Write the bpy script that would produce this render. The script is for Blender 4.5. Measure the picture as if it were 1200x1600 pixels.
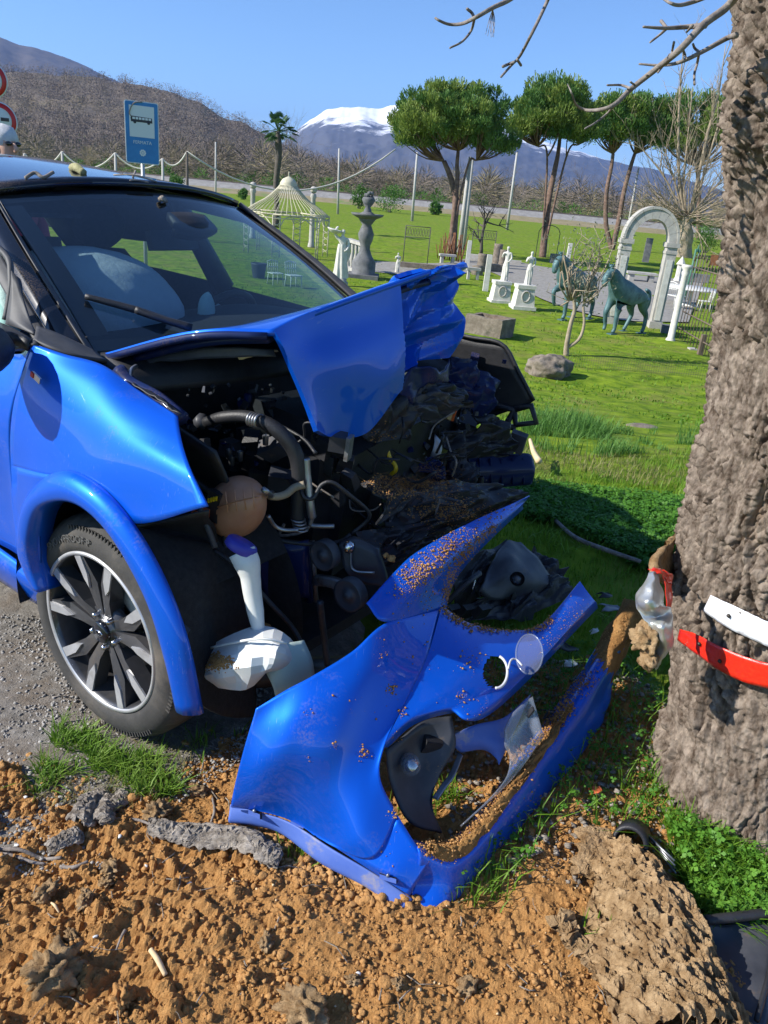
import bpy, math, random
import numpy as np
from mathutils import Vector, Matrix, noise as mn

for o in list(bpy.data.objects):
    bpy.data.objects.remove(o)
SC = bpy.context.scene
COL = SC.collection
R = math.radians
rng = np.random.default_rng(7)
random.seed(7)

# ------------------------------------------------------------------ camera
CAM_H, PITCH, ROLL, FPX = 1.555, 22.8, 5.4, 1201.0
cd = bpy.data.cameras.new('camera')
cam = bpy.data.objects.new('camera', cd)
COL.objects.link(cam)
_p, _r = R(PITCH), R(ROLL)
FWD = np.array([0, math.cos(_p), -math.sin(_p)])
_rt = np.array([1.0, 0, 0])
_up = np.cross(_rt, FWD)
RT = _rt * math.cos(_r) + _up * math.sin(_r)
UP = -_rt * math.sin(_r) + _up * math.cos(_r)
CP = np.array([0, 0, CAM_H])
cam.matrix_world = Matrix(((RT[0], UP[0], -FWD[0], CP[0]), (RT[1], UP[1], -FWD[1], CP[1]),
                           (RT[2], UP[2], -FWD[2], CP[2]), (0, 0, 0, 1)))
cd.sensor_fit = 'VERTICAL'
cd.sensor_height = 24.0
cd.lens = FPX / 1600 * 24.0
cd.clip_start = 0.05
cd.clip_end = 60000
SC.camera = cam

# ------------------------------------------------------------------ sky, sun, exposure
SUN_TO = np.array([-0.965, -0.26, 0.0])
SUN_TO /= np.linalg.norm(SUN_TO)
SUN_EL = 34.0
w = bpy.data.worlds.new('World')
SC.world = w
w.use_nodes = True
nt = w.node_tree
sky = nt.nodes.new('ShaderNodeTexSky')
sky.sky_type = 'NISHITA'
sky.sun_disc = False
sky.sun_elevation = R(SUN_EL)
sky.sun_rotation = math.atan2(SUN_TO[0], SUN_TO[1])
sky.altitude = 1800
sky.air_density = 1.0
sky.dust_density = 0.0
sky.ozone_density = 6.0
bg = nt.nodes['Background']
bg.inputs['Strength'].default_value = 0.112
nt.links.new(sky.outputs[0], bg.inputs[0])
sd = bpy.data.lights.new('sun', 'SUN')
sd.energy = 4.6
sd.angle = R(0.53)
sd.color = (1.0, 0.955, 0.88)
sun = bpy.data.objects.new('sun', sd)
COL.objects.link(sun)
_d = Vector((SUN_TO[0] * math.cos(R(SUN_EL)), SUN_TO[1] * math.cos(R(SUN_EL)), math.sin(R(SUN_EL))))
sun.rotation_euler = _d.to_track_quat('Z', 'Y').to_euler()
sun.location = (-6, -3, 8)
SC.view_settings.view_transform = 'Standard'
SC.view_settings.look = 'None'
SC.view_settings.exposure = 0.82
SC.view_settings.gamma = 1.0
SC.view_settings.use_curve_mapping = False
SC.render.engine = 'CYCLES'
SC.cycles.use_denoising = True
SC.cycles.max_bounces = 7
SC.cycles.diffuse_bounces = 3
SC.cycles.glossy_bounces = 3
SC.cycles.transmission_bounces = 5
SC.cycles.transparent_max_bounces = 10
SC.cycles.volume_bounces = 0
SC.cycles.caustics_reflective = False
SC.cycles.caustics_refractive = False

# ------------------------------------------------------------------ place helpers
def ray(px, py):
    return FWD + RT * ((px - 600) / FPX) - UP * ((py - 800) / FPX)

def sstep(t):
    t = np.clip(t, 0, 1)
    return t * t * (3 - 2 * t)

def tz(x, y):
    """height of the land: level round the car, falling gently to the garden, flat beyond"""
    s = y + 0.5 * np.minimum(x, 1.2)
    return -1.05 * sstep((s - 3.7) / 9.5)

def atz(px, py, z=0.0):
    d = ray(px, py)
    return CP + d * ((z - CAM_H) / d[2])

def aty(px, py, Y):
    d = ray(px, py)
    return CP + d * (Y / d[1])

def G(px, py):
    """the point of the ground seen at a pixel of the photograph"""
    d = ray(px, py)
    t = 0.3
    while t < 400:
        P = CP + d * t
        if P[2] < tz(P[0], P[1]):
            break
        t += 0.02 if t < 25 else 0.2
    return CP + d * t

PSI = R(-33.7)
CFW = np.array([math.cos(PSI), math.sin(PSI), 0])
CLF = np.array([-math.sin(PSI), math.cos(PSI), 0])
CO = np.array([-0.763, 1.83, 0]) + CLF * 0.885

def w2c(P):
    d = np.asarray(P) - CO
    return np.array([d @ CFW, d @ CLF, d[2]])

def c2w(v):
    return CO + CFW * v[0] + CLF * v[1] + np.array([0, 0, v[2]])

def K(px, py, y=None, x=None, z=None):
    """car-space point seen at a pixel, on a plane of the car (y left, x forward, z up)"""
    d = ray(px, py)
    if y is not None:
        t = ((CO + CLF * y - CP) @ CLF) / (d @ CLF)
    elif x is not None:
        t = ((CO + CFW * x - CP) @ CFW) / (d @ CFW)
    else:
        t = (z - CAM_H) / d[2]
    return w2c(CP + d * t)

def projpx(P):
    v = np.asarray(P) - CP
    z = v @ FWD
    return 600 + FPX * (v @ RT) / z, 800 - FPX * (v @ UP) / z

# ------------------------------------------------------------------ mesh helpers
def cr(P, n):
    """Catmull-Rom resampling of control points to n points"""
    P = np.asarray(P, float)
    m = len(P)
    if m == 2:
        t = np.linspace(0, 1, n)[:, None]
        return P[0] * (1 - t) + P[1] * t
    Q = np.vstack([2 * P[0] - P[1], P, 2 * P[-1] - P[-2]])
    u = np.linspace(0, m - 1, n)
    i = np.minimum(u.astype(int), m - 2)
    t = (u - i)[:, None]
    a, b, c, d = Q[i], Q[i + 1], Q[i + 2], Q[i + 3]
    return 0.5 * (2 * b + (c - a) * t + (2 * a - 5 * b + 4 * c - d) * t * t + (3 * b - a - 3 * c + d) * t ** 3)

def grid(ctrl, nu, nv):
    """rows x cols of 3D control points -> nu x nv smooth surface"""
    rows = [cr(r, nv) for r in ctrl]
    A = np.array(rows)
    return np.stack([cr(A[:, j], nu) for j in range(nv)], 1)

def rotm(rx=0, ry=0, rz=0):
    return np.array(Matrix.Rotation(rz, 3, 'Z') @ Matrix.Rotation(ry, 3, 'Y') @ Matrix.Rotation(rx, 3, 'X'))

class MB:
    def __init__(s):
        s.v, s.f, s.n = [], [], 0
    def add(s, V, F):
        V = np.asarray(V, float).reshape(-1, 3)
        s.v.append(V)
        b = s.n
        s.f.extend([tuple(int(i) + b for i in f) for f in F])
        s.n += len(V)
        return s
    def surf(s, Gd, thick=0.0, closed=False):
        nu, nv = Gd.shape[:2]
        V = Gd.reshape(-1, 3)
        F = []
        for i in range(nu - 1):
            for j in range(nv - 1 + (1 if closed else 0)):
                k = (j + 1) % nv
                F.append((i * nv + j, i * nv + k, (i + 1) * nv + k, (i + 1) * nv + j))
        if thick:
            du = np.gradient(Gd, axis=0)
            dv = np.gradient(Gd, axis=1)
            N = np.cross(dv, du)
            N /= np.linalg.norm(N, axis=2)[..., None] + 1e-12
            V2 = (Gd + N * thick).reshape(-1, 3)
            m = nu * nv
            F2 = [tuple(q + m for q in f[::-1]) for f in F]
            E = []
            for j in range(nv - 1):
                E.append((j, j + 1, j + 1 + m, j + m)[::-1])
                a = (nu - 1) * nv + j
                E.append((a, a + 1, a + 1 + m, a + m))
            for i in range(nu - 1):
                a = i * nv
                E.append((a, a + nv, a + nv + m, a + m))
                a = i * nv + nv - 1
                E.append((a, a + nv, a + nv + m, a + m)[::-1])
            V = np.vstack([V, V2])
            F = F + F2 + E
        return s.add(V, F)
    def patch(s, ctrl, nu=14, nv=14, thick=0.0, noise=0.0, nsc=8.0, seed=0.0):
        Gd = grid(ctrl, nu, nv)
        if noise:
            for i in range(nu):
                for j in range(nv):
                    p = Vector(Gd[i, j]) * nsc + Vector((seed, seed * 2, 0))
                    Gd[i, j] += np.array(mn.noise_vector(p)) * noise
        return s.surf(Gd, thick)
    def box(s, c, size, rot=None, taper=1.0):
        h = np.asarray(size, float) / 2
        V = np.array([(x, y, z) for z in (-1, 1) for y in (-1, 1) for x in (-1, 1)], float) * h
        V[4:, :2] *= taper
        if rot is not None:
            V = V @ np.asarray(rot).T
        return s.add(V + np.asarray(c, float), [(0, 2, 3, 1), (4, 5, 7, 6), (0, 1, 5, 4), (2, 6, 7, 3), (0, 4, 6, 2), (1, 3, 7, 5)])
    def tube(s, pts, r, n=8, res=None, caps=True):
        P = np.asarray(pts, float)
        rr = np.full(len(P), r, float) if np.isscalar(r) else np.asarray(r, float)
        if res:
            P2 = cr(P, res)
            rr = np.interp(np.linspace(0, 1, res), np.linspace(0, 1, len(rr)), rr)
            P = P2
        m = len(P)
        T = np.gradient(P, axis=0)
        T /= np.linalg.norm(T, axis=1)[:, None] + 1e-12
        ref = np.array([0, 0, 1.0]) if abs(T[0][2]) < 0.9 else np.array([1.0, 0, 0])
        a = np.cross(T[0], ref)
        a /= np.linalg.norm(a)
        V = []
        for i in range(m):
            a = a - T[i] * (a @ T[i])
            a /= np.linalg.norm(a) + 1e-12
            b = np.cross(T[i], a)
            for k in range(n):
                t = 2 * math.pi * k / n
                V.append(P[i] + (a * math.cos(t) + b * math.sin(t)) * rr[i])
        F = [(i * n + k, i * n + (k + 1) % n, (i + 1) * n + (k + 1) % n, (i + 1) * n + k) for i in range(m - 1) for k in range(n)]
        if caps:
            F.append(tuple(range(n))[::-1])
            F.append(tuple((m - 1) * n + k for k in range(n)))
        return s.add(V, F)
    def lathe(s, prof, n=24, axis='z', c=(0, 0, 0), a0=0.0, a1=2 * math.pi, rot=None, caps=False):
        """prof: (radius, height) pairs"""
        full = abs(a1 - a0 - 2 * math.pi) < 1e-6
        m = n if full else n + 1
        V = []
        for r, h in prof:
            for k in range(m):
                t = a0 + (a1 - a0) * k / n
                x, y = r * math.cos(t), r * math.sin(t)
                V.append({'z': (x, y, h), 'y': (x, h, y), 'x': (h, x, y)}[axis])
        V = np.array(V)
        if rot is not None:
            V = V @ np.asarray(rot).T
        F = []
        for i in range(len(prof) - 1):
            for k in range(n):
                k2 = (k + 1) % m
                F.append((i * m + k, i * m + k2, (i + 1) * m + k2, (i + 1) * m + k))
        if full and caps:
            if prof[0][0] > 1e-6: F.append(tuple(range(m))[::-1])
            if prof[-1][0] > 1e-6: F.append(tuple((len(prof) - 1) * m + k for k in range(m)))
        return s.add(V + np.asarray(c, float), F)
    def blob(s, c, r, amp=0.25, nsc=1.5, sub=2, seed=0, rot=None, flat=None):
        V, F = ico(sub)
        V = V.copy()
        for i in range(len(V)):
            p = Vector(V[i]) * nsc + Vector((seed * 3.7, seed * 1.3, seed * 2.1))
            V[i] *= 1 + amp * mn.fractal(p, 1.0, 2.0, 3)
        V = V * np.asarray(r, float)
        if flat is not None:
            V[:, 2] = np.maximum(V[:, 2], flat)
        if rot is not None:
            V = V @ np.asarray(rot).T
        return s.add(V + np.asarray(c, float), F)
    def extrude(s, poly, thick, M=None, c=(0, 0, 0)):
        """flat outline (2D, x/z plane) with thickness along y"""
        P = np.asarray(poly, float)
        n = len(P)
        V = np.zeros((2 * n, 3))
        V[:n, 0] = V[n:, 0] = P[:, 0]
        V[:n, 2] = V[n:, 2] = P[:, 1]
        V[:n, 1] = -thick / 2
        V[n:, 1] = thick / 2
        if M is not None:
            V = V @ np.asarray(M).T
        F = [tuple(range(n)), tuple(range(2 * n - 1, n - 1, -1))]
        F += [(i, i + n, (i + 1) % n + n, (i + 1) % n) for i in range(n)]
        return s.add(V + np.asarray(c, float), F)
    def build(s, name, mat, parent=None, smooth=True, world=False, auto=None):
        V = np.vstack(s.v) if s.v else np.zeros((0, 3))
        if parent is not None and world:
            q = parent
            while q.parent is not None: q = q.parent
            V = V - np.array(q['base'])
        me = bpy.data.meshes.new(name)
        me.from_pydata(V.tolist(), [], s.f)
        if smooth:
            me.polygons.foreach_set('use_smooth', [True] * len(me.polygons))
        me.materials.append(mat)
        o = bpy.data.objects.new(name, me)
        COL.objects.link(o)
        if parent is not None:
            o.parent = parent
        if auto:
            me.set_sharp_from_angle(angle=R(auto))
        me.update()
        return o

_ico = {}
def ico(sub):
    if sub in _ico:
        return _ico[sub]
    import bmesh
    b = bmesh.new()
    bmesh.ops.create_icosphere(b, subdivisions=sub, radius=1)
    V = np.array([v.co[:] for v in b.verts])
    F = [tuple(v.index for v in f.verts) for f in b.faces]
    b.free()
    _ico[sub] = (V, F)
    return V, F

def rawmesh(name, V, F, mat, parent=None, smooth=False):
    """many polygons of one size from numpy arrays"""
    V = np.asarray(V, np.float32).reshape(-1, 3)
    F = np.asarray(F, np.int32)
    k = F.shape[1]
    me = bpy.data.meshes.new(name)
    me.vertices.add(len(V))
    me.vertices.foreach_set('co', V.ravel())
    me.loops.add(F.size)
    me.loops.foreach_set('vertex_index', F.ravel())
    me.polygons.add(len(F))
    me.polygons.foreach_set('loop_start', np.arange(0, F.size, k, dtype=np.int32))
    me.polygons.foreach_set('loop_total', np.full(len(F), k, np.int32))
    if smooth:
        me.polygons.foreach_set('use_smooth', np.ones(len(F), bool))
    me.update(calc_edges=True)
    me.validate()
    me.materials.append(mat)
    o = bpy.data.objects.new(name, me)
    COL.objects.link(o)
    if parent is not None:
        o.parent = parent
    return o

def tag(o, label=None, cat=None, group=None, kind=None):
    if label: o['label'] = label
    if cat: o['category'] = cat
    if group: o['group'] = group
    if kind: o['kind'] = kind
    return o

def thing(name, label, cat, loc, group=None, rz=0.0):
    o = bpy.data.objects.new(name, None)
    COL.objects.link(o)
    o.empty_display_size = 0.1
    o.location = tuple(float(q) for q in loc)
    o.rotation_euler = (0, 0, rz)
    o['base'] = [float(q) for q in loc]
    return tag(o, label, cat, group)

def struct(o):
    o['kind'] = 'structure'
    return o

def stuff(o, label, cat):
    return tag(o, label, cat, kind='stuff')

def clone(o, parent=None):
    c = o.copy()
    COL.objects.link(c)
    c.parent = parent
    for ch in o.children:
        clone(ch, c)
    return c

# ------------------------------------------------------------------ array noise
def _hash(ix, iy, sd):
    n = (ix * 73856093) ^ (iy * 19349663) ^ (sd * 83492791)
    n = n & 0xffffffff
    n = ((n ^ (n >> 13)) * 1274126177) & 0xffffffff
    n = ((n ^ (n >> 15)) * 2246822519) & 0xffffffff
    return ((n ^ (n >> 16)) & 0xffff) / 65535.0
def vn(x, y, sd=0):
    """value noise, -1..1"""
    ix, iy = np.floor(x).astype(np.int64), np.floor(y).astype(np.int64)
    fx, fy = x - ix, y - iy
    fx, fy = fx * fx * (3 - 2 * fx), fy * fy * (3 - 2 * fy)
    a = _hash(ix, iy, sd) * (1 - fx) + _hash(ix + 1, iy, sd) * fx
    b = _hash(ix, iy + 1, sd) * (1 - fx) + _hash(ix + 1, iy + 1, sd) * fx
    return (a * (1 - fy) + b * fy) * 2 - 1
def fb(x, y, o=4, sd=0):
    s, a = 0, 1.0
    for k in range(o):
        s = s + a * vn(x * 2 ** k + 17.3 * k, y * 2 ** k + 5.1 * k, sd + k)
        a *= 0.5
    return s
def vor(x, y, sd=0):
    """cells: nearest distance, second distance, a number of the nearest cell"""
    ix, iy = np.floor(x).astype(np.int64), np.floor(y).astype(np.int64)
    f1 = np.full(x.shape, 9.0)
    f2 = np.full(x.shape, 9.0)
    cid = np.zeros(x.shape)
    for dx in (-1, 0, 1):
        for dy in (-1, 0, 1):
            jx, jy = ix + dx, iy + dy
            d = np.hypot(jx + _hash(jx, jy, sd) - x, jy + _hash(jx, jy, sd + 7) - y)
            nr = d < f1
            f2 = np.where(nr, f1, np.minimum(f2, d))
            cid = np.where(nr, _hash(jx, jy, sd + 13), cid)
            f1 = np.where(nr, d, f1)
    return f1, f2, cid

# ------------------------------------------------------------------ materials
def mat(name, c1, c2=None, rough=0.6, metal=0.0, scale=6.0, detail=6.0, bump=0.0, bscale=None, coat=0.0,
        spec=0.5, lo=0.35, hi=0.65, trans=0.0, c3=None, s3=2.0, t3=(0.55, 0.7), stretch=None, sss=0.0, alpha=None, bdist=0.02):
    m = bpy.data.materials.new(name)
    m.use_nodes = True
    t = m.node_tree
    b = t.nodes['Principled BSDF']
    L = t.links.new
    b.inputs['Roughness'].default_value = rough
    b.inputs['Metallic'].default_value = metal
    b.inputs['Coat Weight'].default_value = coat
    b.inputs['Coat Roughness'].default_value = 0.04
    b.inputs['Specular IOR Level'].default_value = spec
    if trans: b.inputs['Transmission Weight'].default_value = trans
    if sss:
        b.inputs['Subsurface Weight'].default_value = sss
        b.inputs['Subsurface Radius'].default_value = (0.02, 0.015, 0.01)
    tc = t.nodes.new('ShaderNodeTexCoord')
    src = tc.outputs['Object']
    if stretch:
        mp = t.nodes.new('ShaderNodeMapping')
        mp.inputs['Scale'].default_value = stretch
        L(src, mp.inputs[0])
        src = mp.outputs[0]
    out = None
    if c2 is not None:
        n = t.nodes.new('ShaderNodeTexNoise')
        n.inputs['Scale'].default_value = scale
        n.inputs['Detail'].default_value = detail
        n.inputs['Roughness'].default_value = 0.65
        L(src, n.inputs['Vector'])
        r = t.nodes.new('ShaderNodeValToRGB')
        r.color_ramp.elements[0].position = lo
        r.color_ramp.elements[1].position = hi
        r.color_ramp.elements[0].color = (*c1, 1)
        r.color_ramp.elements[1].color = (*c2, 1)
        L(n.outputs['Fac'], r.inputs[0])
        out = r.outputs[0]
    if c3 is not None:
        n3 = t.nodes.new('ShaderNodeTexNoise')
        n3.inputs['Scale'].default_value = s3
        n3.inputs['Detail'].default_value = 8
        n3.inputs['Roughness'].default_value = 0.7
        L(src, n3.inputs['Vector'])
        mr = t.nodes.new('ShaderNodeMapRange')
        mr.inputs['From Min'].default_value = t3[0]
        mr.inputs['From Max'].default_value = t3[1]
        L(n3.outputs['Fac'], mr.inputs[0])
        mx = t.nodes.new('ShaderNodeMix')
        mx.data_type = 'RGBA'
        L(mr.outputs[0], mx.inputs[0])
        if out is not None: L(out, mx.inputs[6])
        else: mx.inputs[6].default_value = (*c1, 1)
        mx.inputs[7].default_value = (*c3, 1)
        out = mx.outputs[2]
    if out is not None: L(out, b.inputs['Base Color'])
    else: b.inputs['Base Color'].default_value = (*c1, 1)
    if bump:
        n2 = t.nodes.new('ShaderNodeTexNoise')
        n2.inputs['Scale'].default_value = bscale or scale * 3
        n2.inputs['Detail'].default_value = 8
        n2.inputs['Roughness'].default_value = 0.7
        L(src, n2.inputs['Vector'])
        bp = t.nodes.new('ShaderNodeBump')
        bp.inputs['Strength'].default_value = bump
        bp.inputs['Distance'].default_value = bdist
        L(n2.outputs['Fac'], bp.inputs['Height'])
        L(bp.outputs[0], b.inputs['Normal'])
    return m

def dusty(name, base, rough, metal, coat, dust=(0.36, 0.25, 0.15), amt=(0.52, 0.72), scale=3.0, fine=220.0, flake=0.0):
    """paint or plastic with a film of road dust and specks of dirt"""
    m = mat(name, base, rough=rough, metal=metal, coat=coat, spec=0.12)
    t = m.node_tree
    L = t.links.new
    b = t.nodes['Principled BSDF']
    tc = t.nodes['Texture Coordinate']
    n1 = t.nodes.new('ShaderNodeTexNoise')
    n1.inputs['Scale'].default_value = scale
    n1.inputs['Detail'].default_value = 7
    n1.inputs['Roughness'].default_value = 0.62
    L(tc.outputs['Object'], n1.inputs['Vector'])
    n2 = t.nodes.new('ShaderNodeTexNoise')
    n2.inputs['Scale'].default_value = fine
    n2.inputs['Detail'].default_value = 3
    L(tc.outputs['Object'], n2.inputs['Vector'])
    m1 = t.nodes.new('ShaderNodeMapRange')
    m1.inputs['From Min'].default_value = amt[0]
    m1.inputs['From Max'].default_value = amt[1]
    L(n1.outputs['Fac'], m1.inputs[0])
    m2 = t.nodes.new('ShaderNodeMapRange')
    m2.inputs['From Min'].default_value = 0.42
    m2.inputs['From Max'].default_value = 0.62
    L(n2.outputs['Fac'], m2.inputs[0])
    mu = t.nodes.new('ShaderNodeMath')
    mu.operation = 'MULTIPLY'
    L(m1.outputs[0], mu.inputs[0])
    L(m2.outputs[0], mu.inputs[1])
    mu2 = t.nodes.new('ShaderNodeMath')
    mu2.operation = 'MULTIPLY_ADD'
    mu2.inputs[1].default_value = 0.62
    mu2.inputs[2].default_value = 0.006
    L(mu.outputs[0], mu2.inputs[0])
    mx = t.nodes.new('ShaderNodeMix')
    mx.data_type = 'RGBA'
    L(mu2.outputs[0], mx.inputs[0])
    mx.inputs[6].default_value = (*base, 1)
    mx.inputs[7].default_value = (*dust, 1)
    # fine scratches in patches
    mp = t.nodes.new('ShaderNodeMapping')
    mp.inputs['Rotation'].default_value = (0.3, 0.5, 0.4)
    mp.inputs['Scale'].default_value = (420, 14, 60)
    L(tc.outputs['Object'], mp.inputs[0])
    n4 = t.nodes.new('ShaderNodeTexNoise')
    n4.inputs['Scale'].default_value = 1.0
    n4.inputs['Detail'].default_value = 2
    L(mp.outputs[0], n4.inputs['Vector'])
    n5 = t.nodes.new('ShaderNodeTexNoise')
    n5.inputs['Scale'].default_value = 7.0
    L(tc.outputs['Object'], n5.inputs['Vector'])
    m4 = t.nodes.new('ShaderNodeMapRange')
    m4.inputs['From Min'].default_value = 0.66
    m4.inputs['From Max'].default_value = 0.74
    L(n4.outputs['Fac'], m4.inputs[0])
    m5 = t.nodes.new('ShaderNodeMapRange')
    m5.inputs['From Min'].default_value = 0.50
    m5.inputs['From Max'].default_value = 0.66
    m5.inputs['To Max'].default_value = 0.22
    L(n5.outputs['Fac'], m5.inputs[0])
    m6 = t.nodes.new('ShaderNodeMath')
    m6.operation = 'MULTIPLY'
    L(m4.outputs[0], m6.inputs[0])
    L(m5.outputs[0], m6.inputs[1])
    mx2 = t.nodes.new('ShaderNodeMix')
    mx2.data_type = 'RGBA'
    L(m6.outputs[0], mx2.inputs[0])
    L(mx.outputs[2], mx2.inputs[6])
    mx2.inputs[7].default_value = (0.35, 0.42, 0.58, 1)
    L(mx2.outputs[2], b.inputs['Base Color'])
    mr = t.nodes.new('ShaderNodeMapRange')
    mr.inputs['To Min'].default_value = rough
    mr.inputs['To Max'].default_value = 0.85
    L(mu.outputs[0], mr.inputs[0])
    L(mr.outputs[0], b.inputs['Roughness'])
    mc = t.nodes.new('ShaderNodeMapRange')
    mc.inputs['To Min'].default_value = coat
    mc.inputs['To Max'].default_value = 0.0
    L(mu.outputs[0], mc.inputs[0])
    L(mc.outputs[0], b.inputs['Coat Weight'])
    mm = t.nodes.new('ShaderNodeMapRange')
    mm.inputs['To Min'].default_value = metal
    mm.inputs['To Max'].default_value = 0.0
    L(mu.outputs[0], mm.inputs[0])
    L(mm.outputs[0], b.inputs['Metallic'])
    return m

def glassmat(name, tint, rough=0.0, refl=1.0, ior=1.5, haze=0.0, hazec=(0.6, 0.7, 0.8)):
    """thin pane: mirror reflection by Fresnel over a tinted see-through"""
    m = bpy.data.materials.new(name)
    m.use_nodes = True
    t = m.node_tree
    t.nodes.clear()
    L = t.links.new
    o = t.nodes.new('ShaderNodeOutputMaterial')
    fr = t.nodes.new('ShaderNodeFresnel')
    gg = t.nodes.new('ShaderNodeNewGeometry')
    io = t.nodes.new('ShaderNodeMapRange')
    io.inputs['To Min'].default_value = ior
    io.inputs['To Max'].default_value = 1.0 / ior
    L(gg.outputs['Backfacing'], io.inputs[0])
    L(io.outputs[0], fr.inputs['IOR'])
    tr = t.nodes.new('ShaderNodeBsdfTransparent')
    tr.inputs[0].default_value = (*tint, 1)
    gl = t.nodes.new('ShaderNodeBsdfGlossy')
    gl.inputs['Roughness'].default_value = rough
    gl.inputs['Color'].default_value = (refl, refl, refl, 1)
    src = tr.outputs[0]
    if haze:
        df = t.nodes.new('ShaderNodeBsdfDiffuse')
        df.inputs[0].default_value = (*hazec, 1)
        mh = t.nodes.new('ShaderNodeMixShader')
        mh.inputs[0].default_value = haze
        L(src, mh.inputs[1])
        L(df.outputs[0], mh.inputs[2])
        src = mh.outputs[0]
    mx = t.nodes.new('ShaderNodeMixShader')
    L(fr.outputs[0], mx.inputs[0])
    L(src, mx.inputs[1])
    L(gl.outputs[0], mx.inputs[2])
    L(mx.outputs[0], o.inputs[0])
    return m

def leafmat(name, c1, c2, scale=3.0, trans=0.35, rough=0.55):
    """leaves and grass: diffuse plus light that shines through"""
    m = mat(name, c1, c2, rough=rough, scale=scale, detail=3, lo=0.3, hi=0.7, spec=0.3)
    t = m.node_tree
    L = t.links.new
    b = t.nodes['Principled BSDF']
    col = b.inputs['Base Color'].links[0].from_socket
    tl = t.nodes.new('ShaderNodeBsdfTranslucent')
    L(col, tl.inputs[0])
    mx = t.nodes.new('ShaderNodeMixShader')
    mx.inputs[0].default_value = trans
    L(b.outputs[0], mx.inputs[1])
    L(tl.outputs[0], mx.inputs[2])
    L(mx.outputs[0], t.nodes['Material Output'].inputs[0])
    return m

BLUE = (0.0, 0.10, 0.64)
M = {}
M['paint'] = dusty('blue_paint', BLUE, 0.46, 0.36, 0.75, amt=(0.6, 0.9))
M['paint_dirty'] = dusty('blue_paint_dirty', BLUE, 0.45, 0.40, 0.7, amt=(0.56, 0.85), scale=5.0, fine=160)
M['paint_inner'] = dusty('blue_primer_inside', (0.006, 0.016, 0.075), 0.5, 0.0, 0.3, amt=(0.5, 0.8))
M['blueplastic'] = mat('scuffed_blue_plastic', (0.06, 0.13, 0.46), (0.10, 0.17, 0.48), rough=0.55, scale=9, c3=(0.30, 0.28, 0.30), s3=14, t3=(0.56, 0.72))
M['blackgloss'] = dusty('black_gloss_paint', (0.006, 0.008, 0.014), 0.25, 0.0, 1.0, amt=(0.58, 0.95))
M['rubber'] = mat('grey_rubber_trim', (0.045, 0.045, 0.048), (0.07, 0.07, 0.073), rough=0.6, scale=20)
M['blackplastic'] = mat('black_plastic', (0.012, 0.013, 0.016), (0.028, 0.028, 0.032), rough=0.5, scale=14, bump=0.15, bscale=160)
M['darkplastic'] = mat('dark_grey_plastic', (0.03, 0.033, 0.042), (0.06, 0.063, 0.075), rough=0.5, scale=9, c3=(0.16, 0.11, 0.07), s3=11, t3=(0.58, 0.75))
M['felt'] = mat('wheel_liner_felt', (0.010, 0.010, 0.012), (0.022, 0.022, 0.024), rough=0.95, scale=60, bump=0.4, bscale=320)
M['steel'] = mat('dull_steel', (0.25, 0.26, 0.28), (0.4, 0.41, 0.43), rough=0.42, metal=0.9, scale=12)
M['alu'] = mat('cast_aluminium', (0.22, 0.23, 0.25), (0.36, 0.37, 0.39), rough=0.5, metal=0.75, scale=18, c3=(0.12, 0.08, 0.05), s3=9)
M['rusty'] = mat('rusty_iron', (0.10, 0.035, 0.015), (0.22, 0.09, 0.035), rough=0.85, scale=18, bump=0.4)
M['tyre'] = mat('tyre_rubber', (0.030, 0.029, 0.028), (0.062, 0.058, 0.053), rough=0.82, scale=7, c3=(0.14, 0.115, 0.09), s3=6, t3=(0.5, 0.8), bump=0.15, bscale=120)
M['tyretext'] = mat('tyre_raised_letters', (0.10, 0.098, 0.094), rough=0.8)
M['rimdark'] = mat('anthracite_wheel_paint', (0.045, 0.047, 0.052), (0.075, 0.075, 0.08), rough=0.35, metal=0.3, scale=10, coat=0.5, c3=(0.15, 0.125, 0.1), s3=7, t3=(0.55, 0.85))
M['rimcut'] = mat('machined_wheel_face', (0.46, 0.46, 0.47), (0.6, 0.6, 0.61), rough=0.38, metal=0.55, scale=14, c3=(0.3, 0.27, 0.24), s3=8, t3=(0.55, 0.85))
M['chrome'] = mat('bright_metal', (0.6, 0.6, 0.62), rough=0.2, metal=1.0)
M['whiteplastic'] = mat('milky_white_plastic', (0.74, 0.75, 0.73), (0.62, 0.64, 0.63), rough=0.42, scale=10, sss=0.15, c3=(0.4, 0.3, 0.2), s3=9, t3=(0.66, 0.85))
M['amberplastic'] = mat('amber_tank_plastic', (0.36, 0.16, 0.085), (0.46, 0.24, 0.14), rough=0.45, scale=8, sss=0.2, coat=0.2)
M['violetcap'] = mat('violet_blue_cap', (0.035, 0.035, 0.33), (0.05, 0.05, 0.4), rough=0.5, scale=20)
M['greenwhite'] = mat('pale_green_airbag_cloth', (0.60, 0.78, 0.70), (0.5, 0.70, 0.63), rough=0.8, scale=9, bump=0.2, bscale=14, bdist=0.05)
M['airbag'] = mat('white_airbag_cloth', (0.56, 0.62, 0.64), (0.48, 0.54, 0.56), rough=0.85, scale=5, bump=0.25, bscale=9, bdist=0.05)
M['seat'] = mat('dark_seat_cloth', (0.016, 0.017, 0.022), (0.03, 0.03, 0.036), rough=0.9, scale=60)
M['wsglass'] = glassmat('windscreen_glass', (0.56, 0.67, 0.70), ior=1.8)
M['sideglass'] = glassmat('side_window_glass', (0.6, 0.75, 0.7), ior=1.5)
M['clearplastic'] = glassmat('clear_lens_plastic', (0.86, 0.89, 0.92), rough=0.15, ior=1.5, haze=0.16, hazec=(0.55, 0.6, 0.7))
M['yellow'] = mat('yellow_plastic', (0.75, 0.50, 0.01), rough=0.4)
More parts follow.
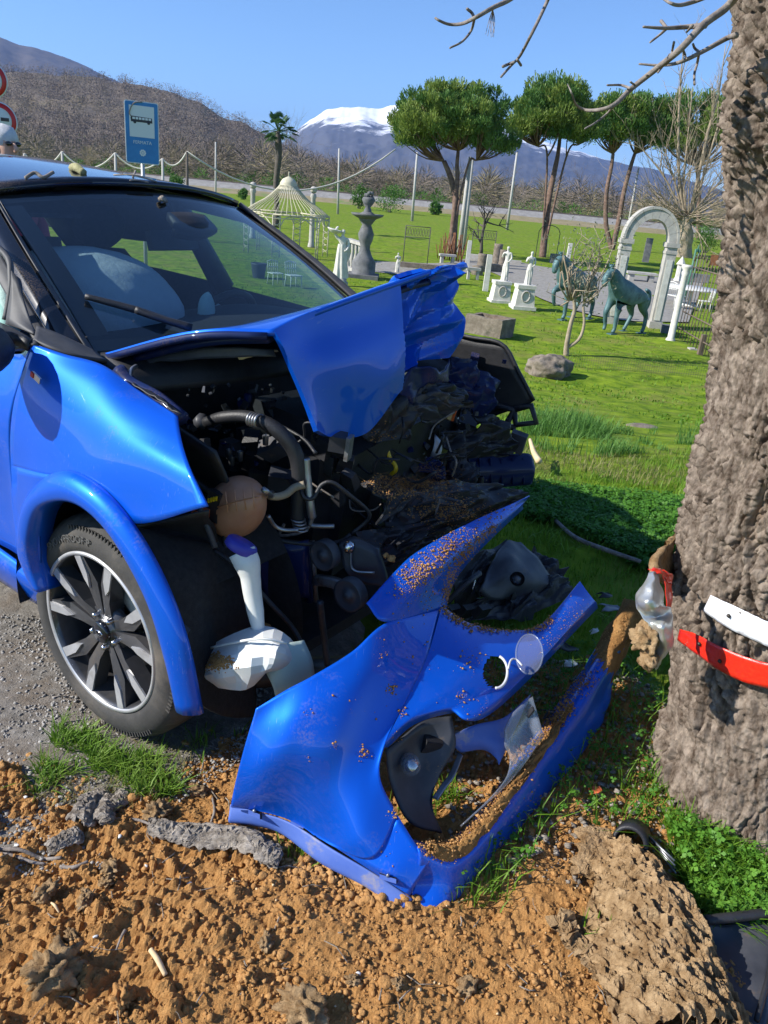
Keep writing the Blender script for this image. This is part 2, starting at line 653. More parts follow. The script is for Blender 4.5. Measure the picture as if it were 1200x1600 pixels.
M['orange'] = mat('orange_rubber', (0.62, 0.13, 0.035), (0.5, 0.1, 0.03), rough=0.6, scale=20)
M['filter'] = mat('paper_air_filter', (0.46, 0.33, 0.16), (0.38, 0.26, 0.12), rough=0.9, scale=20)
M['tan'] = mat('tan_hose_rubber', (0.30, 0.25, 0.17), (0.22, 0.18, 0.12), rough=0.6, scale=20)
M['soil'] = mat('orange_brown_soil', (0.37, 0.178, 0.056), (0.62, 0.335, 0.122), rough=0.95, scale=34, detail=12, bump=1.0, bscale=210, bdist=0.010, lo=0.3, hi=0.70, c3=(0.28, 0.165, 0.075), s3=2.2, t3=(0.55, 0.75), spec=0.15)
M['crumb'] = mat('soil_crumbs', (0.38, 0.185, 0.06), (0.62, 0.345, 0.135), rough=0.95, scale=9, bump=0.7, bscale=90, spec=0.15)
M['gravel'] = mat('grey_gravel_ground', (0.15, 0.135, 0.115), (0.30, 0.275, 0.24), rough=0.95, scale=22, detail=10, bump=0.9, bscale=90, bdist=0.012, c3=(0.17, 0.12, 0.075), s3=1.6, t3=(0.5, 0.68))
M['stonechip'] = mat('gravel_stones', (0.20, 0.185, 0.165), (0.42, 0.40, 0.37), rough=0.9, scale=11, detail=4, bump=0.4)
M['lawn'] = mat('lawn_ground', (0.065, 0.13, 0.008), (0.22, 0.31, 0.02), rough=0.9, scale=4.0, detail=14, bump=0.6, bscale=60, c3=(0.20, 0.20, 0.05), s3=1.1, t3=(0.48, 0.70), spec=0.1)
M['bark'] = mat('furrowed_grey_bark', (0.08, 0.056, 0.040), (0.345, 0.28, 0.222), rough=0.95, scale=38, detail=10, bump=0.9, bscale=110, bdist=0.01, stretch=(1, 1, 0.45), c3=(0.27, 0.165, 0.09), s3=3.2, t3=(0.60, 0.78), spec=0.15)
M['barkpiece'] = mat('torn_bark', (0.20, 0.165, 0.13), (0.52, 0.46, 0.39), rough=0.95, scale=60, bump=1.0, bscale=60, stretch=(0.4, 1, 1), spec=0.15)
M['rawwood'] = mat('rotten_tan_wood', (0.24, 0.14, 0.062), (0.56, 0.385, 0.21), rough=0.95, scale=26, detail=12, bump=1.0, bscale=130, bdist=0.012, spec=0.15)
M['palewood'] = mat('pale_split_wood', (0.60, 0.44, 0.24), (0.72, 0.56, 0.34), rough=0.8, scale=18)
M['twig'] = mat('grey_brown_twig', (0.14, 0.115, 0.10), (0.30, 0.26, 0.225), rough=0.85, scale=30, bump=0.4)
M['grass'] = leafmat('grass_blades', (0.085, 0.20, 0.012), (0.19, 0.325, 0.028), scale=1.2)
M['drygrass'] = leafmat('dry_grass_blades', (0.17, 0.19, 0.055), (0.30, 0.27, 0.11), scale=1.5)
M['clover'] = leafmat('clover_leaves', (0.045, 0.16, 0.014), (0.11, 0.27, 0.03), scale=2.5)
# ================================================================== SETTING
def fbm(x, y, z, o=4):
    return mn.fractal(Vector((x, y, z)), 1.0, 2.0, o)

# ---- ground sheet reaching the horizon
xs = np.concatenate([-np.geomspace(9000, 9, 40), np.linspace(-8.8, 12.8, 150), np.geomspace(13, 9000, 40)])
ys = np.concatenate([np.linspace(-40, -3, 12), np.linspace(-2.8, 26, 190), np.geomspace(27, 12000, 60)])
XX, YY = np.meshgrid(xs, ys, indexing='ij')
ZZ = tz(XX, YY)
for i in range(len(xs)):
    if abs(xs[i]) > 40: continue
    for j in range(len(ys)):
        if -3 < ys[j] < 60:
            near = 1.0 if (ys[j] > 3.2) else 0.35
            ZZ[i, j] += near * 0.035 * fbm(xs[i] * 0.9, ys[j] * 0.9, 0.0, 4) - (0.03 if ys[j] < 3.4 else 0)
gd = MB().surf(np.stack([XX, YY, ZZ], -1)).build('ground', M['lawn'])
struct(gd)

def polymask(poly, X, Y):
    """signed distance to a closed outline, positive inside"""
    P = np.asarray(poly)[:, :2]
    d = np.full(X.shape, 1e9)
    ins = np.zeros(X.shape, bool)
    for a, b in zip(P, np.roll(P, -1, 0)):
        e = b - a
        t = np.clip(((X - a[0]) * e[0] + (Y - a[1]) * e[1]) / (e @ e), 0, 1)
        d = np.minimum(d, np.hypot(X - a[0] - t * e[0], Y - a[1] - t * e[1]))
        c = ((a[1] > Y) != (b[1] > Y)) & (X < (b[0] - a[0]) * (Y - a[1]) / (b[1] - a[1] + 1e-12) + a[0])
        ins ^= c
    return np.where(ins, d, -d)

# ---- torn-up soil in the foreground
soil_poly = [atz(*p)[:2] for p in [(-260, 1190), (40, 1190), (100, 1232), (230, 1222), (300, 1165), (420, 1110), (540, 1050), (680, 1020), (800, 1030), (930, 1010), (1020, 1060), (1080, 1200), (1180, 1330), (1350, 1420)]] + [(1.75, .9), (1.75, -0.3), (-1.6, -0.3)]
SNX, SNY, SX0, SX1, SY0, SY1 = 560, 430, -1.45, 1.55, .40, 2.75
sx = np.linspace(SX0, SX1, SNX)
sy = np.linspace(SY0, SY1, SNY)
SX, SY = np.meshgrid(sx, sy, indexing='ij')
smask = polymask(soil_poly, SX, SY)
SZ = 0.018 * fb(SX * 2.2, SY * 2.2, 3, 4) + 0.012 * fb(SX * 9, SY * 9, 3, 9) + 0.004 * fb(SX * 40, SY * 40, 3, 2)
dens = np.clip(.5 + .9 * fb(SX * 3, SY * 3, 2, 33), 0, 1)
for q, (cs, hh) in enumerate(((.075, .020), (.036, .0125), (.018, .0065))):
    wx, wy = fb(SX * 20, SY * 20, 2, 40 + q) * .25, fb(SX * 20, SY * 20, 2, 50 + q) * .25
    f1, f2, ci = vor(SX / cs + wx, SY / cs + wy, 60 + q)
    rad = .12 + .36 * ci
    SZ += hh * (ci > .42 - .35 * dens) * np.sqrt(np.clip(1 - (f1 / rad) ** 2, 0, 1)) * (.4 + ci) * dens
SZ += .0022 * fb(SX * 130, SY * 130, 2, 71) + .004 * np.abs(fb(SX * 55, SY * 55, 3, 72))
wob = vn(SX * 5, SY * 5, 3) * 0.05
mk = sstep((smask + wob + 0.06) / 0.14)
edge = np.minimum(np.minimum(SX - SX0, SX1 - SX), np.minimum(SY - SY0 + .05, SY1 - SY))
mk = np.where(edge < .03, np.minimum(mk, np.where(SY < SY0 + .2, mk, 0)), mk)
SZ = -0.085 + mk * (0.092 + SZ)
so = MB().surf(np.stack([SX, SY, SZ], -1)).build('soil', M['soil'], smooth=False)
struct(so)
def soil_z(x, y):
    i = int(np.clip(round((x - SX0) / (SX1 - SX0) * (SNX - 1)), 0, SNX - 1))
    j = int(np.clip(round((y - SY0) / (SY1 - SY0) * (SNY - 1)), 0, SNY - 1))
    return max(SZ[i, j], -.03)

# ---- gravel verge under and beside the car
grav_poly = [(-0.62, 1.38), (-0.50, 1.62), (-0.2, 2.0), (0.0, 2.6), (-0.4, 3.3), (-2.2, 4.9), (-9, 9), (-14, 4), (-9, 0.5), (-2.0, 1.15), (-1.0, 1.30)]
gx = np.linspace(-9.5, 0.2, 240)
gx = np.concatenate([np.linspace(-9.5, -2.2, 40), np.linspace(-2.17, 0.2, 200)])
gy = np.concatenate([np.linspace(0.6, 2.6, 180), np.linspace(2.65, 6.5, 50)])
GX, GY = np.meshgrid(gx, gy, indexing='ij')
gm = polymask(grav_poly, GX, GY)
GZ = np.array([[0.008 * mn.fractal(Vector((x * 3, y * 3, 3)), 1, 2, 3) + 0.004 * mn.noise(Vector((x * 40, y * 40, 0))) for y in gy] for x in gx])
gw = np.array([[mn.noise(Vector((x * 4, y * 4, 7))) for y in gy] for x in gx]) * 0.06
GZ = tz(GX, GY) - 0.07 + sstep((gm + gw + 0.05) / 0.12) * (0.074 + GZ)
struct(MB().surf(np.stack([GX, GY, GZ], -1)).build('gravel_verge', M['gravel']))

# ---- gravel path in the garden (pale strip between the statues)
M['pathgrey'] = mat('pale_grey_path', (0.20, 0.185, 0.16), (0.30, 0.285, 0.255), rough=0.95, scale=5, bump=0.3, c3=(0.28, 0.25, 0.2), s3=1.0)
pp = [G(*p) for p in [(560, 424), (690, 434), (760, 424), (850, 470), (960, 500), (1075, 505)]]
pq = [G(*p) for p in [(560, 408), (690, 412), (760, 400), (850, 418), (960, 428), (1100, 440)]]
gp = grid([pp, pq], 4, 40)
gp[..., 2] += 0.03
struct(MB().surf(gp).build('garden_path', M['pathgrey']))

# ---- railway embankment
M['ballast'] = mat('railway_ballast', (0.20, 0.19, 0.18), (0.29, 0.28, 0.265), rough=0.95, scale=1.5, detail=10, bump=0.4, bscale=3)
M['drybank'] = mat('dry_bank', (0.20, 0.17, 0.085), (0.27, 0.22, 0.13), rough=0.95, scale=0.7, detail=8, c3=(0.13, 0.20, 0.05), s3=0.25)
M['railsteel'] = mat('rail_steel', (0.18, 0.14, 0.12), rough=0.6, metal=0.6)
xx = np.linspace(-170, 170, 120)
prof = [(113.5, -1.1), (116, -0.55), (117.0, -0.45)]
ctrl = np.array([[(x, y + 1.2 * mn.noise(Vector((x * .05, y, 0))), z + 0.12 * mn.noise(Vector((x * .2, y, 3)))) for x in xx] for y, z in prof])
struct(MB().surf(ctrl).build('grass_bank', M['drybank']))
prof = [(116.6, -0.7), (118.6, 0.22), (122.5, 0.26), (124.5, -0.9)]
ctrl = np.array([[(x, y, z + 0.06 * mn.noise(Vector((x * .4, y, 3)))) for x in xx] for y, z in prof])
emb = struct(MB().surf(ctrl).build('railway_embankment', M['ballast']))
for yy in (119.6, 121.1):
    MB().box((0, yy, 0.36), (340, 0.09, 0.16)).build('rail', M['railsteel'], emb, smooth=False)

# ---- hills and mountains
def range_mesh(name, sil, D, depth, m, base=-2.0, rows=40, step=6, rough=0.08, pw=1.15, seed=0.0, wob=0.0):
    xs_ = np.arange(sil[0][0], sil[-1][0] + 1, step)
    yy_ = np.interp(xs_, [p[0] for p in sil], [p[1] for p in sil])
    Gd = np.zeros((rows + 8, len(xs_), 3))
    for j, (px, py) in enumerate(zip(xs_, yy_)):
        py = py + wob * mn.fractal(Vector((px * 0.03, seed, 0)), 1, 2, 4)
        P = aty(px, py, D)
        d = ray(px, py)
        kx = P[0] / D
        zr = P[2]
        for i in range(rows + 8):
            t = i / (rows - 1)
            if t <= 1:
                Y = D - depth * (1 - t)
                z = base + (zr - base) * t ** pw
            else:
                Y = D + depth * (t - 1)
                z = base + (zr - base) * (1 - (t - 1) * 1.6)
            fade = math.sin(min(t, 1.0) * math.pi) ** 0.5 if 0 < t < 1 else 0
            n = mn.ridged_multi_fractal(Vector((kx * 14 + seed, Y / D * 14, 0)), 1.0, 2.1, 5, 1.0, 2.0) - 1.0
            n2 = mn.fractal(Vector((kx * 60 + seed, Y / D * 60, 2)), 1.0, 2.0, 3)
            z += fade * (zr - base) * (rough * n + rough * 0.35 * n2)
            Gd[i, j] = (kx * Y, Y, z)
    o = MB().surf(Gd).build(name, m)
    struct(o)
    return Gd, o

M['snowrock'] = bpy.data.materials.new('snowy_mountain_slopes')
m = M['snowrock']
m.use_nodes = True
t = m.node_tree
b = t.nodes['Principled BSDF']
b.inputs['Roughness'].default_value = 0.8
ge = t.nodes.new('ShaderNodeNewGeometry')
sp = t.nodes.new('ShaderNodeSeparateXYZ')
t.links.new(ge.outputs['Position'], sp.inputs[0])
ns = t.nodes.new('ShaderNodeTexNoise')
ns.inputs['Scale'].default_value = 0.006
ns.inputs['Detail'].default_value = 9
ns.inputs['Roughness'].default_value = 0.65
t.links.new(ge.outputs['Position'], ns.inputs['Vector'])
ma = t.nodes.new('ShaderNodeMath')
ma.operation = 'MULTIPLY_ADD'
ma.inputs[1].default_value = 330.0
t.links.new(ns.outputs['Fac'], ma.inputs[0])
t.links.new(sp.outputs['Z'], ma.inputs[2])
mr = t.nodes.new('ShaderNodeMapRange')
mr.inputs['From Min'].default_value = 455
mr.inputs['From Max'].default_value = 505
t.links.new(ma.outputs[0], mr.inputs[0])
mx = t.nodes.new('ShaderNodeMix')
mx.data_type = 'RGBA'
mx.inputs[6].default_value = (0.085, 0.085, 0.09, 1)
mx.inputs[7].default_value = (0.86, 0.88, 0.92, 1)
t.links.new(mr.outputs[0], mx.inputs[0])
t.links.new(mx.outputs[2], b.inputs['Base Color'])
SNOW = m
range_mesh('snowy_mountain', [(340, 275), (380, 262), (430, 236), (470, 198), (485, 186), (510, 173), (535, 167), (562, 167), (590, 170), (620, 165), (700, 172), (760, 186), (800, 205), (850, 222), (950, 250), (1040, 270), (1120, 296), (1230, 335), (1500, 370)], 5600, 2600, SNOW, rough=0.05, step=3, rows=70, wob=3.0, pw=1.1)
M['farforest'] = mat('distant_brown_forest', (0.06, 0.052, 0.045), (0.11, 0.092, 0.075), rough=0.95, scale=0.02, detail=10, c3=(0.55, 0.56, 0.58), s3=0.004, t3=(0.66, 0.72))
range_mesh('blue_mountain', [(-420, -30), (-200, 5), (0, 58), (30, 70), (55, 75), (85, 84), (110, 92), (140, 106), (178, 125), (230, 150), (300, 190), (420, 250)], 3400, 1500, M['farforest'], rough=0.05, step=5, seed=3, wob=2.0)
M['hillfloor'] = mat('leaf_litter_hillside', (0.085, 0.068, 0.05), (0.15, 0.118, 0.082), rough=0.95, scale=0.05, detail=8, c3=(0.24, 0.21, 0.13), s3=0.018, t3=(0.6, 0.72))
HILL, _ = range_mesh('wooded_hill', [(-500, 70), (-200, 96), (0, 112), (60, 114), (150, 122), (200, 130), (260, 141), (310, 160), (340, 178), (380, 194), (420, 213), (470, 242), (520, 261), (600, 281), (760, 299), (900, 320)], 620, 330, M['hillfloor'], rough=0.04, step=8, rows=30, seed=9, wob=4.0)

def feather(P, h, wdt, n, r, up=0.15, fl=1.0, fw=1.0):
    """twiggy crown: n thin random slivers filling a rounded volume (V, F quads)"""
    th = r.uniform(0, 2 * np.pi, n)
    u = r.normal(size=(n, 3))
    u /= np.linalg.norm(u, axis=1)[:, None]
    rad = r.uniform(0.15, 1, n) ** 0.5
    c = u * rad[:, None] * np.array([wdt / 2, wdt / 2, h * 0.45]) + np.array([0, 0, h * 0.55])
    dirv = u * np.array([1, 1, 0.6]) + np.array([0, 0, up])
    dirv /= np.linalg.norm(dirv, axis=1)[:, None]
    side = np.cross(dirv, r.normal(size=(n, 3)))
    side /= np.linalg.norm(side, axis=1)[:, None] + 1e-9
    ln = fl * h * r.uniform(0.05, 0.13, n)[:, None]
    ww = fw * h * r.uniform(0.006, 0.022, n)[:, None]
    a = c - dirv * ln - side * ww
    bb = c - dirv * ln + side * ww
    cc = c + dirv * ln + side * ww * 0.5
    dd = c + dirv * ln - side * ww * 0.5
    return np.stack([a, bb, cc, dd], 1) + np.asarray(P)

def feathers(name, spots, m, label, cat, n=56, kind='stuff', seed=1, fl=.55, fw=.9):
    r = np.random.default_rng(seed)
    Q = np.concatenate([feather(P, h, wd, n, r, .15, fl, fw) for P, h, wd in spots])
    o = rawmesh(name, Q.reshape(-1, 3), np.arange(len(Q) * 4).reshape(-1, 4), m)
    return stuff(o, label, cat)

M['wood_a'] = mat('bare_grey_brown_wood', (0.135, 0.105, 0.085), (0.215, 0.175, 0.14), rough=0.95, scale=0.03, detail=3)
M['wood_b'] = mat('bare_tan_wood', (0.19, 0.155, 0.09), (0.26, 0.215, 0.125), rough=0.95, scale=0.05)
M['evergreen_far'] = mat('far_evergreen', (0.02, 0.045, 0.018), (0.04, 0.085, 0.025), rough=0.95, scale=0.1)
r = np.random.default_rng(11)
sa, sb, se = [], [], []
nr, nc = 30, HILL.shape[1]
for k in range(6800):
    i = r.uniform(0.0, 29.0)
    j = r.uniform(0, nc - 1.01)
    i0, j0 = int(i), int(j)
    P = HILL[i0, j0] * (1 - (i - i0)) + HILL[min(i0 + 1, 29), j0] * (i - i0)
    P = P + (HILL[i0, j0 + 1] - HILL[i0, j0]) * (j - j0)
    h = r.uniform(4.5, 9.5)
    q = mn.noise(Vector(P) * 0.02)
    u = r.uniform()
    if q > 0.18 and u < 0.5: sb.append((P - [0, 0, 1], h, h * 0.9))
    elif u > 0.94: se.append((P - [0, 0, 1], h * 0.9, h * 0.7))
    else: sa.append((P - [0, 0, 1], h, h * 0.85))
feathers('hillside_wood', sa, M['wood_a'], 'bare grey-brown woodland covering the hill on the left', 'wood', seed=2)
feathers('hillside_tan_wood', sb, M['wood_b'], 'lighter tan bare woodland among the grey wood on the hill', 'wood', seed=3)
feathers('hillside_evergreens', se, M['evergreen_far'], 'scattered dark evergreens in the woodland on the hill', 'wood', seed=4, n=34)

# ---- haze over the valley
hv = bpy.data.materials.new('valley_haze')
hv.use_nodes = True
t = hv.node_tree
t.nodes.clear()
o_ = t.nodes.new('ShaderNodeOutputMaterial')
pv = t.nodes.new('ShaderNodeVolumePrincipled')
pv.inputs['Color'].default_value = (0.22, 0.44, 1.0, 1)
pv.inputs['Density'].default_value = 8.0e-5
pv.inputs['Anisotropy'].default_value = 0.2
t.links.new(pv.outputs[0], o_.inputs['Volume'])
hz = MB().box((0, 5900, 398), (24000, 12400, 804)).build('haze', hv, smooth=False)
stuff(hz, 'thin blue haze over the valley and far mountains', 'haze')
# ================================================================== CRASHED CAR
car = thing('crashed_car', 'bright blue hatchback with black roof, its front end smashed in and open', 'car', CO, rz=PSI)

def KP(lst):
    """list of (px, py, y) -> car points"""
    return [K(a, b, y=c) for a, b, c in lst]

def mir(P):
    P = np.array(P, float)
    P[..., 1] *= -1
    return P

# ---- windscreen and cabin frame (car space, symmetric)
WB, WT = np.array([-0.27, -0.66, 1.055]), np.array([-0.93, -0.535, 1.425])
def ws_grid(n=16, mrows=12):
    Gd = np.zeros((mrows, n, 3))
    for i in range(mrows):
        t = i / (mrows - 1)
        P = WB * (1 - t) + WT * t
        for j in range(n):
            s = -1 + 2 * j / (n - 1)
            bul = (1 - s * s)
            Gd[i, j] = (P[0] + 0.13 * bul * (1 - t) + 0.09 * bul * t, P[1] * -s, P[2] + 0.01 * bul + 0.035 * bul * t + 0.015 * math.sin(t * math.pi))
    return Gd[:, ::-1]
wsg = ws_grid()
ws = MB().surf(wsg).build('windscreen', M['wsglass'], car)
# black ceramic band round the glass
band = MB()
ins = wsg + np.array([-0.006, 0, -0.006])
def ringsel(a, b, c, d):
    band.surf(ins[a:b, c:d])
M['ceramic'] = mat('black_glass_band', (0.008, 0.009, 0.012), rough=0.3)
fine = ws_grid(60, 48) + np.array([-0.006, 0, -0.005])
band.surf(fine[44:48, :]); band.surf(fine[0:4, :]); band.surf(fine[4:44, 0:4]); band.surf(fine[4:44, 56:60])
band.build('glass_band', M['ceramic'], ws)

# ---- roof
def roof_grid(n=18, mrows=22):
    Gd = np.zeros((mrows, n, 3))
    for i in range(mrows):
        t = i / (mrows - 1)
        x0 = -0.93 - 1.75 * t
        ze = 1.427 + 0.052 * math.sin(min(t * 1.5, 1) * math.pi / 2) - 0.07 * max(0, t - 0.45) ** 1.3
        hw = 0.535 + 0.035 * math.sin(t * math.pi) - 0.03 * t
        for j in range(n):
            s = -1 + 2 * j / (n - 1)
            bul = 1 - abs(s) ** 2.4
            Gd[i, j] = (x0 + 0.09 * (1 - s * s) * (1 - t) ** 3, hw * s, ze + 0.052 * bul)
    return Gd
rg = roof_grid()
roof = MB().surf(rg, 0.02).build('roof', M['blackgloss'], car)
# side rails of the roof, rolled over towards the doors
for sgn in (-1, 1):
    e = rg[:, 0 if sgn < 0 else -1]
    o2 = e + np.array([0, sgn * 0.045, -0.02])
    o3 = e + np.array([0, sgn * 0.075, -0.065])
    MB().surf(np.stack([e, o2, o3]), 0.012 * sgn).build('roof_rail', M['blackgloss'], car)

# ---- A-pillars: glass trim strip, gloss panel, window frame
def pillar(sgn):
    def S(p): return np.array([p[0], sgn * -p[1], p[2]]) if sgn > 0 else np.array(p)
    b0, b1 = S(WB + [-0.0, -0.002, 0.0]), S(WT + [0, -0.002, 0.002])
    b2, b3 = S(WB + [0.0, -0.028, 0.012]), S(WT + [-0.01, -0.012, 0.006])
    b4, b5 = S(WB + [-0.035, -0.085, -0.02]), S(WT + [-0.06, -0.052, -0.012])
    b6, b7 = S(WB + [-0.07, -0.115, -0.02]), S(WT + [-0.09, -0.08, -0.05])
    def strip(a, b, c, d, name, m, bulge=0.006, w=5):
        mid0, mid1 = (a + c) / 2, (b + d) / 2
        nrm = np.array([0.3, sgn * 0.8, 0.5])
        rows = [[a, mid0 + nrm * bulge, c], [(a + b) / 2 + nrm * 0.016, (mid0 + mid1) / 2 + nrm * (bulge + 0.016), (c + d) / 2 + nrm * 0.016], [b, mid1 + nrm * bulge, d]]
        MB().patch(rows, 14, 8, 0.012).build(name, m, car)
    strip(b0, b1, b2, b3, 'windscreen_trim', M['rubber'], 0.008)
    strip(b2 + [0, 0, -0.004], b3 + [0, 0, -.004], b4, b5, 'pillar_panel', M['blackgloss'], 0.012)
    strip(b4 + [0, 0, -0.003], b5, b6, b7, 'window_frame', M['rubber'], 0.004)
pillar(-1)
pillar(1)
# plastic foot of the pillar and cowl corner
MB().patch([KP([(57, 508, -.775), (85, 518, -.755), (112, 530, -.72), (150, 548, -.665)]),
            KP([(55, 520, -.81), (84, 535, -.79), (120, 545, -.745), (158, 556, -.68)]),
            KP([(52, 530, -.835), (84, 543, -.815), (125, 556, -.77), (168, 562, -.69)])], 10, 16, 0.01).build('pillar_foot', M['rubber'], car)
# scuttle panel along the bottom of the glass
MB().patch([[WB + [0.0, 0, -0.004], (-.15, -.33, 1.062), (-.13, 0, 1.065), (-.15, .33, 1.062), WB * [1, -1, 1]],
            [WB + [0.09, -0.02, -0.035], (-.05, -.33, 1.03), (-.03, 0, 1.03), (-.05, .33, 1.03), WB * [1, -1, 1] + [0.09, 0, -0.035]],
            [WB + [0.12, -0.02, -0.10], (-.02, -.33, .97), (0, 0, .97), (-.02, .33, .97), WB * [1, -1, 1] + [0.12, 0, -0.10]]], 8, 24, 0.01).build('scuttle_panel', M['blackplastic'], car)

# ---- right front door with window, quarter light and mirror
dr = MB()
dr.patch([[(-1.35, -.80, 1.09), (-.8, -.825, 1.065), (-.40, -.838, 1.045), K(51, 537, y=-.842)],
          [(-1.35, -.86, .95), (-.8, -.885, .94), (-.42, -.885, .93), K(21, 627, y=-.888)],
          [(-1.35, -.87, .78), (-.8, -.89, .78), (-.43, -.90, .79), K(15, 690, y=-.90)],
          [(-1.35, -.84, .60), (-.8, -.865, .60), (-.43, -.885, .62), K(24, 800, y=-.90)],
          [(-1.35, -.86, .42), (-.8, -.875, .42), (-.45, -.88, .44), K(36, 876, y=-.89)]], 22, 22, 0.012)
door = dr.build('door', M['paint_dirty'], car)
MB().patch([[(-1.35, -.835, 1.095), (-.8, -.845, 1.07), (-.42, -.85, 1.052), K(62, 541, y=-.838)],
            [(-1.35, -.815, 1.115), (-.8, -.822, 1.09), (-.42, -.828, 1.072), K(57, 533, y=-.82)]], 4, 14, 0.012).build('window_seal', M['rubber'], door)
# window glass and the grey corner piece that carries the mirror
MB().patch([[(-1.35, -.81, 1.10), (-.9, -.815, 1.085), (-.52, -.815, 1.075)], [(-1.35, -.62, 1.40), (-1.12, -.64, 1.37), (-1.0, -.65, 1.33)]], 8, 8).build('side_window', M['sideglass'], door)
MB().patch([KP([(12, 508, -.81), (35, 516, -.81), (56, 526, -.81)]), KP([(18, 462, -.775), (36, 490, -.78), (52, 512, -.785)]), KP([(20, 425, -.745), (26, 432, -.745), (30, 445, -.75)])], 8, 8, 0.008).build('quarter_panel', M['rubber'], door)
MB().tube([K(8, 500, y=-.79), K(14, 470, y=-.77), K(17, 430, y=-.745), K(6, 395, y=-.72), (-.85, -.70, 1.34)], 0.010, 6, 20).build('window_channel', M['rubber'], door)
mirror = MB().blob(K(-48, 548, y=-1.0), (0.075, 0.115, 0.075), 0.06, 1.0, 3, 4).build('door_mirror', M['blackplastic'], door)
MB().patch([KP([(-4, 502, -.82), (20, 512, -.83), (52, 530, -.83)]), KP([(-2, 520, -.92), (22, 520, -.86), (46, 532, -.85)])], 6, 6, 0.03).build('mirror_arm', M['blackplastic'], mirror)
# side airbag hanging inside the door window
MB().patch([[(-1.4, -.70, 1.40), (-1.05, -.69, 1.36), (-.84, -.69, 1.28)], [(-1.4, -.70, 1.2), (-1.0, -.66, 1.2), (-.68, -.70, 1.17)], [(-1.4, -.71, 1.0), (-1.0, -.71, 1.0), (-.60, -.735, 1.05)]], 14, 14, 0.05, 0.012, 9).build('side_airbag', M['greenwhite'], car)

# ---- right front wing
fd = MB()
fd.patch([KP([(52, 537, -.842), (100, 553, -.82), (160, 570, -.79), (215, 608, -.775), (278, 650, -.785)]),
          KP([(38, 575, -.868), (95, 588, -.855), (155, 602, -.835), (217, 632, -.815), (280, 668, -.81)]),
          KP([(22, 628, -.890), (90, 642, -.890), (150, 652, -.878), (222, 676, -.862), (287, 702, -.85)]),
          KP([(16, 680, -.902), (80, 698, -.912), (150, 712, -.908), (235, 732, -.898), (302, 745, -.885)]),
          KP([(17, 730, -.905), (62, 742, -.925), (125, 756, -.928), (205, 817, -.922), (323, 791, -.905)])], 28, 36, 0.006)
fd.patch([KP([(17, 727, -.905), (62, 739, -.927), (100, 745, -.928)]), KP([(22, 800, -.903), (45, 790, -.925), (62, 790, -.926)]), KP([(36, 880, -.893), (44, 880, -.915), (62, 880, -.92)])], 12, 8, 0.006)
wing = fd.build('front_wing', M['paint'], car)
# torn black edge along the wing's top
ed = MB()
ed.patch([KP([(205, 598, -.765), (230, 615, -.765), (255, 630, -.772), (281, 650, -.778)]), KP([(208, 600, -.74), (232, 612, -.745), (257, 627, -.75), (282, 645, -.76)])], 5, 14, 0.004, 0.006, 40)
ed.build('torn_edge', M['blackplastic'], wing)
bd = MB().box((0, 0, 0), (0.036, 0.005, 0.017), rotm(0, R(22), 0))
bpos = K(57, 590, y=-.893)
M['badgered'] = mat('red_badge_enamel', (0.5, 0.02, 0.02), rough=0.3)
bo = bd.build('badge', M['chrome'], wing, smooth=False)
bo.location = bpos
b2 = MB().box((-0.014, -0.002, 0.005), (0.012, 0.005, 0.014), rotm(0, R(22), 0)).build('badge_flash', M['badgered'], bo, smooth=False)

# ---- wheel-arch flare
fo = cr(KP([(57, 912, -.915), (37, 886, -.925), (27, 845, -.932), (40, 778, -.935), (90, 737, -.935), (145, 757, -.935), (200, 815, -.935), (250, 900, -.935), (288, 1000, -.935), (313, 1117, -.925)]), 60)
fi = cr(KP([(62, 926, -.935), (50, 888, -.94), (44, 845, -.95), (57, 797, -.956), (95, 783, -.958), (135, 799, -.958), (180, 850, -.957), (228, 940, -.955), (256, 1030, -.952), (274, 1110, -.945)]), 60)
mid = fo * 0.5 + fi * 0.5 + np.array([0, -0.016, 0])
ret = fi + np.array([0, 0.07, 0]) + (fi - fo) * 0.12
fl = MB().surf(np.stack([fo + [0, .012, 0], fo, fo * .8 + fi * .2 + [0, -.010, 0], mid, fo * .15 + fi * .85 + [0, -.008, 0], fi, ret]), 0.004)
flare = fl.build('wheel_arch_flare', M['paint_dirty'], wing)
cl = MB()
for px, py in [(252, 905), (262, 935), (288, 985), (292, 1020)]:
    cl.box(K(px, py, y=-.90), (0.02, 0.02, 0.012), rotm(.3, .5, .2))
cl.build('fixing_clips', M['darkplastic'], flare, smooth=False)['kind'] = 'stuff'
# sill
MB().patch([[(-1.5, -.86, .45), (-.9, -.875, .45), K(35, 882, y=-.885), K(66, 905, y=-.885)], [(-1.5, -.885, .37), (-.9, -.895, .37), K(30, 905, y=-.90), K(66, 930, y=-.895)], [(-1.5, -.83, .27), (-.9, -.84, .27), K(25, 925, y=-.86), K(66, 948, y=-.86)]], 8, 20, 0.01).build('sill', M['paint_dirty'], car)

# ---- wheel-arch liner
ln = MB()
ln.lathe([(0.385, -0.90), (0.39, -0.70), (0.40, -0.48)], 40, 'y', (0, 0, .338), R(35), R(188))
ln.lathe([(0.40, -0.48), (0.10, -0.47)], 40, 'y', (0, 0, .338), R(-20), R(190))
ln.build('arch_liner', M['felt'], car)
MB().patch([KP([(205, 822, -.90), (270, 838, -.80), (330, 850, -.70), (385, 872, -.60)]), KP([(250, 900, -.915), (300, 905, -.83), (350, 910, -.71), (395, 930, -.58)]),
            KP([(285, 1000, -.915), (315, 1000, -.84), (355, 1000, -.72), (400, 1010, -.58)]), KP([(308, 1095, -.90), (330, 1110, -.84), (360, 1120, -.74), (400, 1120, -.6)])], 20, 20, 0.006, 0.006, 6).build('liner_front', M['felt'], car)

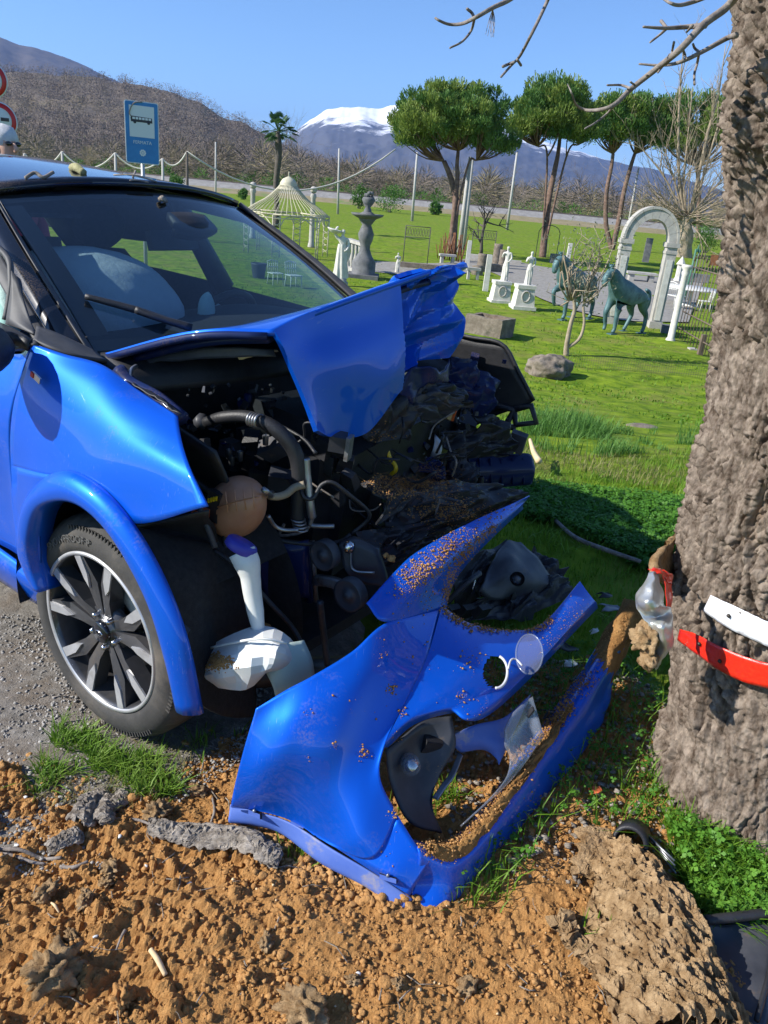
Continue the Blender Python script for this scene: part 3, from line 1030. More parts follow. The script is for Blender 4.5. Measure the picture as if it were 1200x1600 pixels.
# ---- front right wheel
wheel = thing('wheel', None, None, (0, 0, 0))
wheel.parent = car
wheel.location = (0, -.885, .338)
del wheel['base']
NT = 144
prof = [(.238, .005), (.246, -.006), (.262, -.012), (.285, -.010), (.305, -.003), (.318, .008), (.327, .020), (.334, .034), (.336, .06), (.337, .108), (.336, .156), (.334, .182), (.325, .20), (.30, .22), (.26, .222), (.238, .21)]
V, F = [], []
for k in range(NT):
    a = 2 * math.pi * k / NT
    for q, (rr, yy) in enumerate(prof):
        rr2 = rr
        if q in (7, 8, 10, 11) and k % 3 == 0: rr2 = rr - 0.006
        if q == 6 and k % 3 == 0: rr2 = rr - 0.004
        if q == 9: rr2 = rr - (0.007 if k % 3 == 1 else 0.0)
        V.append((rr2 * math.cos(a), yy, rr2 * math.sin(a)))
nq = len(prof)
for k in range(NT):
    k2 = (k + 1) % NT
    for q in range(nq - 1):
        F.append((k * nq + q, k2 * nq + q, k2 * nq + q + 1, k * nq + q + 1))
tyre = MB().add(V, F).build('tyre', M['tyre'], wheel, auto=40)
tr = MB()
for k in range(NT):                                  # raised shoulder ribs on the sidewall
    a = 2 * math.pi * k / NT
    if (k // 9) % 3 == 2: continue
    tr.box((.310 * math.cos(a), -.002, .310 * math.sin(a)), (.014, .004, .005), rotm(0, -a, 0))
tr.build('sidewall_ribs', M['tyre'], tyre, smooth=False)['kind'] = 'stuff'
def arc_text(txt, rad, a_mid, size, yoff, m, parent, name, flip=False):
    cu = bpy.data.curves.new('t', 'FONT')
    cu.body = txt
    cu.size = size
    cu.align_x = 'CENTER'
    cu.extrude = 0.0008
    to = bpy.data.objects.new('t', cu)
    COL.objects.link(to)
    dg = bpy.context.evaluated_depsgraph_get()
    dg.update()
    me = bpy.data.meshes.new_from_object(to.evaluated_get(dg))
    bpy.data.objects.remove(to)
    n = len(me.vertices)
    co = np.zeros(n * 3)
    me.vertices.foreach_get('co', co)
    co = co.reshape(-1, 3)
    ang = a_mid - co[:, 0] / rad
    rr = rad + co[:, 1]
    out = np.stack([rr * np.cos(ang), yoff - co[:, 2], rr * np.sin(ang)], 1)
    me.vertices.foreach_set('co', out.ravel())
    me.update()
    me.materials.clear()
    me.materials.append(m)
    ob = bpy.data.objects.new(name, me)
    COL.objects.link(ob)
    ob.parent = parent
    return ob
# looked at from outside (-y), +x runs to the right
arc_text('SNOWPROOF P', .272, R(112), .030, -.0140, M['tyretext'], tyre, 'lettering')
# rim: barrel, lip, five split spokes, hub, nuts
rim = MB().lathe([(.242, .0), (.238, -.006), (.230, -.004), (.226, .012), (.222, .05), (.215, .16), (.236, .20)], 72, 'y').build('rim', M['rimdark'], wheel)
MB().lathe([(.2425, -.002), (.2405, -.0085), (.232, -.0065), (.229, .0)], 96, 'y').build('rim_lip', M['rimcut'], rim)
def quad_prism(P, depth, M_=None):
    """front face polygon (x,z,y) swept back by depth"""
    P = np.asarray(P, float)
    n = len(P)
    B = P * [0.985, 0.985, 1] + [0, 0, depth]
    V_ = np.vstack([P, B])[:, [0, 2, 1]]
    F_ = [tuple(range(n))[::-1], tuple(range(n, 2 * n))] + [(i, (i + 1) % n, (i + 1) % n + n, i + n) for i in range(n)]
    return V_, F_
base_a = R(20)
for k in range(5):
    a = base_a + k * 2 * math.pi / 5
    ca, sa_ = math.cos(a), math.sin(a)
    def pl(r_, t_, y_):
        return (r_ * ca - t_ * sa_, r_ * sa_ + t_ * ca, y_)
    sp_ = MB()
    # root block flaring into two prongs
    for sg in (-1, 1):
        sp_.add(*quad_prism([pl(.045, sg * .002, .020), pl(.045, sg * .030, .022), pl(.10, sg * .038, .012), pl(.221, sg * .083, .0), pl(.230, sg * .050, -.001), pl(.150, sg * .008, .012)], .045))
    spoke = sp_.build('spoke', M['rimdark'], wheel, smooth=False)
    for sg in (-1, 1):
        fc = MB()
        fc.add(*quad_prism([pl(.128, sg * .036, .0035), pl(.150, sg * .055, .0025), pl(.2205, sg * .084, -.004), pl(.2300, sg * .056, -.0045), pl(.172, sg * .036, .0)], .006))
        fc.build('machined_face', M['rimcut'], spoke, smooth=False)
MB().lathe([(.0, .004), (.028, .004), (.033, .008), (.036, .018), (.075, .026), (.078, .05)], 40, 'y').build('hub', M['rimdark'], wheel)
cap = MB().lathe([(.0, -.003), (.030, -.002), (.034, .003), (.034, .012)], 32, 'y').build('centre_cap', M['blackgloss'], wheel)
MB().lathe([(.009, -.0045), (.0102, -.005), (.0108, -.003)], 28, 'y', rot=np.diag([1.5, 1, .75])).build('oval_emblem', M['chrome'], cap)
for k in range(5):
    a = base_a + R(36) + k * 2 * math.pi / 5
    MB().lathe([(.0, -.004), (.006, -.003), (.0085, .002), (.0095, .02)], 6, 'y', (.052 * math.cos(a), .006, .052 * math.sin(a))).build('lug_nut', M['chrome'], wheel)
brake = MB().lathe([(.06, .075), (.14, .075), (.14, .097), (.06, .097)], 40, 'y').build('brake_disc', M['steel'], wheel)
MB().lathe([(.09, .06), (.165, .06), (.165, .115), (.09, .115)], 14, 'y', (0, 0, 0), R(20), R(75)).build('brake_caliper', M['alu'], wheel)
MB().lathe([(.0, .13), (.20, .13), (.20, .19)], 30, 'y').build('back_plate', M['blackplastic'], wheel)

# ---- far side of the cabin, floor, rear
cab = MB()
cab.patch([[(-2.7, .80, .99), (-1.6, .84, .97), (-.8, .85, .95), (-.30, .82, .93)], [(-2.7, .84, .8), (-1.6, .86, .8), (-.8, .87, .8), (-.30, .87, .8)], [(-2.7, .82, .35), (-1.6, .85, .35), (-.8, .85, .35), (-.35, .85, .35)]], 10, 20, 0.03)
cab.build('far_door', M['paint'], car)
MB().patch([[(-2.7, .77, 1.07), (-1.6, .81, 1.05), (-.35, .79, 1.0)], [(-2.7, .74, .5), (-1.6, .75, .5), (-.35, .74, .5)]], 8, 10).build('far_door_lining', M['seat'], car)
def bar(name, a, b, r1, r2=None, m='blackplastic'):
    return MB().tube([a, b], [r1, r2 or r1], 8).build(name, M[m], car)
bar('centre_pillar', (-1.28, .79, 1.02), (-1.42, .61, 1.42), .055, .04)
bar('rear_pillar', (-2.25, .77, 1.03), (-2.5, .58, 1.40), .10, .08)
bar('centre_pillar', (-1.28, -.79, 1.02), (-1.42, -.61, 1.42), .055, .04)
bar('rear_pillar', (-2.25, -.77, 1.03), (-2.5, -.58, 1.40), .10, .08)
MB().patch([[(-1.4, .80, 1.03), (-.9, .81, 1.02), (-.42, .79, 1.0)], [(-1.45, .63, 1.38), (-1.1, .62, 1.38), (-.93, .60, 1.36)]], 5, 6).build('far_side_window', M['sideglass'], car)
MB().box((-2.6, 0, .72), (.1, 1.6, .66)).build('tailgate', M['paint'], car, smooth=False)
MB().box((-1.6, 0, .27), (2.4, 1.66, .06)).build('floor_pan', M['blackplastic'], car, smooth=False)
MB().box((-1.35, -.83, .7), (.05, .03, .7)).build('door_jamb', M['blackplastic'], car, smooth=False)
MB().patch([[(-2.6, -.82, 1.06), (-1.35, -.82, 1.07)], [(-2.6, -.88, .4), (-1.35, -.87, .4)]], 5, 5, .02).build('rear_door', M['paint'], car)

# ---- cabin interior
MB().patch([[(-2.6, .72, 1.20), (-2.0, .74, 1.20), (-1.46, .74, 1.22)], [(-2.6, .60, 1.42), (-2.0, .62, 1.43), (-1.44, .63, 1.43)]], 5, 8, .03).build('rear_quarter_lining', M['seat'], car)
MB().patch([[(-2.5, -.7, .5), (-2.4, 0, .5), (-2.5, .7, .5)], [(-2.62, -.7, 1.12), (-2.55, 0, 1.13), (-2.62, .7, 1.12)]], 6, 8, .1).build('rear_seat', M['seat'], car)
MB().patch([[(-2.6, -.58, 1.24), (-2.62, 0, 1.26), (-2.6, .58, 1.24)], [(-2.55, -.56, 1.44), (-2.56, 0, 1.46), (-2.55, .56, 1.44)]], 4, 8, .03).build('rear_header', M['seat'], car)
MB().patch([[(-.30, -.70, 1.00), (-.26, -.3, 1.03), (-.25, .3, 1.03), (-.30, .70, 1.00)], [(-.55, -.70, 1.0), (-.55, -.3, 1.035), (-.55, .3, 1.05), (-.55, .70, 1.0)], [(-.72, -.70, .95), (-.74, -.3, .97), (-.74, .3, 1.0), (-.72, .70, .95)], [(-.74, -.70, .6), (-.78, -.3, .6), (-.78, .3, .6), (-.74, .70, .6)]], 14, 20, .02).build('dashboard', M['seat'], car)
for sy_ in (.37, -.37):
    st = MB()
    st.patch([[(-1.52, sy_ - .25, .60), (-1.50, sy_, .60), (-1.52, sy_ + .25, .60)], [(-1.58, sy_ - .25, .85), (-1.53, sy_, .85), (-1.58, sy_ + .25, .85)], [(-1.64, sy_ - .22, 1.05), (-1.60, sy_, 1.06), (-1.64, sy_ + .22, 1.05)], [(-1.68, sy_ - .14, 1.17), (-1.66, sy_, 1.18), (-1.68, sy_ + .14, 1.17)]], 14, 12, -.12)
    seat = st.build('seat', M['seat'], car)
    MB().blob((-1.68, sy_, 1.27), (.06, .14, .10), .03, 1, 3, 2).build('head_rest', M['seat'], seat)
sw = MB()
ca_ = np.array([-.86, .37, .93])
n_ = np.array([-.88, 0, .48]); e1 = np.array([0, 1.0, 0]); e2 = np.cross(n_, e1)
sw.tube([ca_ + (e1 * math.cos(t_) + e2 * math.sin(t_)) * .185 for t_ in np.linspace(0, 2 * math.pi, 40)], .016, 8)
sw.tube([ca_ - e1 * .18, ca_, ca_ + e1 * .18], .02, 6)
swo = sw.build('steering_wheel', M['blackplastic'], car)
MB().blob(ca_ + np.array([-.05, 0, -.12]), (.05, .16, .22), .12, 1.5, 3, 9).build('deflated_airbag', M['airbag'], swo)
MB().blob((-.76, -.33, 1.08), (.27, .33, .19), .10, 1.1, 4, 5, rot=rotm(0, R(14), R(-10))).build('passenger_airbag', M['airbag'], car)
MB().blob((-.56, .02, 1.06), (.03, .035, .085), .1, 1, 3, 2).build('airbag_tail', M['greenwhite'], car)
mh = MB()
mh.patch([[(-.72, -.02, 1.405), (-.70, .06, 1.41), (-.72, .16, 1.40)], [(-.66, -.03, 1.36), (-.63, .06, 1.36), (-.66, .17, 1.35)], [(-.72, .0, 1.32), (-.70, .07, 1.31), (-.72, .15, 1.31)]], 8, 8, .03)
mh.build('sensor_housing', M['blackplastic'], car)
MB().box((-.80, .07, 1.30), (.03, .22, .07), rotm(0, R(-15), 0)).build('rear_view_mirror', M['blackplastic'], car, smooth=False)
MB().box((-.95, -.42, 1.39), (.13, .34, .015), rotm(0, R(18), 0)).build('sun_visor', M['seat'], car, smooth=False)

# ---- wiper lying on the outside of the glass
from mathutils.bvhtree import BVHTree
wsb = BVHTree.FromPolygons([Vector(c2w(v.co)) for v in ws.data.vertices], [tuple(p.vertices) for p in ws.data.polygons])
def wpt(px, py, off=.022):
    d = ray(px, py)
    h = wsb.ray_cast(Vector(CP), Vector(d).normalized(), 8)
    return w2c(np.array(h[0]) - d / np.linalg.norm(d) * off) if h[0] is not None else K(px, py, y=-.15)
wiper = MB().tube([wpt(212, 484, .03), wpt(236, 493, .035), wpt(258, 500, .035), wpt(300, 512, .04)], [.012, .011, .011, .014], 6, 14).build('wiper_arm', M['blackplastic'], car)
MB().tube([wpt(133, 463), wpt(175, 474), wpt(215, 485), wpt(262, 500)], [.009, .011, .012, .010], 6, 16).build('wiper_blade', M['blackplastic'], wiper)
# ---- buckled bonnet: rear half tilts up to a fold, front half hangs down
def crumple(Gd, wf, amp, sc, seed=0.0):
    for i in range(Gd.shape[0]):
        for j in range(Gd.shape[1]):
            p = Vector(Gd[i, j])
            k = wf(Gd[i, j])
            if k > 0:
                n = np.array(mn.noise_vector(p * sc + Vector((seed, 0, 0)))) + 0.55 * np.array(mn.noise_vector(p * sc * 2.3 + Vector((seed, 3, 0))))
                Gd[i, j] += n * amp * k
    return Gd
RIDGE = KP([(428, 516, -.50), (470, 494, -.38), (520, 474, -.25), (610, 442, 0), (680, 419, .2), (729, 411, .38)])
rearg = grid([[(-.27, -.64, 1.045), (-.22, -.47, 1.07), (-.2, -.3, 1.08), (-.18, 0, 1.10), (-.2, .3, 1.10), (-.27, .60, 1.06)],
              [K(300, 517, y=-.60), (.07, -.45, 1.165), (.06, -.28, 1.175), (.06, 0, 1.20), (.06, .22, 1.23), (.04, .5, 1.20)],
              RIDGE], 26, 44)
bonnet = MB().surf(rearg, 0.016).build('bonnet', M['paint'], car)
# inner skin of the rear half
MB().surf(rearg[2:24, 2:40] + np.array([0, 0, -.024]), 0.02).build('inner_frame', M['paint_inner'], bonnet)
MB().tube([rearg[i, 0] + np.array([0, 0, -.016]) for i in range(0, 26, 3)], .012, 6).build('bonnet_edge', M['paint_inner'], bonnet)
frontg = grid([RIDGE,
               KP([(441, 538, -.485), (480, 530, -.37), (525, 515, -.25), (612, 485, 0), (690, 450, .2), (729, 432, .385)]),
               KP([(456, 575, -.46), (497, 570, -.355), (545, 562, -.23), (618, 530, 0), (672, 500, .17), (722, 470, .37)]),
               KP([(480, 630, -.42), (510, 628, -.33), (556, 622, -.20), (616, 580, -.02), (655, 545, .13), (716, 512, .36)]),
               KP([(497, 673, -.40), (522, 683, -.30), (575, 676, -.14), (626, 612, .03), (660, 580, .14), (702, 560, .31)])], 60, 90)
def facet(Gd, wf, amp, nu, nv, seed, axis):
    """fold a sheet along the sharp creases of a coarse random lattice"""
    r_ = np.random.default_rng(seed)
    L_ = r_.uniform(-1, 1, (nu + 1, nv + 1))
    a_, b_ = Gd.shape[:2]
    for i in range(a_):
        for j in range(b_):
            k = wf(Gd[i, j])
            if k <= 0: continue
            u, v_ = i / (a_ - 1) * nu * .999, j / (b_ - 1) * nv * .999
            p, q = int(u), int(v_)
            fu, fv = u - p, v_ - q
            if fu + fv < 1: h = L_[p, q] * (1 - fu - fv) + L_[p + 1, q] * fu + L_[p, q + 1] * fv
            else: h = L_[p + 1, q + 1] * (fu + fv - 1) + L_[p + 1, q] * (1 - fv) + L_[p, q + 1] * (1 - fu)
            Gd[i, j] += np.asarray(axis) * (h * amp * k)
    return Gd
frontg = facet(frontg, lambda p: float(sstep((p[1] - .04) / .05)) * (1 - float(sstep((p[2] - 1.30) / .05))), .055, 6, 11, 5, (1, .15, .3))
frontg = facet(frontg, lambda p: float(sstep((p[1] - .04) / .05)) * (1 - float(sstep((p[2] - 1.30) / .05))), .006, 13, 21, 6, (1, .1, .2))
frontg = facet(frontg, lambda p: float(sstep((p[1] + .42) / .2)) * float(sstep((1.14 - p[2]) / .15)) * (1 - float(sstep((p[1] - .02) / .05))), .007, 4, 7, 8, (1, 0, .1))
for i in range(60):
    for j in range(90):
        y_ = frontg[i, j, 1]
        frontg[i, j, 0] -= 0.07 * float(sstep((y_ - .045) / .02)) * (1 - float(sstep((y_ - .20) / .14))) * min(1, i / 14)
MB().surf(frontg, 0.014).build('bonnet_front', M['paint'], bonnet, auto=14)
# torn lower lip of the bonnet
lip = grid([KP([(622, 612, .03), (640, 585, .06), (655, 575, .10), (690, 580, .2), (703, 560, .31)]), KP([(640, 640, .06), (652, 620, .10), (662, 600, .14), (695, 600, .22), (700, 580, .30)])], 8, 24)
MB().surf(crumple(lip, lambda p: 1, .012, 18), .006).build('torn_lip', M['paint_inner'], bonnet)
MB().patch([KP([(180, 560, -.60), (240, 548, -.55), (330, 545, -.5), (425, 545, -.42)]), KP([(200, 575, -.60), (250, 565, -.55), (330, 560, -.5), (430, 556, -.42)])], 5, 20, .008, .006, 20).build('cowl_seal', M['darkplastic'], car)
MB().patch([KP([(370, 558, -.45), (400, 550, -.42), (432, 545, -.40)]), KP([(372, 562, -.45), (402, 555, -.42), (434, 548, -.40)])], 4, 10, .006, .006, 40).build('torn_foam', M['palewood'], car)
MB().tube(KP([(213, 572, -.66), (205, 578, -.70), (203, 590, -.73)]), .006, 6, 8).build('bonnet_hinge', M['steel'], car)

# ---- engine bay shell
MB().box((-.30, 0, .66), (.03, 1.36, .72)).build('bulkhead', M['blackplastic'], car, smooth=False)
MB().patch([[(-.28, -.72, .98), (.0, -.70, .95), (.26, -.70, .90)], [(-.28, -.60, .80), (.0, -.60, .76), (.26, -.62, .72)], [(-.28, -.55, .45), (.0, -.52, .45), (.24, -.54, .45)]], 10, 12, .01).build('inner_wing', M['blackplastic'], car)
MB().patch([[(-.28, .72, .98), (.0, .70, .95), (.26, .70, .90)], [(-.28, .62, .80), (.0, .60, .76), (.26, .62, .72)], [(-.28, .6, .35), (.0, .6, .35), (.24, .6, .35)]], 10, 12, .01).build('inner_wing', M['blackplastic'], car)
MB().box((.02, 0, .26), (.75, 1.2, .04)).build('undertray', M['blackplastic'], car, smooth=False)
MB().tube(KP([(185, 578, -.73), (205, 600, -.73), (245, 622, -.735), (285, 655, -.74)]), .02, 8, 14).build('wing_rail', M['paint_inner'], car)
# dark lower structure seen through the gap
MB().patch([KP([(395, 855, -.50), (440, 850, -.45), (480, 845, -.40)]), KP([(400, 900, -.5), (440, 900, -.45), (482, 900, -.40)]), KP([(415, 935, -.48), (450, 935, -.44), (484, 935, -.40)])], 8, 8, .01, .008, 10).build('chassis_leg', M['paint_inner'], car)
MB().tube(KP([(478, 845, -.38), (480, 880, -.38), (484, 940, -.38)]), .012, 6).build('bracket_edge', M['paint_inner'], car)
MB().tube(KP([(488, 845, -.38), (490, 880, -.38), (494, 940, -.38)]), .008, 6).build('bracket_edge', M['steel'], car)

# ---- engine
eng = MB()
for c_, s_, rz_ in [((.08, -.05, .62), (.36, .52, .36), .05), ((.06, -.02, .83), (.30, .42, .10), -.08), ((.22, .10, .5), (.16, .3, .25), .2)]:
    eng.box(c_, s_, rotm(0, .05, rz_), .94)
engine = eng.build('engine', M['blackplastic'], car, smooth=False)
for (px, py, yy, rr) in [(505, 868, -.40, .046), (545, 930, -.42, .050), (470, 905, -.40, .022)]:
    c_ = K(px, py, y=yy)
    pu = MB().lathe([(.0, -.012), (rr * .25, -.012), (rr * .3, -.004), (rr * .6, 0), (rr * .85, -.006), (rr, -.008), (rr, .025)], 30, 'y', c_).build('pulley', M['darkplastic'], engine)
MB().patch([KP([(490, 900, -.40), (520, 905, -.41), (545, 918, -.41)]), KP([(490, 915, -.40), (520, 920, -.41), (540, 935, -.41)])], 5, 8, .02).build('tensioner_arm', M['alu'], engine)
MB().patch([KP([(530, 850, -.36), (560, 845, -.33), (590, 860, -.3)]), KP([(535, 880, -.36), (560, 890, -.33), (600, 900, -.3)]), KP([(545, 900, -.35), (570, 915, -.33), (600, 920, -.3)])], 8, 8, .03, .012, 16).build('engine_bracket', M['darkplastic'], engine)
MB().blob(K(545, 855, y=-.36), (.018, .018, .02), .2, 2, 3, 3).build('bolt_head', M['chrome'], engine)
MB().tube(KP([(548, 858, -.36), (552, 890, -.36), (585, 895, -.34)]), .004, 5, 14).build('thin_pipe', M['steel'], engine)
# ribbed engine covers
for q in range(7):
    MB().box(K(505 + 7 * q, 700 + 24 * (q % 4), y=-.27 + .02 * (q % 3)), (.05, .03, .06), rotm(.1 * q, .2, .3 * (q % 3)), .8).build('engine_cover', M['blackplastic'], engine, smooth=False)
MB().box(K(528, 690, y=-.28), (.05, .045, .05), rotm(.2, .1, .6)).build('relay_box', M['darkplastic'], engine, smooth=False)
MB().box(K(545, 700, y=-.27), (.012, .035, .075), rotm(.1, .1, .3)).build('grey_plate', M['alu'], engine, smooth=False)
for q, (px, py) in enumerate([(360, 700), (400, 720), (350, 735), (430, 700), (400, 690), (380, 740), (440, 750), (410, 750)]):
    MB().box(K(px, py, y=-.38 + .03 * (q % 3)), (.06 + .01 * (q % 3), .05, .05 + .012 * (q % 4)), rotm(.3 * q, .2 * q, .4 * q), .85).build('engine_unit', M['darkplastic'] if q % 3 == 0 else M['blackplastic'], engine, smooth=False)
for px, py in [(358, 712), (362, 722), (375, 715), (415, 690)]:
    MB().lathe([(0, -.012), (.008, -.01), (.01, .02)], 8, 'z', K(px, py, y=-.42)).build('bolt', M['steel'], engine)

def hose(name, pts, r_, m, n=8, res=28):
    return MB().tube(KP(pts), r_, n, res).build(name, M[m], car)
hose('intake_hose', [(322, 660, -.52), (350, 652, -.52), (390, 652, -.5), (430, 670, -.47), (460, 705, -.44), (468, 750, -.43), (464, 800, -.43), (468, 828, -.42)], [.016, .018, .018, .021, .022, .022, .021, .018], 'blackplastic', 10, 40)
for q in range(4):
    MB().lathe([(.018, -.003), (.0215, -.002), (.0215, .002), (.018, .003)], 16, 'x', K(393 + 4 * q, 655 + q, y=-.5)).build('hose_cuff', M['steel'], car)
    MB().lathe([(.018, -.003), (.0215, -.002), (.0215, .002), (.018, .003)], 16, 'z', K(466 + 1.5 * q, 812 + 5 * q, y=-.43)).build('hose_cuff', M['steel'], car)
MB().tube(KP([(318, 655, -.52), (312, 662, -.52)]), .022, 8).build('hose_end', M['darkplastic'], car)
hose('heater_hose', [(416, 772, -.56), (430, 776, -.54), (447, 772, -.5), (460, 762, -.47), (476, 757, -.45)], .011, 'tan')
MB().lathe([(.013, -.005), (.014, 0), (.013, .005)], 14, 'x', K(424, 774, y=-.55)).build('hose_clip', M['steel'], car)
hose('coolant_pipe', [(478, 716, -.42), (479, 735, -.42), (481, 755, -.42), (485, 790, -.42), (488, 808, -.41)], .012, 'steel')
hose('coolant_pipe', [(488, 808, -.41), (486, 820, -.41), (500, 822, -.40), (522, 822, -.38)], .007, 'steel')
hose('thin_pipe', [(419, 806, -.55), (430, 822, -.52), (445, 828, -.5), (466, 828, -.48)], .006, 'steel')
hose('cable', [(470, 765, -.44), (476, 778, -.44), (490, 778, -.42), (502, 758, -.40), (520, 754, -.38), (548, 775, -.34), (576, 800, -.28), (572, 815, -.27), (548, 835, -.3)], .006, 'blackplastic')
hose('cable', [(548, 835, -.3), (535, 845, -.32), (510, 850, -.36), (460, 848, -.42), (400, 838, -.5)], .008, 'blackplastic')
hose('wiring_loom', [(280, 735, -.70), (310, 755, -.68), (335, 775, -.67), (350, 800, -.66), (352, 850, -.66), (355, 880, -.66)], .008, 'blackplastic')
hose('wiring_loom', [(335, 860, -.70), (370, 885, -.68), (420, 940, -.62), (460, 985, -.58), (485, 1040, -.6)], .007, 'blackplastic')
hose('wiring_loom', [(380, 905, -.68), (392, 945, -.68), (402, 985, -.70), (415, 1012, -.72), (440, 1022, -.70)], .005, 'blackplastic')
MB().tube(KP([(436, 1020, -.71), (462, 1012, -.69)]), .012, 6).build('plug', M['darkplastic'], car)
rl = np.random.default_rng(5)
for q in range(26):                                             # loose cables in the crushed nose
    x0, y0 = rl.uniform(440, 720), rl.uniform(660, 830)
    yy = -.42 + (x0 - 440) / 280 * .65
    p = [(x0, y0, yy)]
    for k in range(3):
        p.append((p[-1][0] + rl.uniform(-10, 36), p[-1][1] + rl.uniform(-26, 26), p[-1][2] + rl.uniform(-.04, .06)))
    hose('cable', p, rl.uniform(.0025, .006), 'blackplastic' if q % 4 else 'twig', 5, 14)
# tie rod, crossmember
hose('crossmember', [(345, 1060, -.62), (450, 1050, -.5), (560, 1040, -.2), (650, 1020, .1)], .04, 'blackplastic', 8, 10)
hose('track_rod', [(500, 940, -.45), (505, 985, -.42), (512, 1040, -.4)], .01, 'darkplastic')

# ---- coolant tank
tk = K(369, 793, y=-.62)
tank = MB().blob(tk, (.078, .074, .102), .04, 0.9, 4, 7, rot=rotm(0, R(38), 0)).build('coolant_tank', M['amberplastic'], car)
rb = MB()
for q in range(4):
    a_ = K(352 + 14 * q, 768 - 2 * q, y=-.698)
    rb.tube([a_, K(356 + 14 * q, 800 - 2 * q, y=-.698)], .0022, 5)
rb.tube(KP([(340, 792, -.696), (375, 782, -.70), (408, 775, -.685)]), .0022, 5, 10)
rb.build('moulded_ribs', M['amberplastic'], tank)['kind'] = 'stuff'
MB().tube(KP([(412, 765, -.62), (424, 774, -.57)]), .008, 8).build('tank_spout', M['steel'], tank)
fuse = MB().box(K(335, 790, y=-.685), (.045, .02, .085), rotm(0, .15, .1), .9).build('fuse_box', M['blackplastic'], car, smooth=False)
for q in range(4):
    MB().box(K(326 + 4 * q, 782 - q, y=-.70), (.004, .004, .012), rotm(0, .15, .1)).build('yellow_mark', M['yellow'], fuse, smooth=False)
MB().box(K(315, 802, y=-.70), (.05, .03, .04), rotm(.2, .1, 0)).build('indicator_lamp', M['orange'], car, smooth=False)
MB().patch([KP([(215, 822, -.86), (270, 812, -.82), (325, 800, -.78)]), KP([(225, 835, -.82), (275, 828, -.77), (330, 818, -.72)]), KP([(285, 850, -.76), (310, 848, -.72), (345, 852, -.66)])], 8, 14, .006, .01, 14).build('wing_support', M['blackplastic'], car)
hose('support_strut', [(312, 795, -.73), (325, 825, -.72), (336, 855, -.71)], .008, 'darkplastic')

# ---- washer bottle: neck, cap, burst tank
neck = MB().tube(KP([(378, 862, -.735), (386, 880, -.735), (391, 900, -.735), (394, 925, -.735), (399, 955, -.735), (404, 985, -.74)]), [.035, .034, .026, .024, .022, .016], 14, 30).build('washer_neck', M['whiteplastic'], car)
MB().lathe([(.0, .012), (.038, .012), (.042, .006), (.042, -.010), (.036, -.014)], 28, 'z', K(377, 853, y=-.735), rot=rotm(R(-25), R(15), 0)).build('washer_cap', M['violetcap'], neck)
wt = grid([KP([(306, 1020, -.80), (345, 1000, -.77), (400, 978, -.74), (445, 990, -.70), (470, 1020, -.66)]),
           KP([(309, 1038, -.83), (350, 1025, -.83), (400, 1010, -.81), (440, 1015, -.77), (465, 1035, -.70)]),
           KP([(322, 1058, -.84), (360, 1050, -.85), (400, 1045, -.83), (430, 1040, -.79), (455, 1045, -.72)]),
           KP([(345, 1074, -.82), (368, 1078, -.82), (392, 1075, -.81), (420, 1050, -.78), (440, 1050, -.73)])], 9, 12)
MB().surf(facet(wt, lambda p: 1, .018, 5, 7, 3, (.3, -1, .5)), .012).build('washer_tank', M['whiteplastic'], car, auto=12)
MB().tube(KP([(330, 1012, -.815), (370, 1003, -.815), (410, 998, -.80), (448, 1005, -.755)]), .0035, 6, 16).build('tank_seam', M['whiteplastic'], car)
M['greenishplastic'] = mat('milky_green_plastic', (0.42, 0.52, 0.47), (0.5, 0.58, 0.52), rough=0.4, scale=8, sss=0.2)
wt2 = grid([KP([(412, 1045, -.77), (440, 1010, -.74), (475, 1000, -.68)]), KP([(425, 1070, -.77), (450, 1050, -.745), (488, 1030, -.68)]), KP([(432, 1094, -.75), (460, 1078, -.73), (492, 1058, -.68)])], 12, 12)
MB().surf(wt2, .01).build('washer_tank_side', M['greenishplastic'], car)

# ---- crushed nose
wl = grid([KP([(690, 515, .74), (735, 528, .76), (785, 538, .78)]), KP([(690, 590, .76), (745, 590, .78), (808, 582, .80)]), KP([(690, 640, .77), (750, 645, .79), (834, 625, .82)]), KP([(690, 700, .76), (735, 670, .79), (800, 638, .81)])], 14, 14)
MB().surf(wl, .008).build('left_wing_inside', M['blackplastic'], car)
for px, py, s_ in [(742, 558, .035), (788, 565, .016)]:
    MB().box(K(px, py, y=.755), (s_, .004, s_), rotm(0, .1, .15)).build('wing_opening', M['paint_inner'], car, smooth=False)
hose('wing_flange', [(690, 516, .74), (735, 527, .755), (785, 538, .775), (810, 580, .79), (834, 626, .815)], .008, 'blackplastic', 6, 16)
hl = MB()
hl.tube(KP([(803, 640, .80), (830, 634, .81), (838, 660, .81), (806, 664, .80), (803, 640, .80)]), .014, 6)
hl.tube(KP([(775, 635, .78), (803, 640, .80), (790, 665, .79), (806, 668, .80)]), .018, 6)
hl.build('lamp_bracket', M['blackplastic'], car)
ab = MB()
p0, p1 = K(706, 728, y=.50), K(832, 728, y=.82)
dv = (p1 - p0)
for q in range(1):
    g_ = grid([[K(700, 715, y=.50), K(760, 712, y=.65), K(822, 708, y=.80), K(834, 718, y=.83)], [K(702, 735, y=.47), K(760, 735, y=.62), K(824, 732, y=.77), K(836, 735, y=.80)], [K(705, 758, y=.48), K(760, 762, y=.63), K(822, 758, y=.78), K(832, 755, y=.81)]], 10, 24)
    ab.surf(g_, .05)
beam = ab.build('impact_beam', M['paint_inner'], car)
for q in range(6):
    px = 732 + 17 * q
    MB().tube([K(px, 716, y=.565 + .042 * q), K(px + 1, 757, y=.55 + .042 * q)], .006, 5).build('beam_rib', M['paint_inner'], beam)
MB().box(K(808, 690, y=.74), (.07, .05, .075), rotm(.1, .2, .3), .9).build('lamp_unit', M['darkplastic'], car, smooth=False)
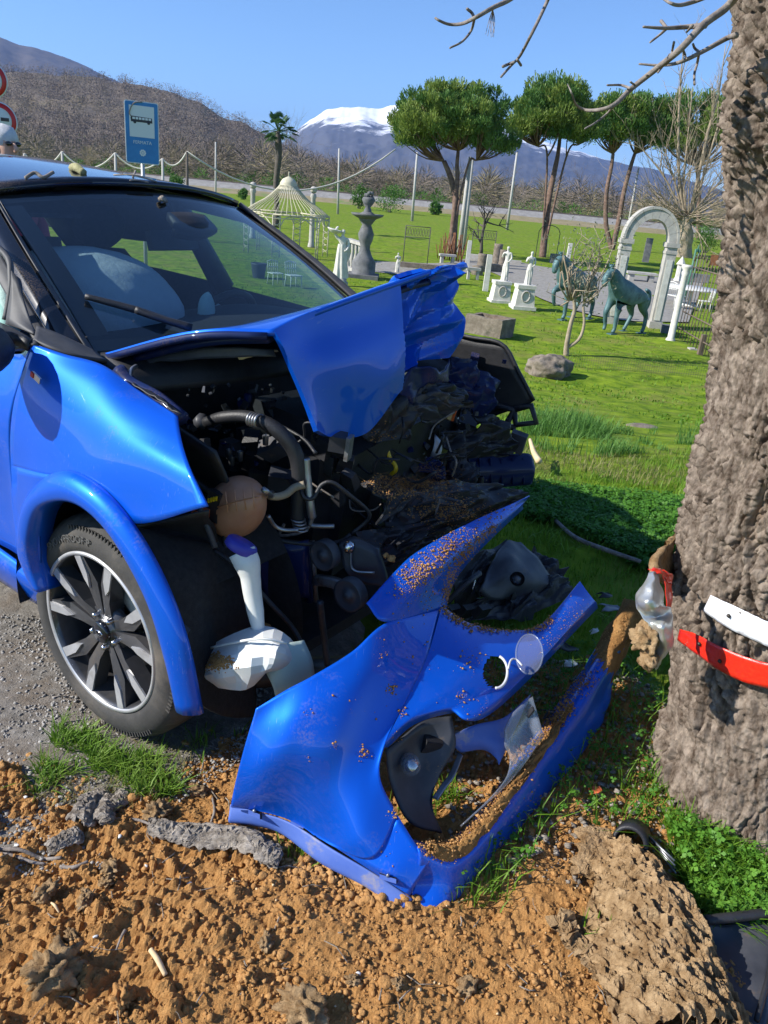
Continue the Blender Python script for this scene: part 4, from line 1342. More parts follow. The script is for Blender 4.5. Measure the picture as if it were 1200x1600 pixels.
MB().box(K(762, 663, y=.62), (.055, .004, .018), rotm(0, R(-12), .5)).build('paper_label', M['whiteplastic'], car, smooth=False)
# air filter with its orange seal
af = K(698, 640, y=.33)
flt = MB().box(af, (.03, .085, .06), rotm(R(-22), .1, R(10))).build('air_filter', M['filter'], car, smooth=False)
MB().tube([af + np.array(rotm(R(-22), .1, R(10)) @ np.array(v)) for v in [(.018, -.045, .032), (.018, .045, .032), (.018, .046, -.03)]], .006, 6).build('filter_seal', M['orange'], flt)
MB().tube(KP([(604, 702, .05), (609, 716, .05), (617, 726, .05), (618, 735, .05), (611, 741, .05)]), [.009, .008, .007, .008, .007], 8, 18).build('dipstick_handle', M['yellow'], car)
MB().patch([KP([(680, 678, .22), (690, 690, .24)]), KP([(676, 700, .2), (688, 712, .22)]), KP([(672, 715, .2), (678, 735, .21)])], 8, 5, .004, .006, 20).build('plastic_shard', M['alu'], car)
sh = [([(585, 640, .05), (640, 620, .12), (690, 640, .25)], [(590, 665, .03), (640, 655, .1), (680, 662, .22)], 'darkplastic'),
      ([(625, 600, .12), (670, 600, .2), (715, 625, .3)], [(630, 640, .1), (665, 640, .18), (700, 650, .28)], 'darkplastic'),
      ([(700, 560, .42), (745, 570, .5), (775, 600, .58)], [(690, 620, .40), (735, 640, .48), (760, 660, .56)], 'paint_inner'),
      ([(640, 590, .15), (680, 598, .25), (720, 600, .35)], [(650, 625, .15), (690, 630, .25), (735, 640, .36)], 'blackplastic'),
      ([(590, 770, -.15), (640, 745, 0), (720, 775, .2)], [(600, 820, -.15), (640, 800, 0), (690, 810, .12)], 'darkplastic'),
      ([(575, 750, -.2), (600, 740, -.1), (620, 760, -.05)], [(590, 820, -.22), (625, 800, -.12), (640, 820, -.08)], 'blackplastic'),
      ([(600, 830, -.14), (650, 815, 0), (735, 800, .22)], [(620, 860, -.14), (660, 845, 0), (730, 820, .22)], 'blackplastic'),
      ([(740, 640, .5), (780, 650, .6), (800, 670, .66)], [(735, 690, .48), (770, 700, .58), (800, 710, .65)], 'blackplastic'),
      ([(655, 725, .12), (665, 715, .14), (680, 722, .17)], [(660, 760, .1), (672, 755, .14), (690, 765, .18)], 'paint_inner'),
      ([(700, 725, .4), (720, 715, .44), (735, 725, .48)], [(690, 765, .38), (715, 765, .42), (735, 762, .46)], 'darkplastic'),
      ([(735, 770, .35), (750, 765, .38), (765, 775, .42)], [(745, 800, .34), (765, 795, .38), (780, 800, .42)], 'steel'),
      ([(560, 610, -.1), (600, 600, 0), (630, 610, .06)], [(560, 690, -.12), (600, 690, -.02), (640, 690, .06)], 'blackplastic')]
for q, (a_, b_, m_) in enumerate(sh):
    aa, bb = np.array(KP(a_)), np.array(KP(b_))
    mid_ = (aa + bb) / 2 + np.array([.03, 0, .01])
    g_ = facet(grid([aa, mid_, bb], 30, 36), lambda p: 1, .026, 4, 5, 60 + q, (.8, .3, .6))
    MB().surf(facet(g_, lambda p: 1, .010, 9, 11, 80 + q, (.8, -.3, .5)), .006).build('torn_plastic', M[m_], car, auto=14)
for q, (a_, b_, m_) in enumerate([([(600, 800, -.12), (690, 775, .1), (760, 765, .32), (815, 765, .5)], [(610, 870, -.12), (690, 845, .1), (760, 815, .32), (810, 795, .5)], 'blackplastic'),
                                  ([(640, 760, 0), (720, 750, .22), (790, 760, .48)], [(650, 800, 0), (725, 790, .22), (800, 790, .50)], 'darkplastic'),
                                  ([(560, 830, -.25), (640, 820, -.05), (720, 805, .18)], [(565, 900, -.25), (640, 870, -.05), (700, 850, .14)], 'blackplastic'),
                                  ([(690, 680, .35), (740, 670, .48), (800, 680, .66)], [(690, 720, .35), (740, 715, .48), (790, 712, .62)], 'blackplastic')]):
    aa, bb = np.array(KP(a_)), np.array(KP(b_))
    g_ = facet(grid([aa, (aa + bb) / 2 + np.array([.02, 0, 0]), bb], 24, 40), lambda p: 1, .022, 5, 9, 30 + q, (1, .2, .5))
    MB().surf(facet(g_, lambda p: 1, .008, 11, 19, 40 + q, (1, .2, .5)), .006).build('torn_plastic', M[m_], car, auto=15)
gr_ = MB()
for q in range(9):
    gr_.tube(KP([(650 + 14 * q, 800 - 4 * q, .02 + .045 * q), (655 + 14 * q, 835 - 5 * q, .02 + .045 * q)]), .006, 4)
for q in range(3):
    gr_.tube(KP([(645, 806 + 12 * q, .0), (700, 792 + 11 * q, .18), (770, 772 + 10 * q, .40)]), .005, 4, 10)
tag(gr_.build('broken_grille', M['blackplastic'], car), kind='stuff')
MB().box((.22, .15, .60), (.10, .75, .42), rotm(.05, .1, .1), .9).build('radiator_pack', M['blackplastic'], car, smooth=False)
MB().box((.16, .55, .62), (.2, .35, .4), rotm(.1, -.1, .2), .9).build('battery_box', M['blackplastic'], car, smooth=False)
MB().box((.26, .62, .72), (.08, .14, .10), rotm(.3, .2, .5), .9).build('horn_unit', M['darkplastic'], car, smooth=False)

# small brackets, bolts, clips and broken bits filling the bay
rc = np.random.default_rng(19)
for nm, m_, n_, lo_, hi_ in (('small_brackets', 'blackplastic', 260, .008, .030), ('grey_clips', 'darkplastic', 150, .006, .022), ('bolts_and_clamps', 'steel', 70, .003, .008), ('navy_fragments', 'paint_inner', 60, .010, .03)):
    mb_ = MB()
    for _ in range(n_):
        px, py = rc.uniform(290, 800), rc.uniform(600, 900)
        if px < 470 and py > 850: continue
        if px > 560 and py > 640 + 200 * rc.uniform(): py = rc.uniform(620, 800)
        yy = -.50 + (px - 300) / 500 * 1.15 + rc.normal() * .05
        P_ = K(px, py, y=yy)
        if P_[0] > .40 or P_[0] < -.25 or P_[2] < .3: continue
        s_ = lo_ + (hi_ - lo_) * rc.uniform() ** 2
        if rc.uniform() < .6: mb_.box(P_, s_ * rc.uniform(.4, 1.6, 3), rotm(*rc.uniform(-.8, .8, 3)), rc.uniform(.6, 1))
        else: mb_.lathe([(0, -s_ * .5), (s_ * .5, -s_ * .45), (s_ * .5, s_ * .4), (s_ * .3, s_ * .5)], 9, 'xyz'[rc.integers(0, 3)], P_)
    tag(mb_.build(nm, M[m_], car, smooth=False), kind='stuff')

# ================================================================== TORN-OFF BUMPER
bb0 = atz(560, 1300, 0.0)
bumper = thing('front_bumper', 'torn-off blue front bumper skin sprinkled with soil, propped between car and tree', 'bumper', bb0)
def B(lst):
    return [atz(a, b, z) for a, b, z in lst]
def keep_outside(Gd, cuts):
    nu, nv = Gd.shape[:2]
    F = []
    for i in range(nu - 1):
        for j in range(nv - 1):
            c_ = (Gd[i, j] + Gd[i + 1, j] + Gd[i, j + 1] + Gd[i + 1, j + 1]) / 4
            px, py = projpx(c_)
            if any(((px - x) / rx) ** 2 + ((py - y) / ry) ** 2 < 1 for x, y, rx, ry in cuts): continue
            F.append((i * nv + j, i * nv + j + 1, (i + 1) * nv + j + 1, (i + 1) * nv + j))
    return Gd.reshape(-1, 3), F
sk = MB()
g1 = grid([B([(400, 1108, .40), (445, 1079, .44), (490, 1055, .47), (550, 1018, .50), (606, 972, .53), (690, 950, .475)]),
           B([(384, 1160, .32), (430, 1138, .375), (475, 1118, .41), (540, 1085, .44), (600, 1045, .455), (668, 1025, .43)]),
           B([(372, 1205, .24), (415, 1190, .30), (460, 1178, .33), (520, 1160, .355), (580, 1130, .365), (640, 1085, .385)]),
           B([(364, 1240, .165), (405, 1238, .20), (455, 1236, .22), (510, 1235, .24), (560, 1225, .26), (602, 1160, .325)]),
           B([(361, 1258, .13), (405, 1262, .13), (455, 1276, .13), (515, 1306, .125), (560, 1300, .17), (594, 1215, .27)]),
           B([(361, 1262, .11), (405, 1268, .115), (458, 1284, .115), (525, 1325, .105), (585, 1340, .12), (622, 1275, .19)])], 44, 60)
sk.surf(g1, .004)
g3 = grid([B([(525, 1325, .105), (580, 1335, .12), (622, 1275, .19)]), B([(575, 1358, .085), (612, 1362, .10), (652, 1322, .145)]), B([(640, 1400, .05), (648, 1385, .07), (672, 1345, .12)])], 16, 16)
sk.surf(g3, .004)
g2 = grid([B([(573, 942, .575), (618, 892, .605), (655, 860, .615), (735, 816, .625), (828, 775, .625)]),
           B([(606, 972, .53), (652, 918, .573), (684, 884, .598), (746, 830, .605), (824, 780, .615)]),
           B([(690, 950, .475), (695, 922, .508), (712, 890, .545), (754, 845, .57), (817, 789, .605)]),
           B([(697, 956, .44), (704, 925, .465), (722, 892, .50), (760, 850, .54), (818, 795, .58)])], 24, 44)
sk.surf(g2, .004)
# middle bar with the round sensor hole
g4 = grid([B([(694, 962, .43), (735, 988, .385), (800, 997, .345), (852, 985, .325), (912, 918, .335)]),
           B([(690, 950, .475), (735, 975, .42), (800, 986, .375), (850, 972, .355), (906, 908, .365)]),
           B([(668, 1025, .43), (740, 1030, .405), (800, 1030, .37), (850, 1000, .35), (916, 922, .355)]),
           B([(640, 1085, .385), (715, 1072, .385), (785, 1070, .355), (845, 1030, .335), (926, 935, .335)]),
           B([(602, 1160, .325), (645, 1124, .35), (705, 1106, .355), (772, 1102, .335), (932, 942, .315)]),
           B([(606, 1168, .29), (648, 1132, .315), (707, 1114, .315), (774, 1110, .295), (934, 950, .28)])], 60, 110)
V, F = keep_outside(g4, [(774, 1050, 19, 25)])
sk.add(V, F)
# lower lip running to the tree
g5 = grid([B([(640, 1310, .10), (690, 1318, .06), (740, 1278, .06), (795, 1205, .07), (862, 1112, .10), (925, 1022, .16), (978, 935, .26)]),
           B([(652, 1322, .145), (702, 1331, .10), (748, 1291, .10), (802, 1217, .11), (872, 1122, .14), (932, 1032, .20), (985, 940, .30)]),
           B([(655, 1345, .125), (718, 1345, .10), (772, 1292, .105), (830, 1212, .12), (902, 1116, .155), (955, 1030, .215), (1000, 942, .30)]),
           B([(648, 1380, .06), (712, 1385, .05), (785, 1308, .06), (850, 1225, .07), (925, 1118, .11), (966, 1036, .165), (1006, 955, .26)]),
           B([(634, 1425, .01), (690, 1434, .0), (786, 1330, .01), (860, 1240, .02), (933, 1142, .05), (962, 1060, .10), (1006, 970, .20)])], 36, 90)
lowdent = crumple(g5, lambda p: float(sstep((p[0] - .62) / .2)), .014, 9)
sk.surf(lowdent, .004)
skin = sk.build('bumper_skin', M['paint_dirty'], bumper, world=True)
M['caked'] = mat('caked_soil', (0.22, 0.11, 0.036), (0.42, 0.235, 0.085), rough=0.95, scale=14, detail=9, bump=0.9, bscale=120, bdist=0.01, spec=0.12)
ck2 = MB()
h0 = grid([lowdent[i, 5:62] for i in (8, 11, 14, 17)], 26, 150) + np.array([0, 0, .004])
uu, vv = np.meshgrid(np.linspace(0, 1, 26), np.linspace(0, 1, 150), indexing='ij')
pile = np.clip(np.sin(uu * np.pi), 0, 1) ** .6 * (.010 + .016 * (1 - vv) ** 2) + .006 * fb(uu * 6, vv * 40, 4, 3)
wide = .5 + .35 * fb(vv * 9, vv * 0 + 3, 3, 8)
h0[..., 2] += np.where(np.abs(uu - .45) < wide * .8, pile, -.012)
ck2.surf(h0)
h1 = lowdent[:, 66:90].copy()
n1 = fb(np.arange(36)[:, None] / 36 * 7 + np.zeros((36, 24)), np.arange(24)[None] / 24 * 7 + np.zeros((36, 24)), 4, 5)
h1 += np.array([0, -.3, 1.0]) * (.0045 + .004 * n1 - .012 * (np.arange(24)[None] < 7 + 4 * n1))[..., None]
ck2.surf(h1)
stuff(ck2.build('caked_soil', M['caked'], bumper, world=True), None, None)
# wheel-arch trim under the bumper's edge with its clip pockets
tr_up = B([(360, 1257, .10), (405, 1270, .105), (455, 1287, .105), (520, 1328, .095), (585, 1366, .075), (645, 1405, .04)])
tr_lo = B([(357, 1284, .06), (400, 1290, .06), (440, 1303, .06), (500, 1348, .045), (570, 1385, .035), (625, 1424, .015)])
g6 = grid([tr_up, [(a_ + b_) / 2 + np.array([0, -.003, .001]) for a_, b_ in zip(tr_up, tr_lo)], tr_lo, [p + np.array([.01, .02, -.025]) for p in tr_lo]], 14, 70)
trim = MB().surf(g6, .004).build('arch_trim', M['blueplastic'], bumper, world=True)
for (px, py, w_, h_, z_) in [(397, 1267, 9, 9, .098), (464, 1281, 10, 10, .095), (606, 1368, 13, 9, .073)]:
    q4 = [atz(px + a_ * w_, py + b_ * h_ + a_ * 4, z_) for a_, b_ in ((-1, -1), (1, -1), (1, 1), (-1, 1))]
    q4 = [p + (CP - p) / np.linalg.norm(CP - p) * .022 for p in q4]
    ck = MB().add(q4 + [p + np.array([.004, .012, -.012]) for p in q4], [(0, 1, 2, 3), (0, 4, 5, 1), (1, 5, 6, 2), (2, 6, 7, 3), (3, 7, 4, 0)])
    pk = ck.build('clip_pocket', M['blackplastic'], trim, smooth=False, world=True)
    lo4 = [q4[3] * .6 + q4[0] * .4, q4[2] * .6 + q4[1] * .4, q4[2], q4[3]]
    lo4 = [p + (CP - p) / np.linalg.norm(CP - p) * .003 for p in lo4]
    MB().add(lo4, [(0, 1, 2, 3)]).build('pocket_floor', M['blueplastic'], pk, smooth=False, world=True)
    MB().blob(np.mean(q4, 0) + (CP - q4[0]) * .004, (.004, .004, .005), .3, 2, 2, px).build('clip', M['alu'], pk, world=True)
# inside of the lamp opening
fl_ = MB()
fl_.patch([B([(604, 1172, .26), (660, 1130, .28), (705, 1120, .28)]), B([(612, 1225, .18), (655, 1180, .20), (712, 1165, .22)]), B([(640, 1285, .10), (662, 1240, .13), (690, 1205, .16)]), B([(690, 1300, .06), (680, 1275, .08), (672, 1250, .11)])], 16, 16, .006, .004, 14)
fog = fl_.build('lamp_bracket', M['darkplastic'], bumper, world=True)
pc = atz(640, 1192, .215)
lampc = MB().lathe([(.0, .022), (.016, .02), (.024, .010), (.027, -.004), (.027, -.02)], 24, 'z', pc, rot=rotm(R(25), R(-15), 0)).build('lamp', M['clearplastic'], fog, world=True)
MB().lathe([(.0, .012), (.012, .010), (.022, -.004)], 24, 'z', pc, rot=rotm(R(25), R(-15), 0)).build('reflector', M['chrome'], lampc, world=True)
MB().box(atz(672, 1160, .22), (.05, .04, .04), rotm(.2, .3, .4)).build('lamp_socket', M['blackplastic'], fog, smooth=False, world=True)
MB().patch([B([(675, 1245, .12), (700, 1210, .15), (716, 1175, .18)]), B([(683, 1250, .12), (706, 1216, .15), (722, 1180, .18)])], 6, 14, .006, .004, 20).build('support_arm', M['alu'], fog, world=True)
MB().patch([B([(705, 1150, .24), (745, 1132, .25), (790, 1120, .25), (830, 1085, .25)]), B([(708, 1165, .21), (750, 1160, .21), (785, 1165, .20), (800, 1150, .20)]), B([(720, 1176, .18), (755, 1172, .18), (775, 1185, .17), (780, 1195, .16)])], 12, 20, .004).build('inner_skin', M['blueplastic'], bumper, world=True)
# clear plastic lens hanging over the lip
MB().patch([B([(832, 1088, .33), (822, 1095, .32), (800, 1115, .30), (788, 1140, .27)]), B([(840, 1115, .29), (825, 1125, .27), (806, 1145, .25), (788, 1165, .23)]), B([(847, 1142, .25), (832, 1155, .23), (812, 1172, .21), (796, 1185, .20)]), B([(845, 1155, .22), (825, 1175, .20), (805, 1200, .18), (790, 1215, .17)]), B([(800, 1215, .16), (785, 1228, .155), (772, 1240, .15), (762, 1250, .145)]), B([(722, 1287, .115), (721, 1288, .115), (720, 1289, .115), (719, 1290, .115)])], 30, 12, .004).build('clear_lens', M['clearplastic'], bumper, world=True)
MB().box(atz(829, 1113, .295), (.006, .012, .034), rotm(.3, .2, .3)).build('lens_slot', M['blackplastic'], bumper, smooth=False, world=True)
# clear round cover with white rim
dc = atz(827, 1022, .385)
ring_ = [atz(827 + 21 * math.cos(a_), 1022 + 31 * math.sin(a_), .385 - .02 * math.sin(a_)) for a_ in np.linspace(0, 2 * math.pi, 40)]
dsk = MB()
dsk.add([dc] + ring_[:-1], [(0, i, i % 39 + 1) for i in range(1, 40)])
disc = dsk.build('clear_cover', M['clearplastic'], bumper, world=True)
MB().tube(ring_, .0025, 5).build('cover_rim', M['clearplastic'], disc, world=True)
M['whiterim'] = mat('pale_rubber_ring', (0.55, 0.56, 0.6), rough=0.5)
MB().tube([atz(776 + 17 * math.cos(a_), 1050 + 25 * math.sin(a_), .385 - .012 * math.sin(a_)) for a_ in np.linspace(-1.3, 1.7, 24)], .004, 6).build('sensor_ring', M['whiterim'], bumper, world=True)
MB().tube(B([(794, 1045, .40), (798, 1032, .405), (806, 1030, .40), (816, 1040, .395)]), .003, 5, 12).build('sensor_wire', M['whiterim'], bumper, world=True)
# ================================================================== FOREGROUND TREE
_tz = [0.0, .5, 1.0, 1.5, 2.0, 2.6]
_tc = np.array([(1.22, 1.81), (1.165, 1.87), (1.12, 1.89), (1.07, 1.92), (.965, 1.98), (.86, 2.04)])
_tr = [.300, .310, .302, .292, .282, .275]
def tcen(z):
    return np.array([np.interp(z, _tz, _tc[:, 0]), np.interp(z, _tz, _tc[:, 1])])
def trad(z):
    return float(np.interp(z, _tz, _tr)) + 0.05 * math.exp(-max(z, -.1) / .07)
tree = thing('roadside_tree', 'thick leaning tree trunk with deeply furrowed grey bark at the right edge', 'tree', (1.22, 1.81, 0))
thc = math.atan2(-1.87, -1.16)
an_ = np.concatenate([np.linspace(thc - R(82), thc + R(82), 400), np.linspace(thc + R(84), thc + R(276), 70)])
zs_ = np.concatenate([np.linspace(-.12, 2.15, 760), np.linspace(2.16, 2.7, 30)])
ZT, AT = np.meshgrid(zs_, an_, indexing='ij')
UT = (AT - thc) * .32
cxs, cys = np.interp(ZT, _tz, _tc[:, 0]), np.interp(ZT, _tz, _tc[:, 1])
r0s = np.interp(ZT, _tz, _tr) + .05 * np.exp(-np.maximum(ZT, -.1) / .07)
LU = UT + .12 * ZT + .02 * fb(UT * 6, ZT * 4, 2, 21)                 # furrows lean a little
w1, w2 = .35 * fb(UT * 22, ZT * 12, 3, 3), .35 * fb(UT * 22, ZT * 12, 3, 5)
f1, f2, _c = vor(LU / .036 + w1, ZT / .165 + w2, 1)
ck1 = np.clip((f2 - f1) / .42, 0, 1) ** .5
g1_, g2_, c2_ = vor(LU / .0135 + w1 * 1.5, ZT / .026 + w2 * 1.5, 2)
ckk2 = np.clip((g2_ - g1_) / .36, 0, 1) ** .7
rough_ = fb(LU * 75, ZT * 60, 4, 9)
low_ = sstep((.62 - ZT + .1 * fb(UT * 5, ZT * 5, 2, 31)) / .25)
bareT = sstep((fb(UT * 5, ZT * 3.2, 2, 44) - .42) / .2) * .75
hT = (1 - bareT) * (.040 * ck1 + .0095 * ckk2 * (.5 + c2_) * (1 - .45 * low_) - .026) + .0050 * rough_ + .016 * fb(UT * 4, ZT * 3, 3, 55)
hT += .05 * np.exp(-((ZT - 1.74) / .09) ** 2) * np.clip(np.cos(AT - R(205)), 0, 1) ** 6 * (1 + .4 * rough_)
rT = r0s + hT
trV = np.stack([cxs + np.cos(AT) * rT, cys + np.sin(AT) * rT, ZT], -1).reshape(-1, 3) - np.array([1.22, 1.81, 0])
nA, nZ_ = len(an_), len(zs_)
ii, jj = np.meshgrid(np.arange(nZ_ - 1), np.arange(nA), indexing='ij')
j2 = (jj + 1) % nA
trF = np.stack([ii * nA + jj, ii * nA + j2, (ii + 1) * nA + j2, (ii + 1) * nA + jj], -1).reshape(-1, 4)
trunk = rawmesh('trunk', trV, trF, M['bark'], tree, smooth=False)

def treehit(px, py, off=0.015):
    d = ray(px, py)
    t_ = .8
    best, bt = 9, t_
    while t_ < 3.2:
        P = CP + d * t_
        g_ = np.hypot(*(P[:2] - tcen(P[2]))) - trad(P[2]) - off
        if g_ < 0: return P
        if g_ < best: best, bt = g_, t_
        t_ += .004
    return CP + d * bt
def TB(pts, Y=1.80):
    return [aty(a, b, Y + (c if False else 0)) for a, b in pts]
def branch(name, pts, r0, r1, Y=1.78, parent=tree, res=None):
    n = len(pts)
    P = [aty(a, b, Y + .05 * math.sin(i * 1.7)) for i, (a, b) in enumerate(pts)]
    o = MB().tube(P, np.linspace(r0, r1, n), 7, res or 6 * n).build(name, M['twig'], parent, world=True)
    return o
b1 = branch('branch', [(1160, -20), (1137, 10), (1100, 38), (1062, 78), (1020, 112), (985, 140), (962, 162), (940, 171), (915, 172), (900, 163), (893, 145), (887, 132)], .0088, .0010)
branch('twig', [(1102, 40), (1075, 42), (1040, 44), (1005, 42)], .006, .0022, parent=b1)
branch('twig', [(1042, 44), (1033, 33)], .003, .0035, parent=b1)
branch('twig', [(1040, 46), (1030, 55), (1016, 66)], .003, .002, parent=b1)
branch('twig', [(1082, 40), (1073, 50)], .003, .002, parent=b1)
branch('twig', [(962, 162), (948, 178), (930, 192), (914, 201)], .0028, .0016, parent=b1)
branch('twig', [(985, 138), (970, 133), (949, 133)], .0028, .002, parent=b1)
branch('twig', [(985, 128), (992, 133)], .002, .002, parent=b1)
branch('twig', [(1047, 92), (1050, 80), (1053, 66)], .002, .0026, parent=b1)
branch('twig', [(1046, 85), (1038, 100), (1028, 113)], .002, .0022, parent=b1)
branch('twig', [(1066, 73), (1070, 86), (1073, 92)], .0028, .0018, parent=b1)
branch('twig', [(1010, 118), (1013, 118)], .002, .002, parent=b1)
b2 = branch('branch', [(1150, 55), (1135, 60), (1095, 82), (1060, 98), (1030, 102), (998, 100)], .0062, .002, Y=1.84)
branch('twig', [(1092, 84), (1089, 100), (1085, 115), (1085, 132)], .003, .0024, Y=1.84, parent=b2)
branch('twig', [(1094, 82), (1086, 76), (1083, 69)], .003, .0024, Y=1.84, parent=b2)
b3 = branch('branch', [(1115, -10), (1085, 2), (1062, 8), (1048, 5), (1036, -2)], .005, .002, Y=1.7)
b4 = branch('branch', [(830, -25), (795, 0), (770, 12), (742, 28), (722, 37), (702, 38), (688, 33), (680, 28)], .0055, .0022, Y=1.9)
branch('twig', [(741, 28), (737, 20), (730, 14)], .0035, .003, Y=1.9, parent=b4)
branch('twig', [(741, 30), (736, 48), (722, 65), (703, 75)], .0032, .002, Y=1.9, parent=b4)
dr_ = np.random.default_rng(3)
for q in range(7):
    x0 = 766 + 1.5 * q
    branch('dead_leaf_stalk', [(770, 14), (x0 - 2, 32), (x0 - 4 + dr_.uniform(-4, 6), 50 + dr_.uniform(0, 14))], .0008, .0005, Y=1.9, parent=b4)
b5 = branch('branch', [(866, -25), (855, 2), (842, 30), (828, 58), (812, 88), (800, 101), (783, 120)], .0042, .0025, Y=1.9)
branch('twig', [(808, 93), (814, 102)], .0028, .003, Y=1.9, parent=b5)
branch('twig', [(803, 97), (795, 100), (786, 104)], .003, .0032, Y=1.9, parent=b5)
# torn flap of bark at the impact side
MB().patch([[treehit(1046, 840, .03), treehit(1060, 835, .02)], [aty(1030, 870, 1.83), treehit(1052, 880, .02)], [aty(1026, 900, 1.80), treehit(1050, 920, .02)]], 10, 6, .02, .015, 25).build('torn_bark_flap', M['rawwood'], tree, world=True)
MB().blob(aty(1008, 998, 1.62), (.030, .035, .035), .5, 2.2, 4, 8).build('split_bark', M['rawwood'], tree, world=True)
MB().blob(aty(1012, 1030, 1.60), (.022, .03, .022), .5, 2.2, 3, 6).build('split_bark', M['rawwood'], tree, world=True)

# ---- reflector bands nailed round the trunk
def strip(name, up, lo, m, label, cat, off=.034, wob=0.0, seed=0):
    n = 26
    U = np.array(cr(np.array([(a, b, 0) for a, b in up], float), n))
    L_ = np.array(cr(np.array([(a, b, 0) for a, b in lo], float), n))
    rows = []
    for k in range(8):
        t_ = k / 7
        rows.append([treehit(*(U[i] * (1 - t_) + L_[i] * t_)[:2], off) for i in range(n)])
    Gd = np.array(rows)
    if wob: Gd = crumple(Gd, lambda p: 1, wob, 16, seed)
    base = Gd.reshape(-1, 3).mean(0)
    o = thing(name, label, cat, base)
    MB().surf(Gd, .0025).build('band', m, o, world=True)
    return o, Gd
M['redband'] = mat('red_reflective_band', (0.62, 0.018, 0.010), (0.72, 0.035, 0.012), rough=0.28, scale=160, coat=0.6, bump=0.1, bscale=400)
M['whiteband'] = mat('white_reflective_band', (0.74, 0.76, 0.80), (0.66, 0.69, 0.74), rough=0.35, scale=14, coat=0.3, bump=0.1, bscale=300, c3=(0.3, 0.27, 0.24), s3=9, t3=(0.58, 0.75))
M['nail'] = mat('nail_head', (0.04, 0.035, 0.03), rough=0.5, metal=0.6)
wb, wg = strip('reflector_band', [(1110, 930), (1140, 944), (1170, 958), (1206, 974), (1260, 990)], [(1098, 955), (1135, 980), (1170, 997), (1206, 1013), (1260, 1030)], M['whiteband'], 'white reflective band nailed across the trunk', 'reflector')
rb_, rg2 = strip('reflector_band', [(1062, 983), (1085, 990), (1120, 1008), (1160, 1025), (1206, 1038), (1260, 1050)], [(1058, 1000), (1085, 1020), (1120, 1045), (1160, 1065), (1206, 1078), (1260, 1092)], M['redband'], 'torn red reflective band on the trunk below the white one', 'reflector')
for o_, px, py in [(wb, 1139, 963), (rb_, 1125, 1034), (rb_, 1093, 1007)]:
    MB().lathe([(0, .003), (.004, .002), (.005, -.004)], 10, 'y', treehit(px, py, .038), rot=np.diag([1, -1, 1])).build('nail', M['nail'], o_, world=True)
M['silversheet'] = mat('crumpled_silver_sheet', (0.50, 0.51, 0.49), (0.62, 0.63, 0.60), rough=0.34, metal=0.7, scale=10, bump=0.2, bscale=30)
Y0 = 1.60
sv = grid([[aty(1014, 893, Y0 + .10), aty(1022, 892, Y0 + .10), aty(1028, 896, Y0 + .12)],
           [aty(1002, 920, Y0 + .06), aty(1020, 922, Y0 + .03), aty(1037, 928, Y0 + .08)],
           [aty(992, 942, Y0 + .05), aty(1015, 948, Y0 + .0), aty(1041, 945, Y0 + .05)],
           [aty(1006, 968, Y0 + .02), aty(1028, 966, Y0 + .04), aty(1046, 950, Y0 + .07)],
           [aty(1017, 990, Y0 + .02), aty(1036, 980, Y0 - .01), aty(1053, 975, Y0 + .05)],
           [aty(1024, 1018, Y0 + .02), aty(1040, 1010, Y0 + .0), aty(1052, 1000, Y0 + .04)],
           [aty(1026, 1046, Y0 + .02), aty(1029, 1044, Y0 + .02), aty(1033, 1040, Y0 + .02)]], 44, 26)
sv = crumple(sv, lambda p: 1, .008, 22)
so_ = thing('silver_reflector', 'crumpled silver reflector sheet peeled off the left side of the trunk', 'reflector', sv.reshape(-1, 3).mean(0))
MB().surf(sv, .002).build('sheet', M['silversheet'], so_, world=True)
rr_ = grid([[aty(1013, 888, 1.72), aty(1030, 889, 1.74), aty(1050, 896, 1.76)], [aty(1026, 897, 1.70), aty(1036, 900, 1.72), aty(1050, 912, 1.74)]], 8, 16)
rs = thing('red_reflector_scrap', 'red torn reflector scrap hanging behind the silver sheet on the trunk', 'reflector', rr_.reshape(-1, 3).mean(0))
MB().surf(crumple(rr_, lambda p: 1, .01, 30), .002).build('scrap', M['redband'], rs, world=True)
MB().patch([[aty(1036, 895, 1.73), aty(1050, 896, 1.75)], [aty(1042, 930, 1.72), aty(1050, 930, 1.74)], [aty(1044, 990, 1.70), aty(1049, 985, 1.72)]], 16, 6, .002, .006, 25).build('strip', M['redband'], rs, world=True)

